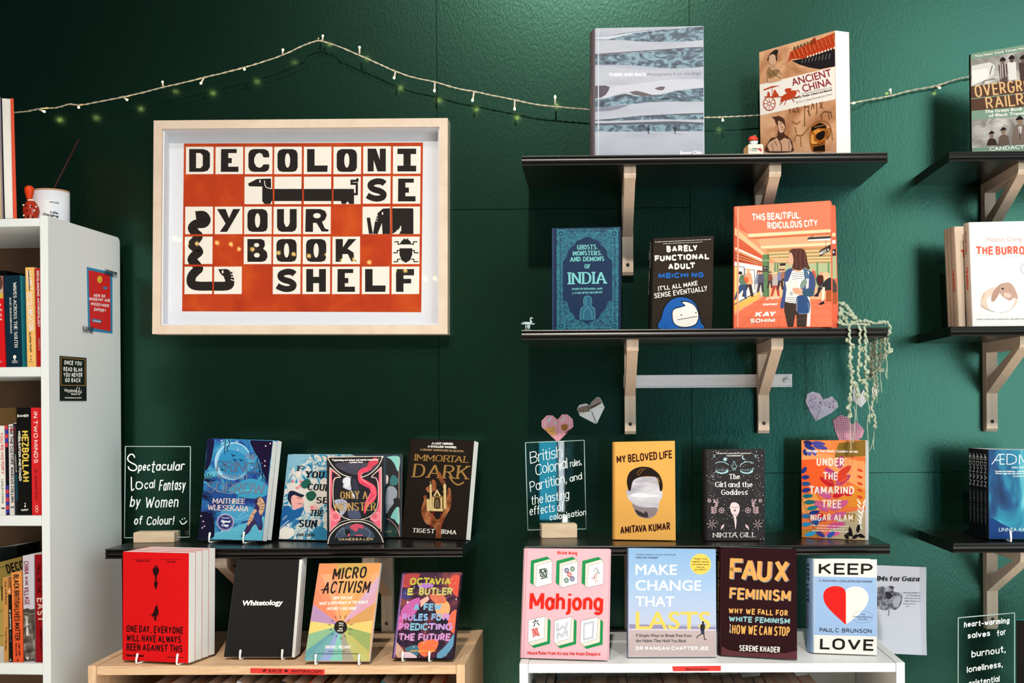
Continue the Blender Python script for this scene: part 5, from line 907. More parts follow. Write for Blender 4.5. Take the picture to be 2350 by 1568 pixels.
c.b('#b7bac6', "790,560 830,540 875,560 885,620 870,680 830,675 785,650 790,620 780,590"); c.b('#cfd0d8', "800,560 835,548 862,570 850,640 815,655 795,620"); c.s_('#6a3844', 4, "782,618 802,612"); c.b('#15151e', "870,560 960,545 1010,640 1000,780 930,840 890,740"); c.b('#2c2c3c', "880,570 930,580 960,700 930,800 900,700"); c.b('#a0a3b4', "690,800 760,780 820,800 840,860 800,930 760,960 740,880"); c.lines('#1a1a22', 4, "730,800 745,850|760,790 775,850|790,800 800,860"); c.b('#c8cad4', "870,680 910,740 905,770 880,730"); c.b('#454a66', "840,900 930,880 980,980 860,985")
c.b('#e0405a', "960,470 1040,440 1060,480 1000,500 985,550 1040,580 1130,640 1150,730 1120,800 1060,850 1020,940 1010,880 1030,800 1070,740 1080,680 1020,640 960,600 945,530"); c.lines('#f47a80', 8, "970,520 1000,580 1100,640 1130,720|1000,490 980,540 1040,600|1140,740 1080,800 1040,880|1100,680 1060,760 1040,820", sm=True); c.lines('#7a2240', 6, "990,600 1060,650 1090,720|1120,740 1060,800", sm=True)
c.b('#121116', "625,1250 650,1160 740,1070 860,1025 930,1020 1010,1028 1110,1080 1190,1170 1222,1245"); c.s_(cm, 9, "622,1262 650,1165 740,1075 860,1028 930,1022 1010,1030 1115,1080 1190,1170 1220,1248", sm=True); c.s_(cm, 4, "660,1110 760,1030 860,1004 1000,1004 1100,1035 1180,1100", sm=True)
c.b('#3b4658', "730,1120 820,1060 920,1050 1030,1070 1100,1130 1120,1200 980,1180 800,1190 720,1200"); c.b('#c8485e', "860,1080 920,1045 1000,1060 1000,1100 960,1090 930,1130 890,1110"); c.b('#14161e', "800,1130 840,1100 870,1140 840,1180"); c.b('#d85468', "835,1165 860,1150 850,1185"); c.b('#d85468', "915,1165 1000,1165 980,1178 930,1175"); c.lines('#8d98ac', 4, "740,1140 790,1090 800,1160|1020,1090 1080,1140 1060,1190|700,1200 720,1150", sm=True)
c.t('#e8e0dc', '"Captivating and unique and utterly monstrous."', 666, 368, 1176, 362, 20, 'B', bold=1.5); c.t('#e8e0dc', '- Lynette Noni', 842, 390, 998, 388, 18, 'B', bold=1.2)
c.part = 'title_lettering'; c.t('#b08a4c', 'ONLY A', 758, 778, 1062, 774, 80, 'S', 13, 6, serif=6, gap=12); c.t('#b08a4c', 'MONSTER', 700, 908, 1140, 902, 88, 'S', 14, 6, serif=7, gap=8)
c.part = 'author_lettering'; c.t('#d9b890', 'VANESSA LEN', 734, 1228, 1114, 1224, 28, 'S', 5.5, 5, gap=20)
# ---- immortal dark
bk = make_book('paperback_book', 'black book with a hand holding a golden cathedral, beside the other fantasy novels', 'C6', (1512, 124), (2200, 152), (2112, 1216), (1412, 1188), Z4, .022, '#211a16', pages=PAGEW)
c = bk; c.tm('#e8e4de', [('A LOST HEIRESS.', 1740, 188, 1978, 194), ('A SOULLESS VAMPIRE.', 1698, 220, 2012, 232)], 22, bold=2); c.t('#a98c62', 'A SECRET DRENCHED IN BLOOD.', 1614, 254, 2090, 272, 20, 'B', bold=1.5)
c.part = 'title_lettering'; gd = '#a27b40'
c.t(gd, 'IMMORTAL', 1556, 362, 2142, 388, 70, 'S', 13, 6, serif=7, gap=10); c.t('#9b7640', 'DARK', 1536, 542, 2130, 566, 145, 'S', 24, 10, serif=14, gap=26); c.s_('#9b7640', 16, "1935,540 1980,600 2030,625 2085,600", sm=True)
c.part = 'author_lettering'; c.t('#efe9e0', 'TIGEST GIRMA', 1534, 1138, 2014, 1160, 46, 'S', 9, 5, serif=4, gap=8); c.part = 'cover_art'
sk = nmat('bronze_skin_print', [(.3, '#4a2616'), (.5, '#8a4c2c'), (.7, '#bd7a4c')], 40, .5, 5, .6)
c.b(sk, "1640,960 1632,900 1650,820 1680,760 1700,800 1720,900 1760,950 1800,1000 1850,960 1890,850 1905,760 1920,680 1945,670 1955,760 1950,860 1900,960 1860,1040 1845,1120 1842,1200 1788,1198 1790,1120 1740,1070 1680,1040"); c.b(sk, "1808,500 1830,485 1850,520 1880,590 1870,640 1840,600 1820,560"); c.b(sk, "1742,580 1765,568 1790,600 1795,650 1775,700 1750,680 1745,620"); c.b(sk, "1680,660 1710,645 1745,670 1750,700 1720,710 1690,690"); c.b(sk, "1655,745 1690,745 1700,800 1670,800"); c.b(sk, "1915,670 1940,665 1950,740 1925,760")
ga = '#d8bd84'; c.p('#7a5c34', "1725,760 1770,740 1800,680 1840,740 1900,760 1890,910 1740,912"); c.p(ga, "1690,780 1722,780 1725,910 1690,905"); c.p(ga, "1722,620 1742,620 1748,900 1725,900"); c.p(ga, "1870,620 1898,620 1900,880 1875,890"); c.p(ga, "1762,745 1800,670 1845,750"); c.p('#4a3820', "1780,745 1800,705 1826,748"); c.p(ga, "1735,880 1865,884 1862,912 1735,908"); c.p(ga, "1752,760 1768,758 1770,880 1752,880"); c.p(ga, "1838,760 1855,762 1855,882 1838,880"); c.b('#2a1e12', "1772,790 1800,765 1832,790 1832,875 1772,872"); c.lines(ga, 4, "1785,800 1800,785 1820,800|1785,870 1785,810|1820,870 1820,810|1802,872 1802,800|1712,640 1745,640|1862,650 1902,650|1700,700 1750,700|1860,700 1905,700|1690,830 1725,830|1870,830 1900,830|1735,620 1725,590|1882,620 1888,590")
c.lines('#a8242c', 5, "1765,920 1740,980 1735,1090|1840,930 1850,1000 1845,1080|1770,930 1750,960", sm=True)
# ================================================================ on top of the oak bookcase
bk = make_book('paperback_book', 'bright red paperback with black lettering, foremost of its stack on the oak bookcase', 'D1', (385, 124), (1097, 141), (1090, 1328), (381, 1294), ZO, .0255, '#d51216', lift=.005, pages=PAGEW, n=4, stepx=0, group='stack of identical red paperbacks',
    labels=['red paperback second from the front of the red stack', 'red paperback third from the front of the red stack', 'rearmost red paperback of the red stack'], rough=.5, lean=2)
REDB = bk; c = bk; ink = '#240a0c'
c.tm('#5a0c10', [('An extraordinary book that names what is', 488, 208, 712, 212), ('essential and impossible to look away from', 790, 210, 1030, 216)], 10); c.t(ink, 'RASHIDA TLAIB', 528, 230, 672, 234, 13, 'B', bold=1); c.t(ink, 'OMAR EL AKKAD', 860, 238, 954, 242, 12, 'B', bold=1)
c.b(ink, "740,265 752,300 766,290 776,320 772,350 760,375 752,395 752,450 765,460 755,500 742,532 728,500 722,460 732,450 732,395 715,360 708,330 715,300 728,300"); c.lines(ink, 5, "742,300 745,270|730,310 728,280|758,300 760,278")
c.b(ink, "742,712 755,705 765,740 770,800 750,820 748,865 728,865 730,830 700,815 716,780 730,740"); c.lines(ink, 3, "756,740 762,680|730,790 690,805 668,812|750,780 775,760|700,820 680,810"); c.dots('#240a0c', 30, (700, 740, 775, 850), 2, 6, 2)
c.part = 'title_lettering'
for s, x1, y0, y1 in (('ONE DAY, EVERYONE', 1048, 992, 1014), ('WILL HAVE ALWAYS', 1028, 1092, 1112), ('BEEN AGAINST THIS', 1042, 1190, 1212)): c.t(ink, s, 424, y0, x1, y1, 78, 'S', 15, 13, gap=8, sp=.3)
c.part = 'author_lettering'; c.t(ink, 'Omar El Akkad', 416, 1252, 610, 1258, 26, 'B', bold=2); c.t('#5a0c10', 'Author of American War', 864, 1266, 1042, 1274, 14, 'B', bold=.8)
stand(REDB, 'D1', [(534, 1236, 1334), (1000, 1240, 1336)], ZO, 'white wire stand holding the red paperbacks')
bk = make_book('paperback_book', 'plain black paperback with a small white title, foremost of its stack', 'D1', (1608, 206), (2288, 208), (2205, 1262), (1475, 1260), ZO, .0075, '#141312', lift=.005, pages=PAGEW, n=4, group='stack of plain black paperbacks', labels=['plain black paperback second from the front of the black stack', 'plain black paperback third from the front of the black stack', 'rearmost plain black paperback of the black stack'], rough=.6, shear=(.006, 0), step=.012)
WH = bk; bk.part = 'title_lettering'; bk.t('#f0eeea', 'Whitetology', 1668, 706, 2106, 698, 56, 'B', bold=3.5, it=.08); bk.part = 'cover_art'; bk.s_('#34322f', 3, "1602,300 1500,1180")
stand(WH, 'D1', [(1650, 1196, 1292), (2104, 1192, 1292)], ZO, 'white wire stand holding the plain black paperbacks')
bk = make_book('paperback_book', 'pastel sunburst paperback with black brush lettering on the oak bookcase', 'D2', (348, 256), (1022, 250), (893, 1328), (183, 1326), ZO, .012, '#e8a070', lift=.005, pages=PAGEW)
MI = bk; c = bk; o_ = (585, 935)
ray_ = [((348, 256), '#ee8a68'), ((545, 256), '#d89a52'), ((600, 256), '#b9a44e'), ((1022, 250), '#e2a05a')]
def wedge(col, a, b): c.p(col, [o_, a, b])
E_ = [((348, 256), (545, 256), '#ef8e66'), ((545, 256), (860, 253), '#b8a650'), ((860, 253), (1022, 250), '#d89a58'), ((1022, 250), (1005, 385), '#e8a070'), ((1005, 385), (958, 690), '#cf98ac'), ((958, 690), (935, 880), '#c9965a'), ((935, 880), (915, 1025), '#d8c070'), ((915, 1025), (897, 1230), '#8fa05e'), ((897, 1230), (893, 1328), '#b4ac62'), ((893, 1328), (735, 1330), '#b2b06a'), ((735, 1330), (600, 1330), '#9a9484'), ((600, 1330), (465, 1330), '#7cbcac'), ((465, 1330), (345, 1330), '#8a9cc8'), ((345, 1330), (183, 1326), '#6ba0a2'), ((183, 1326), (195, 1220), '#5f969e'), ((195, 1220), (228, 1030), '#86b08a'), ((228, 1030), (248, 890), '#dcc672'), ((248, 890), (280, 705), '#b08ab0'), ((280, 705), (305, 520), '#ee8260'), ((305, 520), (348, 256), '#f08a64')]
for a, b, k in E_: wedge(k, a, b)
wedge('#e8a060', (600, 560), (800, 400)); wedge('#f4a074', (370, 380), (480, 370)); c.p('#e08a58', "336,372 348,256 545,256 545,366"); c.p('#c09c50', "545,256 860,253 850,362 545,366"); c.p('#dc9456', "860,253 1022,250 1008,355 850,362")
wedge('#e8a466', (545, 366), (850, 362)); wedge('#c8a0b8', (1008, 380), (985, 540)); wedge('#c99458', (960, 690), (935, 880)); c.e('#1d1812', 582, 955, 72, 74)
for i in range(14): a = i * .449 + .2; k = 95 + 12 * (i % 2); c.s_('#1d1812', 6, [(582 + k * math.cos(a), 955 + k * math.sin(a)), (582 + (k + 32) * math.cos(a), 955 + (k + 32) * math.sin(a))])
c.tm('#e8e2d4', [('SMALL', 562, 920, 614, 920), ('ACTS', 560, 945, 610, 945), ('BIG', 566, 980, 602, 980), ('MOVES', 545, 1004, 606, 1004)], 17, f='S', pw=4, ph=4, gap=2)
c.part = 'title_lettering'; ki = '#1a1510'
c.t(ki, 'MICRO', 488, 434, 856, 416, 128, 'S', 20, 19, gap=26, cap='round', it=.08); c.t(ki, 'ACTIVISM', 380, 590, 890, 580, 136, 'S', 20, 19, gap=22, cap='round', it=.1); c.s_(ki, 14, "374,548 450,535")
c.part = 'subtitle_lettering'; wi = '#f6efe4'
c.t(wi, 'HOW YOU CAN', 500, 655, 712, 650, 36, 'S', 6.5, 6.5, cap='round', gap=5, wob=.06, it=.1); c.t(wi, 'MAKE A DIFFERENCE IN THE WORLD', 346, 712, 896, 696, 34, 'S', 6, 6, cap='round', gap=4, wob=.06, it=.1); c.t(wi, '(WITHOUT A BULLHORN)', 430, 772, 758, 766, 36, 'S', 6, 6, cap='round', gap=4, wob=.05, it=.1)
c.part = 'author_lettering'; c.t(wi, 'OMKARI L. WILLIAMS', 408, 1192, 692, 1192, 38, 'S', 6.5, 6.5, cap='round', gap=4, it=.1); c.t('#3a4038', 'foreword by Layla F. Saad,', 448, 1226, 642, 1226, 11, 'B', bold=.6); c.t('#2f3a34', 'New York Times best-selling author of Me and White Supremacy', 290, 1252, 790, 1252, 12, 'B', bold=.6)
stand(MI, 'D2', [(316, 1264, 1358), (792, 1264, 1358)], ZO, 'white wire stand under the sunburst paperback')
neb = nmat('dark_nebula_print', [(.3, '#1a1424'), (.45, '#2c1c30'), (.55, '#5c2c3c'), (.68, '#8c4a44'), (.8, '#2a2238')], 16, .32, 6, 1.2)
bk = make_book('hardcover_book', 'glossy galaxy-patterned book with yellow and purple lettering on the oak bookcase', 'D2', (1266, 364), (1896, 362), (1806, 1300), (1160, 1292), ZO, .013, neb, spine='#4a3a5c', lift=.005, hard=True, n=2, group='pair of galaxy-patterned books', labels=['second galaxy-patterned book, showing as a thin edge behind the first'], shear=(.0, 0))
OC = bk; c = bk
c.b('#a03a3c', "1270,380 1450,372 1400,450 1330,520 1250,500"); c.b('#c84c3c', "1850,380 1895,420 1870,620 1800,560 1760,470 1800,400"); c.b('#b85a9c', "1240,800 1300,700 1400,640 1450,640 1440,740 1380,820 1280,860"); c.b('#c05490', "1180,860 1260,830 1260,960 1200,980"); c.b('#8c4a9a', "1640,720 1730,760 1700,830 1640,800"); c.b('#e8a06a', "1650,640 1760,680 1780,780 1720,860 1640,820 1620,700"); c.b('#c8684c', "1560,600 1700,600 1740,680 1620,690"); c.b('#e8644a', "1800,790 1868,780 1860,1000 1790,1000 1760,900"); c.b('#dc6a40', "1430,1150 1480,1110 1640,1090 1640,1180 1560,1250 1500,1280 1440,1230")
c.b('#5a8fae', "1650,1240 1740,1150 1830,1020 1850,1010 1830,1130 1760,1240 1700,1290 1640,1290"); c.b('#c49a84', "1130,1060 1160,1080 1250,1180 1280,1240 1240,1290 1200,1280 1150,1160"); c.b('#3c6c7c', "1290,1190 1400,1150 1440,1200 1420,1270 1340,1240"); c.b('#d0b8c4', "1260,1240 1340,1230 1420,1290 1260,1292"); c.p('#e0a498', "1455,660 1540,610 1556,650 1460,740"); c.b('#a46cb8', "1440,480 1560,470 1600,510 1460,530"); c.b('#3a3a6c', "1280,540 1360,560 1340,640 1260,640")
c.s_('#241c2c', 5, "1240,400 1180,900 1150,1280"); c.dots('#f0d8c8', 180, (1200, 400, 1880, 1280), 1.5, 5, 6); c.dots('#f6e6d8', 12, (1250, 500, 1850, 1200), 6, 11, 8)
c.p('#8a6aa8', "1262,372 1276,372 1178,1288 1160,1288")
c.part = 'author_lettering'; ol = '#b4a440'
c.t(ol, 'OCTAVIA', 1338, 496, 1790, 494, 84, 'S', 24, 20, gap=6); c.t('#c8bc50', 'E.', 1312, 604, 1394, 604, 78, 'S', 24, 20, gap=6); c.t('#b8b068', 'BUTLER', 1438, 606, 1804, 606, 86, 'S', 26, 20, gap=6)
c.part = 'title_lettering'
c.t('#74a9c8', 'A FEW', 1378, 774, 1690, 774, 80, 'S', 24, 19, gap=6); c.t('#b284c4', 'RU', 1254, 886, 1372, 886, 80, 'S', 25, 20, gap=6); c.t('#7fa6d0', 'LES FO', 1378, 886, 1690, 886, 80, 'S', 25, 20, gap=6); c.t('#b888c8', 'R', 1698, 886, 1776, 886, 80, 'S', 25, 20)
c.t('#c07ab4', 'PR', 1218, 992, 1334, 992, 82, 'S', 25, 20, gap=6); c.t('#7ab0c8', 'EDIC', 1340, 992, 1534, 992, 82, 'S', 25, 20, gap=6); c.t('#b48cc8', 'TING', 1540, 992, 1806, 992, 82, 'S', 25, 20, gap=6); c.t('#c488bc', 'THE FUTURE', 1216, 1106, 1784, 1108, 84, 'S', 25, 20, gap=6)
c.part = 'cover_art'; c.t('#e0a040', 'ART BY MANZEL BOWMAN', 1342, 1224, 1618, 1224, 16, 'B', bold=1.5)
stand(OC, 'D2', [(1270, 1238, 1326), (1566, 1236, 1326)], ZO, 'white wire stand under the galaxy-patterned books')
# ================================================================ on top of the white bookcase
bk = make_book('hardcover_book', 'pink book with six drawn game tiles and a big red title on the white bookcase', 'E5', (108, 174), (985, 180), (966, 1334), (70, 1308), ZW, .024, '#dfb0ba', hard=True)
c = bk
for x, y, d in ((165, 260, 0), (430, 262, 0), (697, 264, 0)):
    c.p('#1f8a4c', [(x + 8, y + 42), (x + 175, y), (x + 226, y + 40), (x + 60, y + 90), (x + 60, y + 318), (x, y + 270)]); c.p('#d8d3c8', [(x + 40, y + 70), (x + 200, y + 25), (x + 228, y + 48), (x + 228, y + 80), (x + 64, y + 318), (x + 36, y + 295)])
    c.p('#e8ecea', [(x + 70, y + 92), (x + 228, y + 48), (x + 224, y + 278), (x + 58, y + 320)]); c.s_('#2a3c34', 2.5, [(x + 70, y + 92), (x + 228, y + 48), (x + 224, y + 278), (x + 58, y + 320)], closed=True); c.lines('#2a3c34', 2.5, '%d,%d %d,%d|%d,%d %d,%d' % (x + 38, y + 70, x + 34, y + 298, x + 38, y + 70, x + 200, y + 25))
for x, y in ((145, 876), (415, 880), (688, 885)):
    c.p('#1f8a4c', [(x + 175, y), (x + 232, y + 48), (x + 226, y + 285), (x + 60, y + 330), (x, y + 275), (x + 180, y + 230)]); c.p('#d8d3c8', [(x + 172, y), (x + 205, y + 28), (x + 200, y + 260), (x + 40, y + 305), (x - 4, y + 270), (x + 160, y + 225)])
    c.p('#e8ecea', [(x + 4, y + 42), (x + 175, y + 2), (x + 164, y + 228), (x - 4, y + 272)]); c.s_('#2a3c34', 2.5, [(x + 4, y + 42), (x + 175, y + 2), (x + 164, y + 228), (x - 4, y + 272)], closed=True); c.lines('#2a3c34', 2.5, '%d,%d %d,%d %d,%d' % (x + 205, y + 28, x + 198, y + 262, x + 40, y + 306))
c.t('#1f3a24', '\u767c', 262, 488, 358, 470, 86, 'B', bold=2, it=.0); c.t('#15151c', '\u516d', 198, 982, 264, 964, 58, 'B', bold=2); c.t('#c03028', '\u842c', 192, 1092, 266, 1072, 72, 'B', bold=1.5)
for x, y, k in ((543, 404, '#27306e'), (603, 388, '#1f5a34'), (572, 446, '#c8382c'), (540, 506, '#1f5a34'), (601, 489, '#27306e')): c.e(k, x, y, 25, 27); c.ring('#e8ecea', 2.5, x, y, 17, 18); c.e('#e8ecea', x, y, 7); c.e(k, x, y, 3); [c.e('#e8ecea', x + 12 * math.cos(i), y + 12 * math.sin(i), 2.4) for i in range(6)]
c.lines('#27306e', 3.5, "820,420 835,385 850,375 862,390 850,430 830,480 790,482|862,400 885,430 860,440|850,430 875,425"); c.lines('#c8382c', 3.5, "845,440 830,490 845,525|852,440 850,500 864,528|838,445 822,480 815,500|845,380 860,378")
for w, y in (("450,948 446,1020 458,1022 500,985 535,1002 548,935", 0), ("448,1112 452,1046 495,1085 540,1018 548,1088", 0)): c.s_('#27306e', 15, w, cap='butt'); c.s_('#e8ecea', 8, w, cap='butt')
c.s_('#5a5e8c', 4, "722,955 822,930 814,1100 718,1124", closed=True); c.s_('#5a5e8c', 2.5, "730,968 812,946 806,1088 728,1108", closed=True)
c.part = 'title_lettering'; rdt = '#d8281c'
c.t(rdt, 'Mahjong', 156, 815, 918, 822, 190, 'S', 58, 30, gap=9); c.part = 'author_lettering'; c.t(rdt, 'Nicole Wong', 446, 236, 655, 242, 36, 'S', 9, 6, gap=4); c.part = 'subtitle_lettering'; c.t(rdt, 'House Rules from Across the Asian Diaspora', 138, 1272, 908, 1286, 36, 'S', 8, 6, gap=3, sp=.3)
c.part = 'cover_art'; c.s_('#cf9aa6', 7, "134,184 100,1305", cap='butt')
# ---- make change that lasts
skyb = nmat('pale_blue_sky_print', [(.0, '#b79f9c'), (.16, '#b79f9c'), (.175, '#c9b8be'), (.24, '#b9b4c8'), (.28, '#b4bcd4'), (.6, '#9db8d8'), (1, '#7fa8d0')], 1, .4, kind='grad', stretch=(1, 1, 4.2))
bk = make_book('paperback_book', 'pale blue paperback with a runner and a yellow title word on the white bookcase', 'E5', (1180, 172), (2084, 183), (2092, 1300), (1177, 1304), ZW, .028, '#a6bcd6', spine='#8c9cc0', shear=(-.002, 0), pages=PAGEW)
c = bk; c.p(skyb, "1180,172 2084,183 2092,1300 1177,1304"); c.p('#8d86a6', "1190,958 2090,990 2090,1012 1190,1006"); c.p('#c9c4d4', "1190,1010 2090,1016 2090,1026 1190,1020"); c.p('#b9a7a6', "1190,1022 2090,1028 2092,1298 1190,1302"); c.p('#a7b2cc', "1186,950 2088,962 2088,985 1186,960")
c.e('#e3c252', 1927, 338, 108, 108); c.t('#3a4254', "'A brilliant template to uncover your best self'", 1256, 246, 1668, 248, 16, 'B', bold=.5); c.t('#2a3244', 'CHRIS VAN TULLEKEN', 1256, 278, 1485, 280, 16, 'B', bold=1)
c.tm('#4a4020', [("'Rangan's most", 1855, 288, 1996, 290), ('insightful, inspiring', 1838, 318, 2014, 320), ('and transformative', 1838, 346, 2014, 348), ("book yet'", 1886, 374, 1968, 376), ('JAY SHETTY', 1864, 402, 1990, 404)], 15, bold=.8)
c.part = 'title_lettering'; wl_ = '#e8f0ee'
c.t(wl_, 'MAKE', 1254, 446, 1682, 448, 110, 'B', bold=2.5); c.t(wl_, 'CHANGE', 1254, 608, 1934, 612, 110, 'B', bold=2.5); c.t(wl_, 'THAT', 1254, 774, 1656, 776, 108, 'B', bold=2.5); c.t('#e0c25e', 'LASTS', 1256, 1008, 2030, 1010, 186, 'B', bold=5)
c.part = 'subtitle_lettering'; c.t('#2a2c38', '9 Simple Ways to Break Free from', 1258, 1090, 1834, 1092, 32, 'B', bold=.8); c.t('#2a2c38', 'the Habits That Hold You Back', 1258, 1144, 1780, 1146, 32, 'B', bold=.8); c.part = 'author_lettering'; c.t('#f2f2f2', 'DR RANGAN CHATTERJEE', 1258, 1228, 2024, 1228, 38, 'S', 8, 8, gap=9)
c.part = 'cover_art'; c.e('#201c22', 1953, 942, 12, 14); c.b('#2a242c', "1932,965 1960,955 1972,990 1960,1040 1935,1045 1924,1000"); c.p('#2a3a5c', "1935,1030 1965,1030 1968,1062 1945,1065 1930,1055"); c.lines('#3a2a2c', 9, "1968,965 1965,990 1978,992|1930,970 1926,1000|1960,1055 1968,1115 1985,1118|1945,1060 1900,1080 1888,1102")
# ---- faux feminism
mar = '#2c1418'
bk = make_book('hardcover_book', 'dark maroon book with large orange block lettering on the white bookcase', 'E6', (172, 160), (938, 176), (943, 1328), (160, 1282), ZW, .030, mar, spine='#3a161c', back='#8fc8cc', hard=True, pages=PAGEW, rough=.28, coat=.3, shear=(-.014, .0))
c = bk; c.b('#5d3338', "165,1190 250,1230 500,1255 800,1260 940,1240 942,1326 160,1280")
og = '#d9a45a'
c.part = 'title_lettering'
for s, x0, x1, y0, y1, h, pw, gp_, d in (('FAUX', 240, 852, 508, 530, 232, 48, 50, 12), ('FEMINISM', 240, 872, 700, 728, 122, 25, 15, 7)):
    c.t('#6cb0ac', s, x0 + d, y0 + d * .7, x1 + d, y1 + d * .7, h, 'S', pw, pw * .85, gap=gp_); c.t('#d8545c', s, x0 + d * .6, y0 + d * .2, x1 + d * .6, y1 + d * .2, h, 'S', pw, pw * .85, gap=gp_); c.t(og, s, x0, y0, x1, y1, h, 'S', pw, pw * .85, gap=gp_)
c.part = 'subtitle_lettering'; c.t(og, 'WHY WE FALL FOR', 234, 850, 874, 878, 62, 'S', 15, 13, gap=9); c.t('#8cbcc0', 'WHITE FEMINISM', 236, 935, 874, 960, 62, 'S', 18, 14, gap=7); c.t(og, 'HOW WE CAN STOP', 268, 1062, 886, 1088, 100, 'S', 16, 14, gap=7, sp=.22); c.t('#e8d8cc', 'AND', 246, 955, 244, 1050, 14, 'S', 4, 4, gap=14)
c.part = 'author_lettering'; c.t('#f0e8e4', 'SERENE KHADER', 344, 1236, 772, 1256, 62, 'S', 11, 9, gap=9, sp=.3)
bk.spine.sp('#d0a05a', 'FAUX FEMINISM', .14, .6, .3, .4, .24, .3); bk.spine.sp('#d8ccc4', 'WHY WE FALL FOR WHITE FEMINISM', .62, .93, .35, .22)
# ---- keep love
bk = make_book('hardcover_book', 'white and light blue book with a heart half red, half white, on the white bookcase', 'E6', (1108, 284), (1768, 290), (1768, 1280), (1108, 1256), ZW, .034, '#e6e2dc', spine='#8fabd0', hard=True, pages=PAGEW, shear=(-.014, 0))
c = bk; c.p('#97b4da', "1108,466 1768,478 1768,1086 1108,1068"); c.s_('#c9c4bc', 4, "1124,286 1122,1256")
c.b('#e6e2da', "1447,960 1440,940 1446,640 1470,590 1540,570 1620,585 1672,640 1680,700 1650,780 1580,860 1500,925"); c.p('#e6e2da', "1447,640 1460,640 1460,940 1447,962")
c.b('#d81e1a', "1447,960 1380,905 1290,820 1230,740 1214,660 1240,600 1300,570 1370,568 1425,590 1446,635 1448,700 1448,900"); c.s_('#d8544c', 3, "1447,640 1447,962")
c.ring('#5a6478', 2.5, 1622, 885, 106, 62); c.tm('#4a5468', [('THE', 1602, 864, 1646, 866), ('FUNDAMENTALS', 1530, 890, 1716, 896), ('OF LOVE', 1572, 916, 1668, 920)], 16, bold=.8)
c.t('#3a4456', '21 TRUTHS FOR A LONG-LASTING RELATIONSHIP', 1168, 520, 1722, 530, 22, 'B', bold=.8)
c.part = 'title_lettering'; bb_ = '#1c1814'; c.t(bb_, 'KEEP', 1166, 444, 1722, 452, 118, 'S', 26, 20, gap=50); c.t(bb_, 'LOVE', 1178, 1218, 1730, 1236, 118, 'S', 27, 20, gap=32)
c.part = 'author_lettering'; c.t('#22252e', 'PAUL C. BRUNSON', 1175, 1040, 1730, 1054, 44, 'S', 7, 7, gap=13, sp=.35)
bk.spine.sp('#22304a', 'KEEP LOVE', .05, .48, .3, .42, .24, .5); bk.spine.sp('#8a5a8a', 'PAUL C BRUNSON', .5, .76, .36, .24)
# ================================================================ right edge group
bk = make_book('paperback_book', 'white paperback with a lop-eared rabbit and red title at the right edge', 'E3', (415, 88), (985, 76), (990, 768), (438, 770), Z6, .016, '#e9ebe9', spine='#c9b09c', depth=2.67, lean=3, yaw=-13, pages=PAGEW, shear=(-.010, 0))
c = bk; c.t('#c9c4c0', 'From the author of Little Deaths and Room', 545, 134, 790, 128, 8, 'B'); c.t('#cda49a', 'Melanie Cheng', 538, 218, 770, 212, 30, 'B', part='author_lettering')
c.part = 'title_lettering'; c.t('#dc6450', 'THE BURROW', 466, 306, 850, 304, 58, 'S', 14, 12, gap=5, sp=.3); c.part = 'cover_art'; c.s_('#cfcbc6', 4, "425,312 600,306 700,318 985,305", sm=True); c.ring('#6a6c78', 2.5, 800, 398, 38)
c.b('#d8c4b4', "492,620 505,575 545,535 600,520 700,560 740,600 720,650 660,690 600,680 540,670 500,655"); c.b('#efece8', "540,600 600,560 680,590 720,600 700,660 640,690 570,680 545,650"); c.b('#b08c7c', "565,610 570,570 590,535 620,505 650,495 630,540 610,580 585,615"); c.b('#b8988a', "620,540 640,500 680,490 710,510 735,560 742,600 720,590 690,610 650,590 630,570"); c.e('#1c1614', 642, 531, 7); c.b('#d8bcb0', "650,560 680,560 700,575 690,590 660,588"); c.lines('#9a7a6c', 3, "500,640 540,670 585,685|690,535 700,545|630,688 632,694|505,600 520,560", sm=True)
c.t('#9a9c9c', 'Deep inside this melancholic, life-affirming and unexpectedly moving', 470, 738, 985, 734, 9, 'B', bold=.4)
bk.spine.sp('#d8442c', 'THE BURROW', .42, .64, .3, .42, .3); bk.spine.sp('#b05a48', 'MELANIE CHENG', .08, .3, .32, .32, .16)
bk = make_book('paperback_book', 'tan-spined rabbit book just left of the white rabbit cover, foremost of three', 'E3', (318, 116), (880, 112), (885, 772), (347, 772), Z6, .0135, '#e0cdb8', spine='#b59a84', depth=2.72, lean=3, yaw=-13, pages=PAGEW, n=3, group='tan-spined rabbit books behind the white one', labels=['tan-spined rabbit book, middle one of the three', 'tan-spined rabbit book, rearmost of the three'], shear=(-.008, 0), stepx=-.006)
bk.t('#dc4430', 'T', 368, 330, 398, 329, 58, 'S', 14, 12); bk.spine.sp('#d8442c', 'THE BURROW', .42, .64, .3, .42, .3)
aur = nmat('aurora_print', [(.32, '#1a2444'), (.45, '#1f4c7c'), (.55, '#2f8ca8'), (.66, '#7fd0d8'), (.8, '#c0ecec')], 7, .35, 3, .8, stretch=(2.2, 1, .7), off=(.1, 0, .3))
bk = make_book('paperback_book', 'blue aurora paperback at the right edge, foremost of its stack', 'E4', (500, 138), (965, 148), (960, 688), (505, 686), Z7, .0175, aur, spine='#16181f', pages=PAGEW, n=5, group='stack of blue aurora paperbacks', labels=['aurora paperback with a black spine, second from the front', 'aurora paperback with a black spine, third from the front', 'aurora paperback with a black spine, fourth from the front', 'aurora paperback with a black spine, rearmost of the stack'], lift=.005, yaw=-5, shear=(-.006, 0), stepx=-.0032, step=.022)
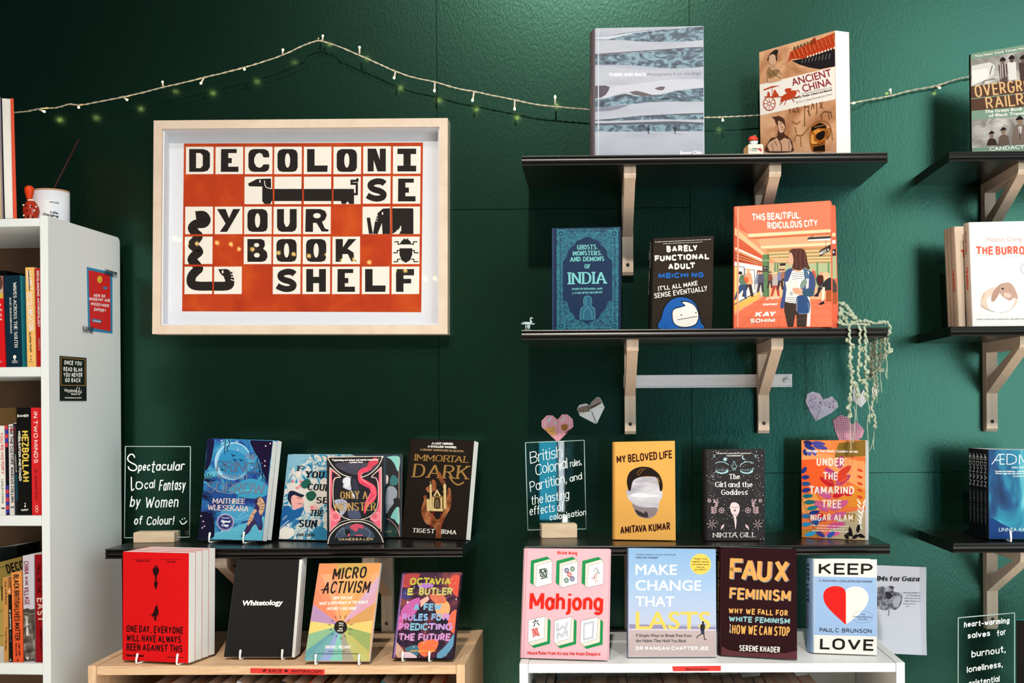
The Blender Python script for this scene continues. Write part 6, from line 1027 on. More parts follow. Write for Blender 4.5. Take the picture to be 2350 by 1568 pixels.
AE = bk; c = bk; c.b('#123a78', "505,560 600,600 700,640 960,660 960,690 505,686"); c.part = 'title_lettering'; c.lines('#e4ecec', 5, "524,228 566,168 600,168|574,168 574,228 600,228|574,198 598,198|544,204 574,204|616,168 616,228|692,228 692,170 728,228|728,228 728,168|740,228 768,168 796,228|810,228 810,168 846,228 846,168"); c.s_('#e4ecec', 5, "616,168 640,168 668,180 672,198 668,216 640,228 616,228", sm=True)
c.part = 'cover_art'; c.t('#cfe0e4', 'AN EPIC', 644, 254, 740, 254, 12, 'B', bold=.6); c.tm('#e4ecee', [('"Lyrical and ambitious... Contains some of the', 541, 276, 800, 276), ('Norse sagas but also feels contemporary."', 546, 289, 800, 289)], 9, bold=.5); c.t('#cfe0e4', 'GUARDIAN', 652, 306, 730, 306, 9, 'B', bold=.4, it=.2); c.t('#cfe4e8', 'LINNEA AXELSSON', 566, 640, 840, 640, 24, 'B', part='author_lettering')
SP = [o for o in C.objects if o.get('label', '').startswith(('blue aurora', 'aurora paperback'))]
for k, o in enumerate(SP):
    sc_ = bk.spine if k == 0 else Canvas(None, (0, 0, 0), (1, 0, 0), o, None, z0=.0016); sc_.fn, sc_.H, sc_.T, sc_.part = bk.spine.fn, bk.spine.H, bk.spine.T, 'spine_lettering'
    sc_.sp('#cfd8da', '\u00c6DNAN', .05, .42, .25, .5, .12, .35); sc_.sp('#7c8488', 'LINNEA AXELSSON', .48, .84, .34, .26, .14, .2)
stand(AE, 'E4', [(640, 645, 703), (900, 645, 703)], Z7, 'white wire stand under the blue aurora paperbacks')
# ================================================================ books in the tall white bookcase
def spine_book(label, crop, TL, TR, BR, BL, z, col, side=None, y0=.012, D=.145, name='paperback_book', group=None, pages=None, rough=.4, top=.0):
    N = TM.to_3x3() @ Vector((0, 1, 0)); P0 = TM @ Vector((0, y0, 0)); px = [cx(crop, *q) for q in (TL, TR, BR, BL)]
    l = [TMi @ hit(a, b, P0, N) for a, b in px]; g = .0006
    for a, b in ((3, 0), (2, 1)):
        e = l[a] - l[b]; l[a] = l[b] + e * ((z + .0003 - l[b].z) / e.z)
    l[0].x += g; l[3].x += g; l[1].x -= g; l[2].x -= g
    for k in (1, 2): l[k].x = min(l[k].x, -.0187)
    o = (l[2] + l[3]) / 2; M = TM @ Matrix.Translation(o); root = empty(name, M=M); tag(root, label, 'book', group)
    q = [p - o for p in l]; d = Vector((0, D, 0)); m = bookmat(col, rough); ms = bookmat(side or col, rough); th = .0007
    cv = MB(); cv.slab([q[0], q[3], q[2], q[1]], (0, .001, 0), m)
    for a, b, s in ((0, 3, 1), (1, 2, -1)):
        X = Vector((th * s, 0, 0)); f = Vector((0, .0011, 0)); cv.slab([q[a] + f, q[b] + f, q[b] + X + f, q[a] + X + f][::s], (0, D, 0), ms)
    cv.build('cover', root)
    X = Vector((th + .0001, .0012, 0)); X2 = Vector((-th - .0001, .0012, 0)); t_ = Vector((0, 0, -.0005 - top)); b_ = Vector((0, 0, .0005 + top))
    MB().slab([q[0] + X + t_, q[3] + X + b_, q[2] + X2 + b_, q[1] + X2 + t_], (0, D - .002, 0), pages or PAGES).build('page_block', root)
    c = Canvas(crop, P0, -N, root, M.inverted()); c.part = 'spine_lettering'; k_ = (BL[1] - TL[1]) * .025; c.clipto([TL, TR, (BR[0], BR[1] - k_), (BL[0], BL[1] - k_)]); c.root_ = root; return c
S1, S2, S3 = SZ[1], SZ[2], SZ[3]
w_ = '#e8e6de'; rowa, rowb, rowc = 'upright books on the upper shelf of the tall bookcase', 'upright books on the middle shelf of the tall bookcase', 'upright books on the lower shelf of the tall bookcase'
c = spine_book('red-spined book with white letters at the left edge, upper shelf of the tall bookcase', 'F2', (-90, 362), (30, 360), (68, 1388), (-60, 1388), S1, '#d01a20', group=rowa)
c.p('#b8a890', "-90,360 30,360 38,600 -85,600"); c.b('#5a3a34', "-20,380 20,370 30,470 0,520 -20,470"); c.p('#c8b040', "-10,560 36,550 38,612 -10,612"); c.tm(w_, [('A', -4, 700, 14, 700), ('N', -2, 758, 20, 758), ('O', -2, 815, 20, 815), ('A', 0, 862, 26, 862)], 30, f='S', pw=5); c.t(w_, 'ST', -8, 1336, 20, 1336, 18, 'S', 3)
c = spine_book('dark navy book with a white serif title and a teal cover, upper shelf', 'F2', (34, 357), (226, 350), (254, 1382), (72, 1388), S1, '#0f2a38', side='#2a8a9a', group=rowa, D=.15)
c.t(w_, 'WAVES ACROSS THE SOUTH', 148, 432, 164, 1175, 36, 'S', 7, 4, serif=3, gap=4); c.t(w_, 'SUJIT SIVASUNDARAM', 106, 602, 118, 1008, 20, 'S', 4, 2.6, serif=2, gap=3); c.e(w_, 166, 1272, 18, 22); c.p(w_, "164,1290 168,1290 176,1310 156,1310"); c.t(w_, 'WILLIAM', 136, 1324, 198, 1322, 9, 'B', bold=.5); c.t(w_, 'COLLINS', 136, 1340, 198, 1338, 9, 'B', bold=.5)
c = spine_book('pale orange book with a crossed-out word on its spine, upper shelf', 'F2', (282, 264), (385, 262), (408, 1378), (304, 1380), S1, '#e8b56a', group=rowa)
c.t('#ece4d8', 'AGAINST', 292, 302, 312, 520, 60, 'S', 11, 8, gap=4); c.s_('#1c1a18', 10, "322,300 332,522"); c.t('#ece4d8', 'DECOLONISATION', 298, 548, 322, 974, 62, 'S', 11, 8, gap=4); c.t('#3a2c20', 'OLUFEMI TAIWO', 326, 996, 336, 1222, 24, 'S', 5, 5, gap=4); c.lines('#3a2c20', 3, "338,1262 360,1262|350,1250 350,1285|322,1326 375,1326"); c.e('#3a2c20', 348, 1302, 7)
c = spine_book('red book beside the orange one, partly behind the side panel, upper shelf', 'F2', (389, 278), (478, 276), (500, 1372), (411, 1374), S1, '#b01c1c', group=rowa)
c.t(w_, 'DECOLONIZING ANTHROPOLOGY', 412, 302, 424, 940, 28, 'S', 6, 5, gap=4); c.t('#c8b0a8', 'ADEOLA', 430, 1058, 436, 1200, 18, 'S', 3)
tb = spine_book('black box lying behind the red book, upper shelf', 'F2', (-60, 296), (76, 300), (80, 420), (-60, 420), S1, '#120f0e', y0=.20, D=.08, name='storage_box')
tb.root_['category'] = 'box'
c = spine_book('white book with a red vertical title, middle shelf', 'F3', (-40, 512), (46, 510), (60, 1410), (-30, 1410), S2, '#e4e2da', group=rowb)
c.t('#c82c30', "YOU'RE HISTORY", 2, 578, 14, 1002, 30, 'S', 6, 5, gap=8); c.t('#2c2c30', 'LESLEY CHOW', 14, 1046, 20, 1294, 20, 'S', 4, 3.4, gap=6); c.p('#22242a', "12,1330 48,1328 44,1352 40,1342 14,1340")
c = spine_book('slim book with a blue and red checked spine, middle shelf', 'F3', (47, 508), (78, 506), (92, 1408), (62, 1408), S2, '#15141c', group=rowb)
for i in range(5): c.p('#c83c48' if i % 2 == 0 else '#3a3c9c', [(46, 508 + i * 44), (80, 506 + i * 44), (80, 548 + i * 44), (46, 550 + i * 44)])
for i in range(8): c.p('#c83c48' if i % 2 else '#3a3c9c', [(56, 1110 + i * 40), (94, 1108 + i * 40), (94, 1146 + i * 40), (56, 1148 + i * 40)])
c = spine_book('grey-white book with a jumbled black title, middle shelf', 'F3', (82, 500), (128, 492), (146, 1405), (94, 1405), S2, '#d4cfcc', group=rowb)
c.t('#1c1a1c', 'FOR THE CULTURE', 96, 516, 108, 912, 28, 'S', 7, 5, gap=4); c.t('#1c1a1c', 'MARCUS COLLINS', 106, 926, 112, 1286, 28, 'S', 7, 5, gap=4); c.e('#b8242c', 118, 552, 12, 14); c.lines('#1c1a1c', 6, "110,1318 140,1332|110,1332 140,1318")
c = spine_book('slim black book with tiny lettering, middle shelf', 'F3', (131, 488), (164, 480), (184, 1408), (150, 1408), S2, '#1d1f24', group=rowb)
c.t('#8a3038', 'ABOLISH THE FAMILY', 142, 510, 154, 780, 12, 'S', 2.4); c.t('#c8c4bc', 'A MANIFESTO FOR CARE', 148, 796, 158, 980, 11, 'S', 2.4); c.p('#18404c', "150,1000 178,1000 182,1260 160,1260"); c.p('#d8d8d8', "119,476 166,480 166,490 125,488")
c = spine_book('black book with a large yellow title, middle shelf', 'F3', (167, 332), (303, 328), (317, 1406), (186, 1408), S2, '#12110f', group=rowb, D=.15)
c.t(w_, 'DAHER', 174, 426, 286, 424, 26, 'S', 6, 5); c.t('#d8bc50', 'HEZBOLLAH', 216, 562, 226, 1072, 70, 'S', 16, 13, gap=7); c.t(w_, 'MOBILISATION AND POWER', 180, 566, 190, 1070, 26, 'S', 6, 5, gap=3); c.t(w_, 'HURST', 212, 1364, 284, 1362, 20, 'S', 5); c.e(w_, 252, 1316, 8, 10); c.lines(w_, 3, "244,1290 260,1290|252,1280 252,1305")
c = spine_book('bright red book with a pink-white title next to the side panel, middle shelf', 'F3', (306, 330), (412, 330), (424, 1404), (319, 1406), S2, '#d0262a', group=rowb, D=.15)
c.t('#f0dcd4', 'IN TWO MINDS', 334, 372, 340, 904, 42, 'S', 8, 7, gap=14); c.t('#6c1418', 'Dr Soham Das', 342, 948, 356, 1268, 28, 'S', 6, 5, gap=8); c.ring('#e8c8c0', 5, 368, 1325, 12, 16); c.ring('#e8c8c0', 5, 370, 1360, 12, 16)
c = spine_book('tan box behind the slim books, middle shelf', 'F3', (-60, 338), (162, 330), (170, 560), (-60, 560), S2, nmat('kraft_box', [(0, '#7a5a34'), (1, '#b08a54')], 5, .6), y0=.18, D=.1, name='storage_box'); c.root_['category'] = 'box'
yel = nmat('mustard_cover', [(0, '#c8a850'), (1, '#d8bc68')], 6, .5)
c = spine_book('large mustard yellow book standing behind the smaller books, lower shelf', 'F4', (-60, 400), (216, 330), (222, 1372), (-60, 1372), S3, yel, y0=.185, D=.02, name='hardcover_book', group=rowc)
c.t('#1c1712', 'DECOLO', 76, 500, 330, 430, 92, 'S', 22, 16, gap=6); c.lines('#2a2418', 4, "0,438 76,422|0,870 26,850|0,1110 30,1100|0,1340 30,1330"); c.p('#1c1712', "14,625 24,622 26,760 16,764")
c = spine_book('dark green box lying behind the mustard book, lower shelf', 'F4', (-60, 250), (165, 225), (165, 380), (-60, 400), S3, '#141a17', y0=.21, D=.1, name='storage_box'); c.root_['category'] = 'box'
c = spine_book('ochre book with dark handwritten lettering, lower shelf', 'F4', (24, 537), (78, 532), (84, 1366), (36, 1368), S3, '#c48c4c', group=rowc)
c.t('#3a2010', 'We Will Rest!', 44, 570, 50, 808, 22, 'S', 4, 3.6); c.t('#3a2010', 'Tricia Hersey', 52, 1020, 50, 1258, 20, 'S', 4, 3.6)
c = spine_book('slim black and orange book, lower shelf', 'F4', (81, 637), (107, 632), (124, 1374), (88, 1376), S3, '#151312', group=rowc)
c.p('#d8824a', "66,630 112,628 114,700 72,704"); c.e('#e8c0a0', 88, 672, 12, 14); c.t('#e0dcd4', 'air conditioning', 92, 852, 98, 1044, 16, 'S', 3.4); c.t('#7a7670', 'Hsuan L Hsu', 98, 1060, 102, 1172, 10, 'S', 2); c.lines('#e0dcd4', 4, "104,1328 104,1345 92,1352|104,1345 116,1352")
c = spine_book('orange book with a bold black title, lower shelf', 'F4', (108, 490), (215, 478), (230, 1378), (126, 1380), S3, nmat('orange_fade_print', [(0, '#e0502c'), (.45, '#e0602c'), (1, '#dc9a50')], 1, .4, kind='grad', stretch=(1, 1, 4.6)), group=rowc, pages=PAGESC)
c.t('#1a1410', 'BLACK BRITISH LIVES MATTER', 132, 506, 146, 1166, 54, 'S', 13, 9, gap=4, sp=.25); c.t('#3a1810', 'LENNY HENRY', 178, 1178, 182, 1310, 20, 'S', 4); c.t('#3a1810', 'MARCUS RYDER', 148, 1178, 152, 1310, 20, 'S', 4); c.lines('#5a2014', 5, "168,1330 168,1368|180,1330 180,1368|168,1348 180,1348")
c = spine_book('grey-lilac book with a dark red title over a black-and-white village photo, lower shelf', 'F4', (220, 323), (336, 318), (343, 1382), (236, 1384), S3, '#c2bec8', side='#a8a4aa', group=rowc, D=.15)
c.p(nmat('village_photo_print', [(.35, '#2c2620'), (.5, '#5a5046'), (.65, '#9a9088')], 60, .5, 6), "222,870 340,860 345,1384 234,1384"); c.p('#4a4038', "224,850 270,835 300,850 340,842 340,900 224,905"); c.s_('#a89c90', 5, "228,890 260,882 300,895 340,885", sm=True); c.t('#7a1c28', 'CHINA', 232, 378, 236, 506, 50, 'S', 10, 7); c.t('#7a1c28', 'IN ONE', 244, 528, 248, 616, 28, 'S', 6, 5); c.t('#7a1c28', 'VILLAGE', 234, 630, 242, 804, 50, 'S', 10, 7); c.t(w_, 'LIANG HONG', 250, 920, 256, 1108, 26, 'S', 7, 6); c.p(w_, "254,1312 266,1312 270,1328 276,1312 286,1312 270,1342")
c = spine_book('deep red book with large pale letters beside the side panel, lower shelf', 'F4', (340, 314), (440, 308), (450, 1366), (348, 1370), S3, '#8c1218', group=rowc, D=.15)
c.t('#3c080c', 'FALL OF THE', 360, 416, 366, 696, 36, 'S', 9, 7); c.t('#d8b8a8', 'EAST', 360, 736, 368, 968, 72, 'S', 14, 12, gap=12); c.t('#3c080c', 'BERLIN', 392, 1040, 396, 1268, 20, 'S', 5)
# standing on top of the tall bookcase
def edge_book(label, quads, z, D, name='hardcover_book', y0=.012):
    """hardcover seen from its fore-edge: quads of (part, colour, TL, TR, BR, BL)"""
    N = TM.to_3x3() @ Vector((0, 1, 0)); P0 = TM @ Vector((0, y0, 0)); root = None
    for part, m, *q in quads:
        l = [TMi @ hit(*cx('F1', *a), P0 + N * (.003 if part == 'page_block' else 0), N) for a in q]
        for a, b in ((3, 0), (2, 1)):
            e = l[a] - l[b]; l[a] = l[b] + e * ((z + .0003 + (.003 if part == 'page_block' else 0) - l[b].z) / e.z)
        if root is None: o = l[3].copy(); root = empty(name, M=TM @ Matrix.Translation(o)); tag(root, label, 'book')
        MB().slab([p - o for p in (l[0], l[3], l[2], l[1])], (-.56 * (D - (.006 if part == 'page_block' else 0)), D - (.006 if part == 'page_block' else 0), 0), m).build(part, root)
edge_book('tall orange-red hardcover with its page edges facing out, on top of the tall bookcase', [('cover_board', mat('#15110f', .4), (8, 98), (18, 105), (48, 1310), (38, 1310)), ('page_block', PAGES, (19, 112), (104, 118), (131, 1310), (49, 1310)), ('cover_board', mat('#e0563c', .4), (105, 112), (135, 112), (168, 1308), (132, 1308))], SZ[0], .15)
edge_book('lilac-grey hardcover cut off by the left edge, on top of the tall bookcase', [('cover_board', mat('#8a8494', .4), (-8, 105), (6, 98), (36, 1310), (24, 1310)), ('page_block', PAGESC, (-60, 112), (-9, 112), (23, 1310), (-40, 1310)), ('cover_board', mat('#8a8494', .4), (-72, 105), (-61, 105), (-41, 1310), (-52, 1310))], SZ[0], .15)
# skittle-shaped ornament
a = tl(*cx('F1', 312, 1300), .06); root = empty('skittle_ornament', M=TM @ Matrix.Translation((a.x, .06, SZ[0]))); tag(root, 'small orange-red skittle-shaped ornament with a spotted body', 'ornament')
sk_ = 2.59 / 2783 / 4.3556
H_ = lambda y: (1305 - y) * sk_
body = MB(); body.lathe([(.018, 0), (.027 * .8, .002), (68 * sk_ * .95, H_(1260)), (86 * sk_ * .95, H_(1190)), (80 * sk_ * .95, H_(1150)), (52 * sk_, H_(1105)), (32 * sk_, H_(1080))], (0, 0, 0), mat('#a8301c', .25, coat=.5), 20); body.build('body', root)
nk = MB(); nk.lathe([(30 * sk_, H_(1095)), (36 * sk_, H_(1086)), (36 * sk_, H_(1076)), (28 * sk_, H_(1070))], (0, 0, 0), mat('#e8e0d4', .4), 18); nk.build('neck_ring', root)
hd = MB(); hd.lathe([(26 * sk_, H_(1075)), (30 * sk_, H_(1050)), (44 * sk_, H_(1000)), (47 * sk_, H_(970)), (38 * sk_, H_(942)), (18 * sk_, H_(930)), (.0005, H_(928))], (-18 * sk_, 0, 0), mat('#d8421c', .35), 18); hd.build('head', root)
for i, (dx, y) in enumerate([(-48, 1135), (-12, 1145), (40, 1150), (60, 1190), (0, 1192), (-60, 1195), (-42, 1240), (6, 1250), (48, 1262), (70, 1150), (-75, 1165)]):
    rr = 78 * sk_; x = dx * sk_; yy = -math.sqrt(max(rr * rr - x * x, .00001)) * .98
    MB().ball((x, yy, H_(y)), .0022, mat('#1c1410' if i % 3 else '#e8e4dc', .4), 5).build('spot', root)
# white jar with a wooden lid ring and a dark stick in it
a = tl(*cx('F1', 512, 1300), .16); root = empty('white_jar', M=TM @ Matrix.Translation((a.x, .16, SZ[0]))); tag(root, 'white candle jar with a tan rim behind the skittle ornament', 'jar')
b = tl(*cx('F1', 512, 1075), .16); rj = (tl(*cx('F1', 679, 1200), .16).x - tl(*cx('F1', 345, 1200), .16).x) / 2; hj = b.z - SZ[0] + .004
MB().lathe([(rj * .96, 0), (rj, .003), (rj, hj), (rj * .94, hj), (rj * .94, .004)], (0, 0, 0), mat('#dfe3ea', .3), 40).build('jar_body', root)
MB().lathe([(rj * .93, hj + .0002), (rj * 1.0, hj + .0002), (rj * 1.0, hj + .0035), (rj * .93, hj + .0035)], (0, 0, 0), mat('#c89a76', .5), 40).build('wooden_rim', root)
jl = MB(); n = 10; lab = [(math.sin(R(t)) * (rj + .0004), -math.cos(R(t)) * (rj + .0004)) for t in [-50 + i * 9 for i in range(10)]]
jl.add([(x, y, .006) for x, y in lab] + [(x, y, hj * .72) for x, y in lab], [(i, i + 1, n + i + 1, n + i) for i in range(n - 1)], mat('#eef0f2', .5)); jl.build('label_sticker', root)
jc = Canvas('F1', TM @ Vector((a.x + .014, .16 - rj * .93, 0)), TM.to_3x3() @ Vector((0, -1, 0)), root, (TM @ Matrix.Translation((a.x, .16, SZ[0]))).inverted(), z0=.003); jc.part = 'label_lettering'; jl0 = jc.loc
def jwrap(x, y, z):
    p = jl0(x, y, z); p.y = -math.sqrt(max(rj * rj - p.x * p.x, 1e-6)) - .0009 - z * .1; return p
jc.loc = jwrap
jc.t('#3a3a3c', 'MATCHES', 497, 1152, 562, 1156, 12, 'B', bold=.5); jc.t('#2a2a2c', 'Life', 502, 1258, 558, 1262, 22, 'B', bold=1); jc.t('#2a2a2c', 'Changing', 436, 1280, 560, 1294, 22, 'B', bold=1)
M0 = TMi; p1, p2 = onY(124, 432, 2.74), onY(181, 320, 2.78); st = MB(); p0 = p1 + (p1 - p2) * .42
st.tube([p0, p1, p2], .0022, mat('#3a1c1a', .6), 6); tag(st.build('incense_stick'), 'dark thin stick leaning out of the white jar', 'stick')
# ================================================================ cards and stickers on the side of the tall bookcase
SN = TM.to_3x3() @ Vector((1, 0, 0)); SP0 = TM @ Vector((0, 0, 0))
def sidept(x, y, crop, off=0): return hit(*cx(crop, x, y), SP0 + SN * off, SN)
def side_card(name, label, crop, quad, m, cat, th=.0006, lift=.0002):
    q = [sidept(x, y, crop, lift) for x, y in quad]; o = sum(q, Vector()) / 4; M = TM.copy(); M.translation = o; Mi = M.inverted(); root = empty(name, M=M); tag(root, label, cat)
    X_ = Vector((th, 0, 0)); l = [Mi @ p + X_ for p in q]; MB().slab([l[3], l[2], l[1], l[0]], (-th, 0, 0), m).build('card', root)
    c = Canvas(crop, SP0 + SN * (th + .0003), SN, root, Mi, z0=.00005, rough=.5); c.clipto(quad); c.part = 'print'; return c
c = side_card('quote_card', 'red and blue card with a white question, taped to the bookcase side', 'C2', [(520, 556), (672, 590), (673, 955), (528, 938)], mat('#2c86b4', .5), 'card')
c.p('#d42424', "531,575 660,602 664,942 540,920"); c.e('#e0bc3c', 598, 631, 15, 22); c.e('#2c86b4', 631, 682, 14, 8); c.lines('#8a6a18', 2, "592,626 594,626|604,628 606,628|592,640 598,643 605,641")
c.tm('#f2e8e8', [('HOW DO', 562, 736, 632, 742), ('MISOGYNY AND', 534, 757, 660, 768), ('MISOGYNOIR', 544, 786, 652, 800), ('DIFFER?', 562, 820, 633, 830)], 20, f='S', pw=4.5, gap=3); c.p('#2c86b4', "552,866 606,874 606,893 552,885"); c.t('#f2e8e8', '@GUARDIAN'[1:], 558, 882, 602, 888, 7, 'B', bold=.6)
tape = clear_mat('clear_tape', (.9, .9, .92, 1)); 
for lab, q, L in (('piece of clear tape with black doodles at the upper corner of the red card', [(628, 565), (704, 590), (702, 622), (626, 605)], "634,580 640,600|648,578 652,604 664,600|664,585 668,612|676,590 680,618|686,592 698,596 690,606|640,576 700,592"), ('piece of clear tape with black doodles at the lower corner of the red card', [(493, 908), (560, 912), (561, 958), (493, 950)], "500,915 502,935 512,940|518,918 515,945|528,920 526,948|536,918 540,948 552,950|550,920 548,945")):
    c = side_card('clear_tape', lab, 'C2', q, tape, 'tape', .0002, .0010); c.P0 = c.P0 + SN * .0008; c.lines('#2a2620', 4, L)
c = side_card('bookshop_sticker', 'black sticker with white lettering in a gold border, on the bookcase side', 'C2', [(357, 1090), (517, 1102), (518, 1360), (358, 1360)], mat('#171614', .4), 'sticker')
c.s_('#a8803c', 4, "366,1100 510,1112 511,1268 366,1266", closed=True); c.tm('#ecebe4', [('ONCE YOU', 384, 1142, 492, 1149), ('READ BLAK', 380, 1182, 496, 1187), ('YOU NEVER', 380, 1216, 496, 1218), ('GO BACK', 390, 1248, 486, 1250)], 27, f='S', pw=6.5, gap=3)
c.t('#e4e2da', 'Magabala', 386, 1306, 458, 1310, 22, 'S', 4); c.t('#e4e2da', 'Books', 426, 1322, 456, 1324, 10, 'B', bold=1); c.lines('#e4e2da', 4, "462,1322 458,1290 466,1276|470,1322 476,1280|476,1324 488,1296|466,1300 490,1310"); c.t('#e4e2da', 'MAGABALA.COM', 388, 1344, 488, 1345, 7, 'B', bold=1)
# ================================================================ red embossed label tapes
def label_tape(label, crop, quad, fn, yy=None):
    y = YB + .0018 if yy is None else yy; q = [onY(*cx(crop, *a), y) for a in quad]; o = sum(q, Vector()) / 4; root = empty('label_tape', o); tag(root, label, 'label', 'red embossed label tapes')
    MB().slab([q[0] - o, q[3] - o, q[2] - o, q[1] - o], (0, .0004, 0), mat('#d63a34', .35)).build('tape_strip', root)
    for a in root.children: a.location.y = -.0006
    c = Canvas(crop, (0, y - .0006, 0), (0, -1, 0), root, Matrix.Translation(-o), z0=.0002); c.part = 'lettering'; fn(c)
def f_(c): 
    k = '#4a1014'; c.t(k, 'RACE', 1968, 194, 2108, 194, 30, 'B', bold=1.2, it=.25); c.t(k, 'ANTIRACISM', 2200, 196, 2520, 205, 30, 'B', bold=1.2, it=.25); c.p(k, "1905,180 1935,165 1945,160 1950,182 1930,185 1925,195"); c.b(k, "2140,172 2158,168 2170,175 2168,192 2142,192"); c.s_(k, 2, "1965,206 2108,206"); c.s_(k, 2, "2200,208 2520,218")
label_tape('red label tape reading race and antiracism on the oak shelf edge', 'F5', [(1784, 153), (2554, 166), (2552, 224), (1783, 204)], f_)
label_tape('red label tape reading feminism on the white shelf edge', 'F7', [(1776, 146), (2322, 139), (2322, 196), (1785, 199)], lambda c: (c.t('#4a1014', 'feminism', 1918, 186, 2180, 188, 24, 'B', bold=1.2, it=.25), c.s_('#4a1014', 2, "1925,196 2182,194")))
# ================================================================ clear acrylic signs in wooden blocks
acry = clear_mat('clear_acrylic', (.93, .97, .96, 1)); aedge = mat('#b8ccc8', .25); birch = nmat('sign_block_wood', [(0, '#c8a888'), (.5, '#dcc2a4'), (1, '#e8d4ba')], 10, .5, 5, 1, stretch=(1, 6, 6))
def sign(label, crop, quad, z, bw, bt, bh, bxo, lean=0, y=None, ink=None, yaw=None, group='clear signs in wooden blocks'):
    u = Vector((math.cos(R(yaw)), math.sin(R(yaw)), 0)); zz = Vector((0, 0, 1)); nn = u.cross(zz); p0 = onY(*cx(crop, *quad[3]), y)
    q = [hit(*cx(crop, *k), p0, nn) for k in quad]; L, Y = 0, yaw; q[3].z = q[2].z = (q[2].z + q[3].z) / 2; O = (q[2] + q[3]) / 2; M = Matrix((u, -nn, zz)).transposed().to_4x4(); M.translation = O; Mi = M.inverted()
    print('SIGN', label[:20], L, Y, O, (q[2] - q[3]).length)
    root = empty('acrylic_sign', M=M); tag(root, label, 'sign', group); l = [Mi @ p for p in q]
    pn = MB(); pn.slab([l[0], l[3], l[2], l[1]], (0, .003, 0), acry); pn.build('clear_pane', root)
    ed = MB()
    for i in range(4): a, b = l[i], l[(i + 1) % 4]; ed.tube([a + Vector((0, .0015, 0)), b + Vector((0, .0015, 0))], .0011, aedge, 4)
    ed.build('pane_edge', root)
    x0 = bxo * (l[2].x - l[3].x) + l[3].x; zb = (z - O.z) + .0003; bh = max(bh, .014 - zb)
    bl = MB(); bl.box((x0, -bt * .5, zb), (x0 + bw, -.0004, zb + bh), birch, .001); bl.build('front_block', root); bl = MB(); bl.box((x0, .0034, zb), (x0 + bw, bt * .5 + .003, zb + bh), birch, .001); bl.build('rear_block', root)
    c = Canvas(crop, q[3], nn, root, Mi, z0=.0002, rough=.6); c.part = 'handwriting'; return c
hw = '#eef2f0'
def hand(c, rows, w=7, k=hw):
    for s, x0, y0, x1, y1, h in rows: c.t(k, s, x0, y0, x1, y1, h, 'S', w, w, cap='round', wob=.04, it=.16, gap=w * .9)
c = sign('clear sign at the left end of the left black shelf, lettered for local fantasy', 'C5', [(247, 235), (1028, 237), (1018, 1330), (235, 1327)], Z4, .092, .046, .021, .19, y=2.765, yaw=3)
c.s_(hw, 15, "360,365 345,335 310,330 282,360 282,400 320,430 375,460 385,500 350,525 300,510 285,480", sm=True)
hand(c, [('pec', 400, 530, 545, 525, 105), ('t', 550, 545, 600, 545, 150), ('acular', 610, 530, 955, 520, 110)], 14); c.lines(hw, 14, "322,605 325,755 350,745|385,665 378,720 400,745 440,735 455,690 420,660 390,668", sm=True)
hand(c, [('cal', 475, 745, 600, 735, 105), ('Fantasy', 650, 765, 965, 755, 130), ('by', 300, 965, 420, 965, 130), ('Women', 482, 980, 880, 965, 135), ('of', 350, 1180, 450, 1175, 105), ('Colour!', 500, 1180, 830, 1170, 105)], 14)
c.lines(hw, 12, "905,1128 930,1165 965,1155 985,1130|930,1105 934,1110|958,1096 962,1100", sm=True)
c = sign('clear sign reflecting a bright window, at the left end of the right black shelf', 'E1', [(78, 773), (485, 757), (498, 1357), (95, 1393)], Z3, .082, .046, .021, .22, y=2.80, yaw=8)
hand(c, [('British', 112, 918, 335, 868, 80), ('Colonial', 150, 1000, 370, 950, 75), ('rules,', 388, 945, 468, 925, 50), ('Partition,', 112, 1115, 365, 1050, 70), ('and', 385, 1045, 470, 1025, 48), ('the lasting', 118, 1205, 385, 1160, 65), ('effects of', 106, 1278, 350, 1240, 62), ('colonisation', 245, 1312, 498, 1275, 44)], 5)
c = sign('clear sign at the lower right corner, lettered with heart-warming salves', 'E4', [(320, 1170), (665, 1140), (665, 1800), (319, 1842)], ZE, .08, .046, .021, .2, y=2.50, yaw=12)
hand(c, [('heart-warming', 352, 1228, 630, 1200, 34), ('salves', 374, 1298, 512, 1280, 36), ('for', 556, 1284, 610, 1270, 38), ('burnout,', 398, 1412, 608, 1380, 42), ('loneliness,', 370, 1506, 590, 1470, 38), ('existential', 380, 1590, 570, 1560, 38), ('dread', 420, 1680, 520, 1660, 40)], 6)
# ================================================================ flyer on the wall
def fl(x, y, d=0): return onY(*cx('E6', x, y), WALL - .002 - d)
q = [fl(1660, 345), fl(2280, 370), fl(2274, 1273, .008), fl(1656, 1252, .003)]; o = sum(q, Vector()) / 4; root = empty('paper_flyer', o); tag(root, 'pale flyer with a poppy drawing pinned to the wall beside the blue heart book', 'flyer')
pa = MB(); rows_ = [[(q[0].lerp(q[1], a)).lerp(q[3].lerp(q[2], a), b) - o - Vector((0, .010 * (b ** 4) * a, 0)) for a in (0, .25, .5, .75, 1)] for b in (0, .2, .4, .6, .8, .9, 1)]
V = [p for r in rows_ for p in r]; pa.add(V, [(i * 5 + j, i * 5 + 5 + j, i * 5 + 6 + j, i * 5 + 1 + j) for i in range(6) for j in range(4)], mat('#c6c8d4', .7)); pa.build('paper_sheet', root)
c = Canvas('E6', (0, WALL - .0125, 0), (0, -1, 0), root, Matrix.Translation(-o), z0=.0002, rough=.7); c.part = 'print'
c.P0 = Vector((0, WALL - .004, 0)); c.z = .0012
kk = '#1c1a20'; c.t(kk, 'eSIMs for Gaza', 1668, 506, 2212, 514, 48, 'S', 13, 6, serif=4, it=.2, gap=5, sp=.3)
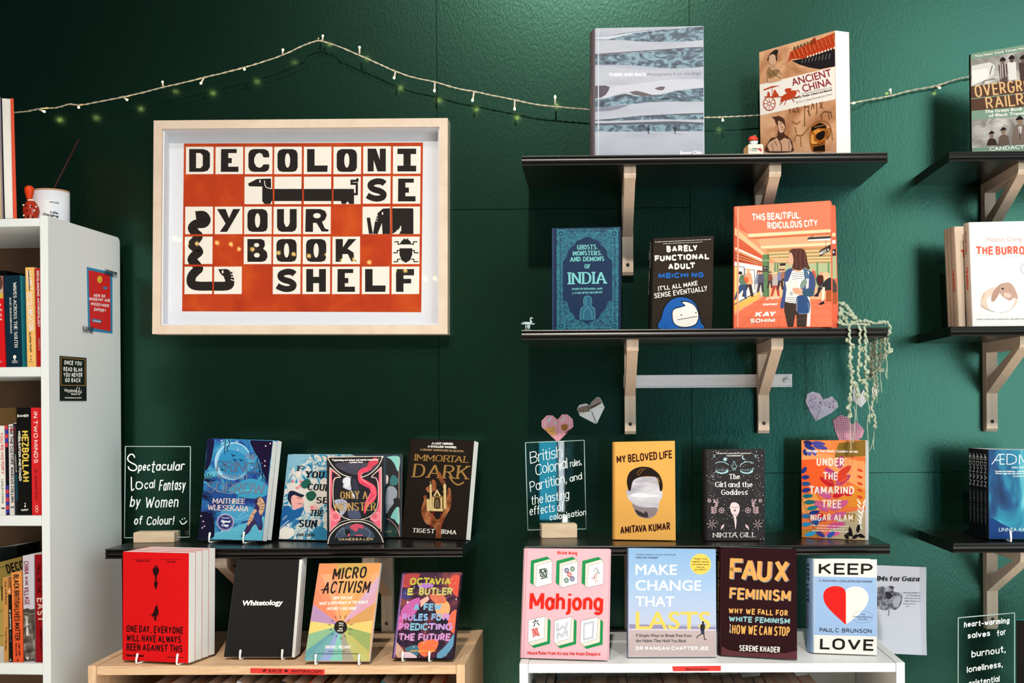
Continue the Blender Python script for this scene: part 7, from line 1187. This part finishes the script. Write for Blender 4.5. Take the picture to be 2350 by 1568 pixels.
gz = nmat('pencil_flower_print', [(.35, '#2c2c34'), (.5, '#6c6c78'), (.65, '#a8a8b4')], 70, .7, 4, 1); c.b(gz, "1770,600 1810,570 1880,575 1900,562 1945,575 1940,620 2020,640 2030,690 2010,760 1960,810 1900,800 1860,815 1800,800 1770,760"); c.b('#2c2c34', "1850,640 1880,620 1930,660 1900,700 1870,690"); c.b('#a8aab8', "1930,700 1990,660 2015,700 1990,770 1940,780"); c.s_('#5c5c68', 9, "1895,810 1880,900 1865,1000 1868,1080 1862,1165", sm=True); c.lines('#3a3a44', 3, "1800,600 1850,680|1780,700 1860,700|1800,780 1880,710|1930,700 2010,660|1920,720 1960,800|1900,570 1890,630", sm=True)
for i, (s, x) in enumerate((('Sending eSIMs is', 2040), ('an immediate,', 2070), ('concrete way to', 2052), ('help Gazans on', 2055), ('the ground. Scan', 2038), ('below to learn', 2068), ('how you can get', 2042), ('involved.', 2120))): c.t('#5a5a66', s, x, 638 + i * 28.5, 2216, 642 + i * 28.5, 15, 'B', bold=.3)
c.t('#2a2a34', 'tinyurl.com/gaza-esims', 1918, 1162, 2210, 1170, 22, 'B', bold=.4)
# ================================================================ folded paper hearts on the wall
def heart(label, crop, left, right, cl, cr, deco=None, y=WALL - .0006):
    """left/right: outlines of the two lobes (the shared crease is the first and last point of each)"""
    P_ = lambda pts, d: [onY(*cx(crop, *a), y - d) for a in P(pts)]
    L, Rr = P(left), P(right); allp = P_(left, 0) + P_(right, 0); o = sum(allp, Vector()) / len(allp); root = empty('paper_heart', o); tag(root, label, 'paper heart', 'folded paper hearts on the green wall')
    for pts, m, s in ((left, cl, 1), (right, cr, -1)):
        pp_ = P(pts); f = [onY(*cx(crop, *a), y - (.0035 if i in (0, len(pp_) - 1) else .0018)) - o for i, a in enumerate(pp_)]; b = [onY(*cx(crop, *a), y) - o for a in pp_]
        mb = MB(); n = len(f); mb.add(f, [tuple(t) for t in tessellate_polygon([[Vector((p.x, p.z, 0)) for p in f]])], mat(m, .6) if isinstance(m, str) else m); mb.add(f + b, [(i, n + i, n + (i + 1) % n, (i + 1) % n) for i in range(n)], mat('#8a8288', .7))
        mb.build('folded_lobe', root)
    if deco: c = Canvas(crop, (0, y - .0038, 0), (0, -1, 0), root, Matrix.Translation(-o), z0=.0001, rough=.6); c.part = 'print'; deco(c)
def d1(c):
    c.p('#f0d0d8', "235,830 250,830 240,1140 225,1130"); c.p('#f0d0d8', "905,800 925,800 935,1120 915,1140"); c.p('#dfe4ee', "285,905 400,800 440,840 330,960"); c.p('#dfe4ee', "680,910 780,790 815,820 715,945"); c.lines('#3a5a8a', 9, "300,920 400,830|700,900 790,810"); c.b('#e8a860', "250,1120 420,1100 470,1060 520,1090 540,1220 570,1270 500,1330 420,1300 320,1240"); c.b('#a8702c', "700,1060 740,1020 860,1010 885,1060 870,1130 830,1180 760,1190 710,1130"); c.dots('#3a1c1a', 14, (260, 1080, 560, 1260), 6, 12, 3); c.dots('#4a2a14', 9, (730, 1040, 860, 1160), 8, 14, 4); c.dots('#f4d4dc', 30, (260, 850, 900, 1100), 5, 9, 5); c.e('#b8dcd4', 550, 980, 30); c.b('#5a1c28', "830,1240 930,1160 945,1170 850,1255"); c.s_('#8a3c50', 5, "600,890 602,1400")
heart('pink folded paper heart with cookie pictures, above the clear sign', 'G6', "598,890 460,768 300,765 155,915 155,1090 560,1480 600,1482", "598,890 720,740 875,740 1020,875 1038,1075 640,1480 600,1482", '#eea8b8', '#f0a4b2', d1)
def d2(c):
    c.p('#7a6a5c', "1165,580 1220,540 1460,485 1490,520 1495,650 1340,680 1165,690 1150,640"); c.p('#9a8c84', "1500,500 1545,400 1690,275 1770,290 1810,390 1700,440 1500,560"); c.p('#5a4a40', "1505,520 1620,470 1815,385 1810,430 1700,500 1510,600"); c.dots('#c8b8a4', 60, (1170, 540, 1480, 680), 3, 8, 7); c.p('#4a382c', "1530,640 1545,640 1668,960 1655,975"); c.t('#4a4a50', 'for us all', 1240, 735, 1325, 705, 22, 'B'); c.t('#4a4a50', 'be yours', 1760, 570, 1860, 530, 22, 'B'); c.t('#4a4a50', 'cookies', 1210, 520, 1400, 470, 24, 'B')
heart('white and brown folded paper heart, tilted, left of the bracket', 'G6', "1500,640 1480,490 1385,435 1200,480 1135,600 1165,690 1190,700 1210,775 1640,1005 1655,985", "1500,640 1490,480 1540,390 1690,255 1775,280 1900,545 1690,985 1655,985", '#ececee', '#f2f3f4', d2)
def d3(c): c.dots('#b890c0', 22, (500, 1212, 655, 1280), 3, 6, 11); c.dots('#8fa8c8', 16, (500, 1215, 655, 1285), 2, 5, 13); [c.ring('#c89ac0', 2, x, y, r) for x, y, r in ((530, 1215, 12), (545, 1270, 14), (610, 1250, 13), (640, 1265, 12), (575, 1300, 12), (650, 1235, 8))]; c.s_('#9a90a4', 2, "588,1230 548,1345")
heart('lavender patterned folded paper heart, upper one right of the bracket', 'D7', "590,1228 570,1192 525,1180 495,1195 485,1240 510,1295 545,1355 560,1348", "590,1228 640,1208 675,1245 678,1270 640,1305 560,1348", '#e6d6ec', '#ecdff0', d3)
def d4(c):
    for q in ('730,1520 680,1462 655,1400 645,1350 690,1318 740,1330 755,1372', '755,1372 790,1358 832,1410 818,1450 730,1520'):
        c.clipto(q)
        for i in range(15): c.s_('#f0d8e0', 2.2, [(642 + i * 13, 1300), (655 + i * 13, 1530)])
        for i in range(16): c.s_('#f0d8e0', 2.2, [(640, 1322 + i * 12), (840, 1318 + i * 12)])
heart('pink grid-patterned folded paper heart just above the orange leaf book', 'D7', "755,1372 740,1330 690,1318 645,1350 655,1400 680,1462 730,1520", "755,1372 790,1358 832,1410 818,1450 730,1520", '#ec88a8', '#ee94b0', d4)
heart('white folded paper heart half hidden behind the crocheted garland', 'G3', "240,985 215,890 170,900 160,960 165,1045 240,1115 245,1100", "240,985 270,930 300,1000 302,1045 245,1115 245,1100", '#e8e2e2', '#f0eaea', None)
heart('small white folded paper heart tucked behind the garland strands, right of the other white one', 'G3', "385,940 365,900 350,930 355,980 385,1000 388,995", "385,940 400,905 412,935 405,975 388,1000 388,995", '#e8e2e2', '#f0eaea', None)
# ================================================================ crocheted garland
gm = nmat('sage_yarn', [(.3, '#9aa890'), (.6, '#b9c4ac'), (.8, '#cbd3bf')], 220, .9, 3, bump=.4)
root = empty('crocheted_garland', (onY(1980, 760, 2.66).x, 2.66, Z2)); tag(root, 'pale sage crocheted garland hanging off the middle shelf end', 'garland'); GO = Vector(root.location)
def path3(s, y0, y1):
    pts = smooth(P(s), False, 6); n = len(pts); q = [onY(*cx('G3', a, b), y0 + (y1 - y0) * i / max(1, n - 1)) - GO for i, (a, b) in enumerate(pts)]; out = [q[0]]; acc = 0
    for a, b in zip(q, q[1:]):
        L = (b - a).length; t = .0032 - acc
        while t < L: out.append(a.lerp(b, t / L)); t += .0032
        acc = L - (t - .0032)
    return out
rg = random.Random(8)
def strand(s, y0, y1, knots='', thread=None, r=.0030):
    mb = MB(); q = path3(s, y0, y1)
    for i, p in enumerate(q):
        a = i * 1.4; mb.ball(p + Vector((math.cos(a) * .0013, math.sin(a) * .0013, 0)), r * rg.uniform(.85, 1.1), gm, 5, (1, 1, 1.25))
    for k in P(knots):
        c0 = onY(*cx('G3', *k), (y0 + y1) / 2) - GO
        for _ in range(9): mb.ball(c0 + Vector((rg.uniform(-1, 1), rg.uniform(-1, 1), rg.uniform(-1, 1))) * .0036, .0030, gm, 5)
    mb.build('crocheted_strand', root)
    for th in (thread or '').split('|'):
        if th: t2 = MB(); t2.tube([v for v in path3(th, y1, y1)], .0009, gm, 5); t2.build('loose_thread', root)
fy = 2.6105
strand("128,290 128,320 130,420 140,500 135,600 138,700 150,770 150,870 140,960 135,1050 130,1130 130,1210", fy, fy + .02, "105,440 155,500 140,600 135,705 160,765 175,880 135,1030 115,1110 130,1195", "132,1210 135,1300 140,1400 145,1560|165,1105 185,1150 180,1300 160,1480")
strand("215,290 235,330 232,430 228,540 225,640 215,740 225,830 260,850 300,880 300,980 290,1010", fy, fy + .03, "240,340 250,535 240,685 265,855 290,990")
strand("160,860 195,870 205,930 205,990 215,1010", fy + .02, fy + .03, "175,880 210,995", "212,1010 195,1080 205,1270")
strand("280,290 285,350 290,450 290,560 300,620 285,700 295,780 290,860 300,950 310,1040", fy, fy + .03, "290,450 305,620 305,755", "310,1040 330,1150 320,1260|318,1180 308,1300 320,1520|325,1200 335,1280")
strand("330,470 340,560 335,650 345,740 330,830", 2.74, 2.76, "335,650 320,820")
strand("350,470 370,500 365,600 360,700 370,800 380,900 375,1000 350,1120 380,1200 385,1290", 2.74, 2.76, "355,480 362,610 370,800 375,1010 350,1190 385,1295", "385,1300 372,1400 370,1550|372,1400 350,1500 325,1550")
strand("395,455 395,560 400,640 395,740 405,850 410,960", 2.73, 2.76, "392,465 400,600 420,730", "408,960 402,1085")
strand("440,440 438,560 430,680 435,740", 2.70, 2.73, "435,590 455,735", "435,740 440,830 452,970")
strand("478,430 482,520 485,620", 2.68, 2.70, "478,440 480,600", "485,620 440,680 435,800|480,640 410,730 350,780")
strand("505,425 520,490 540,545", 2.65, 2.66, "525,550 545,545", "490,560 505,700 490,790 525,835|505,720 500,830")
strand("505,262 532,300 534,375", 2.625, 2.632, "520,372")
def zoff(s, y0, y1, knots=''):
    mb = MB()
    for i, p in enumerate(path3(s, y0, y1)):
        p.z = max(p.z, .0045); mb.ball(p + Vector((rg.uniform(-1, 1) * .002, rg.uniform(-1, 1) * .002, .001)), .0033, gm, 5)
    for k in P(knots):
        c0 = onY(*cx('G3', *k), (y0 + y1) / 2) - GO; c0.z = max(c0.z, .0055)
        for _ in range(9): mb.ball(c0 + Vector((rg.uniform(-1, 1), rg.uniform(-1, 1), rg.uniform(-.2, 1))) * .004, .0034, gm, 5)
    mb.build('crocheted_strand', root)
zoff("22,80 35,70 70,85 120,130 110,190 70,240 40,270", 2.70, 2.69, "60,85 100,110 110,180"); zoff("24,122 40,130 60,200 90,250 120,280", 2.68, 2.66, "50,150 80,240"); zoff("120,130 170,190 190,235 150,270 215,262 300,262 400,280 480,270", 2.67, 2.64, "150,200 180,230 160,275 215,262 290,258 330,275 430,275 470,272"); zoff("24,170 24,220 40,275 100,290 200,285 330,292", 2.66, 2.63, "36,190 36,270"); zoff("26,270 60,290 120,295", 2.64, 2.625, "")
# ================================================================ small figures
# white figure in a strawberry cap behind a little box
fx = onY(*cx('G4', 1120, 1290), 2.66); u4 = 2.66 / 2783 / 26.1; root = empty('toy_figure', (fx.x, 2.66, Z1)); tag(root, 'tiny white toy figure in a red cap behind a pale box, top shelf', 'figurine')
base4 = 1290 + (Z1 - onY(*cx('G4', 1120, 1290), 2.66).z) / -u4
G = lambda x, y: ((x - 1120) * u4, (base4 - y) * u4)
wh = mat('#dfe6e6', .4); 
x0, z0 = G(680, 1300); x1, z1 = G(1570, 860); bx = MB(); bx.box((x0, -.008, .0002), (x1, .004, z1), mat('#e8dccb', .5), .0008); bx.build('box', root)
x2, _ = G(450, 0); sb = MB(); sb.slab([(x2, .006, .0002), (x0 - .0004, -.004, .0002), (x0 - .0004, -.004, z1), (x2, .006, z1 * .72)], (.001, .002, 0), mat('#c89a68', .5)); sb.build('box_side', root)
bo = MB(); a, b = G(1040, 720); bo.ball((a, .009, z1 * .95), .0098, wh, 10, (1, .75, .9)); bo.build('body', root)
he = MB(); a, b = G(1060, 640); he.ball((a, .008, b), .0098, wh, 12, (1.02, .9, .85)); he.build('head', root)
ca = MB(); a, b = G(1030, 520); ca.lathe([(.0108, -.002), (.0112, 0), (.0104, .004), (.0075, .0075), (.003, .0094), (.0004, .0098)], (a, .008, b), mat('#d8402c', .35), 18); ca.build('cap', root)
lf = MB(); a, b = G(1090, 250); lf.tube([(a, .008, b - .001), (a + .0015, .008, b + .0012), (a + .004, .007, b)], .0007, mat('#a8c88a', .5), 6); lf.build('leaf', root)
c = Canvas('G4', (0, 2.66 - .0083, 0), (0, -1, 0), root, Matrix.Translation(-Vector(root.location)), z0=.0001); c.part = 'print'
c.p('#3c4a42', "955,1045 1300,1050 1300,1080 955,1085"); c.p('#a8b4a8', "955,1090 1250,1095 1250,1230 940,1225"); c.b('#b84a54', "1290,1060 1440,1055 1520,1120 1510,1210 1430,1250 1390,1180 1310,1150"); c.lines('#2c2622', 20, "790,1080 800,1130|860,1080 870,1140 830,1200|930,1150 920,1200"); c.lines('#4a4642', 16, "1400,1000 1450,985|930,980 935,985|1030,975 1035,985")
for x, y in ((1000, 600), (1175, 600)): a, b = G(x, y); MB().ball((a, -.0007, b), .0009, mat('#1c1a20', .2), 6).build('eye', root)
# silver prehistoric reptile with a crest
gx = onY(*cx('G5', 850, 1200), 2.635); u5 = 2.635 / 2783 / 31.36; root = empty('toy_reptile', (gx.x, 2.635, Z2)); tag(root, 'tiny grey-white winged reptile toy at the left end of the middle shelf', 'figurine')
b5 = 1210 + (Z2 - onY(*cx('G5', 850, 1210), 2.635).z) / -u5; g5 = lambda x, y, d=0: Vector(((x - 850) * u5, d, (b5 - y) * u5)); sv_ = mat('#a9b8bc', .35)
mb = MB(); mb.tube([g5(345, 740), g5(450, 710), g5(620, 700), g5(760, 720), g5(900, 740), g5(1040, 730), g5(1110, 740)], [.0008, .0022, .0036, .0040, .0042, .0034, .001], sv_, 10); mb.build('body', root)
mb = MB(); mb.tube([g5(1060, 740), g5(1060, 600), g5(1030, 470), g5(1015, 370), g5(1020, 320)], [.0030, .0030, .0016, .0013, .0014], sv_, 8); mb.tube([g5(1000, 310), g5(1080, 315), g5(1150, 325), g5(1215, 335)], [.0010, .0018, .0012, .0006], sv_, 8); mb.build('tail_crest', root)
mb = MB(); mb.tube([g5(1090, 750), g5(1180, 765), g5(1250, 750), g5(1320, 700)], [.0012, .0012, .0011, .0005], mat('#d8dcd0', .4), 6); mb.build('wing_tip', root)
for dx in (0, -190): mb = MB(); mb.tube([g5(870 + dx, 860, .001), g5(870 + dx, 1000, .001), g5(865 + dx, 1130, .001)], [.0040 if dx == 0 else .0016, .0036 if dx == 0 else .0012, .0034 if dx == 0 else .0010], sv_, 10); mb.tube([g5(780 + dx, 1195), g5(860 + dx, 1150), g5(900 + dx, 1150), g5(1010 + dx, 1195)], .0008, mat('#b8a090', .5), 6); mb.build('leg', root)
for x in (618, 708): MB().ball(g5(x, 680, -.0032), .0006, mat('#1c2226', .3), 5).build('eye', root)
# ================================================================ books inside the low bookcases, seen by their tops
rb_ = random.Random(21)
def inner_books(x0, x1, zb, tilt, cols, desc, group, where):
    X = x0; i = 0; th = R(tilt)
    while X < x1:
        i += 1; t = rb_.uniform(.016, .034); h = rb_.uniform(.192, .204); c_ = cols[i % len(cols)]; D = rb_.uniform(.14, .19); Y0 = YB + .022 + rb_.uniform(0, .012)
        dz = t * math.sin(th) if th > 0 else 0; dz += .0004
        root = empty('shelved_book', M=Matrix.Translation((X + dz * math.tan(th), Y0, zb + dz)) @ Matrix.Rotation(th, 4, 'Y')); tag(root, desc % (c_[0], where(i)), 'book', group)
        m = mat(c_[1], .45); cv = MB(); cv.box((0, 0, 0), (.001, D, h), m); cv.box((t - .001, 0, 0), (t, D, h), m); cv.box((.001, -.0005, 0), (t - .001, .001, h), m); cv.build('cover', root)
        MB().box((.0011, .0012, .001), (t - .0011, D - .001, h - .001), c_[2]).build('page_block', root)
        X += t / math.cos(th) + .001
ords = ['leftmost', 'second', 'third', 'fourth', 'fifth', 'sixth', 'seventh', 'eighth', 'ninth', 'tenth', 'eleventh', 'twelfth', 'thirteenth', 'fourteenth', 'fifteenth', 'sixteenth', 'seventeenth', 'eighteenth', 'nineteenth', 'twentieth', 'twenty-first', 'twenty-second', 'twenty-third', 'twenty-fourth', 'twenty-fifth', 'twenty-sixth', 'twenty-seventh', 'twenty-eighth', 'twenty-ninth', 'thirtieth']
wf = lambda i: ords[i - 1] + (' book' if i == 1 else ' from the left')
MATS['pg_b'] = PB = nmat('page_tops_brown', [(0, '#a08a7c'), (1, '#c8b4a4')], 200, .8, 2, stretch=(1, .02, .02))
inner_books(WX0 + .06, WX1 - .14, ZW - .2619, -9, [('grey', '#8c8078', PB), ('white', '#cfc8c0', PB), ('black', '#1c1a1a', PB), ('orange', '#c8643c', PB), ('cream', '#d8c8b0', PB), ('red', '#b02820', PB), ('yellow', '#c8a040', PB), ('pale pink', '#c8a8a0', PB), ('dark blue', '#2a2e5a', PB)], '%s book inside the white bookcase, %s', 'books inside the white bookcase', wf)
inner_books(OX0 + .04, OX1 - .16, ZO - .2339, 24, [('black', '#141212', PB), ('grey', '#6c6460', PB), ('red', '#a02420', PB), ('dark grey', '#3a3634', PB), ('orange', '#c07c30', PB), ('olive', '#5a5244', PB), ('lilac', '#a8a0b8', PB), ('white', '#c8c8d0', PB), ('black and teal', '#1c5a64', PB), ('brown', '#4a342a', PB)], '%s book inside the oak bookcase, %s', 'books inside the oak bookcase', wf)
# teal book edge at the far right, above the corner sign
q = [onY(2332, 1416, 2.66), onY(2420, 1440, 2.66), onY(2420, 1600, 2.66), onY(2332, 1600, 2.66)]
tb_ = make_book('hardcover_book', 'teal-edged dark book at the lower right corner behind the clear sign', 'PX', (2331, 1424), (2440, 1428), (2440, 1640), (2331, 1640), ZE, .02, '#16120f', hard=True, depth=2.70, lean=2, yaw=-20, spine='#2c8a80', back='#2c8a80', pages=mat('#3a9a90', .6))
# ================================================================ what the glass reflects: a far window and a second string of lights behind the camera
fr2 = empty('fairy_lights', (-1.6, -1.5, 2.45)); tag(fr2, 'second string of fairy lights across the room, seen only as dots in the frame glass', 'fairy lights')
gp_ = []
for x, y in P("190,867 218,880 273,905 342,904 481,899 577,909 632,941 725,943 830,932 906,968 1010,978 1116,990 1238,980 1345,1022 1428,1014 1533,1034 1710,1085 1780,1090 1918,1147 1988,1145"):
    h0 = onY(*cx('C4', x, y), FRY + .003); d = h0 - EYEP; d.y = -d.y; t = (-1.5 - h0.y) / d.y; gp_.append(h0 + d * t - Vector((-1.6, -1.5, 2.45)))
MB().tube(gp_, .003, cordm, 6).build('twisted_wire', fr2)
for p in gp_: MB().ball(p + Vector((0, .011, 0)), .0115, bulbm, 6).build('bulb', fr2)
#
# ================================================================ letters and pictures become meshes
font_meshes()
for c_ in CANV: c_.finish()
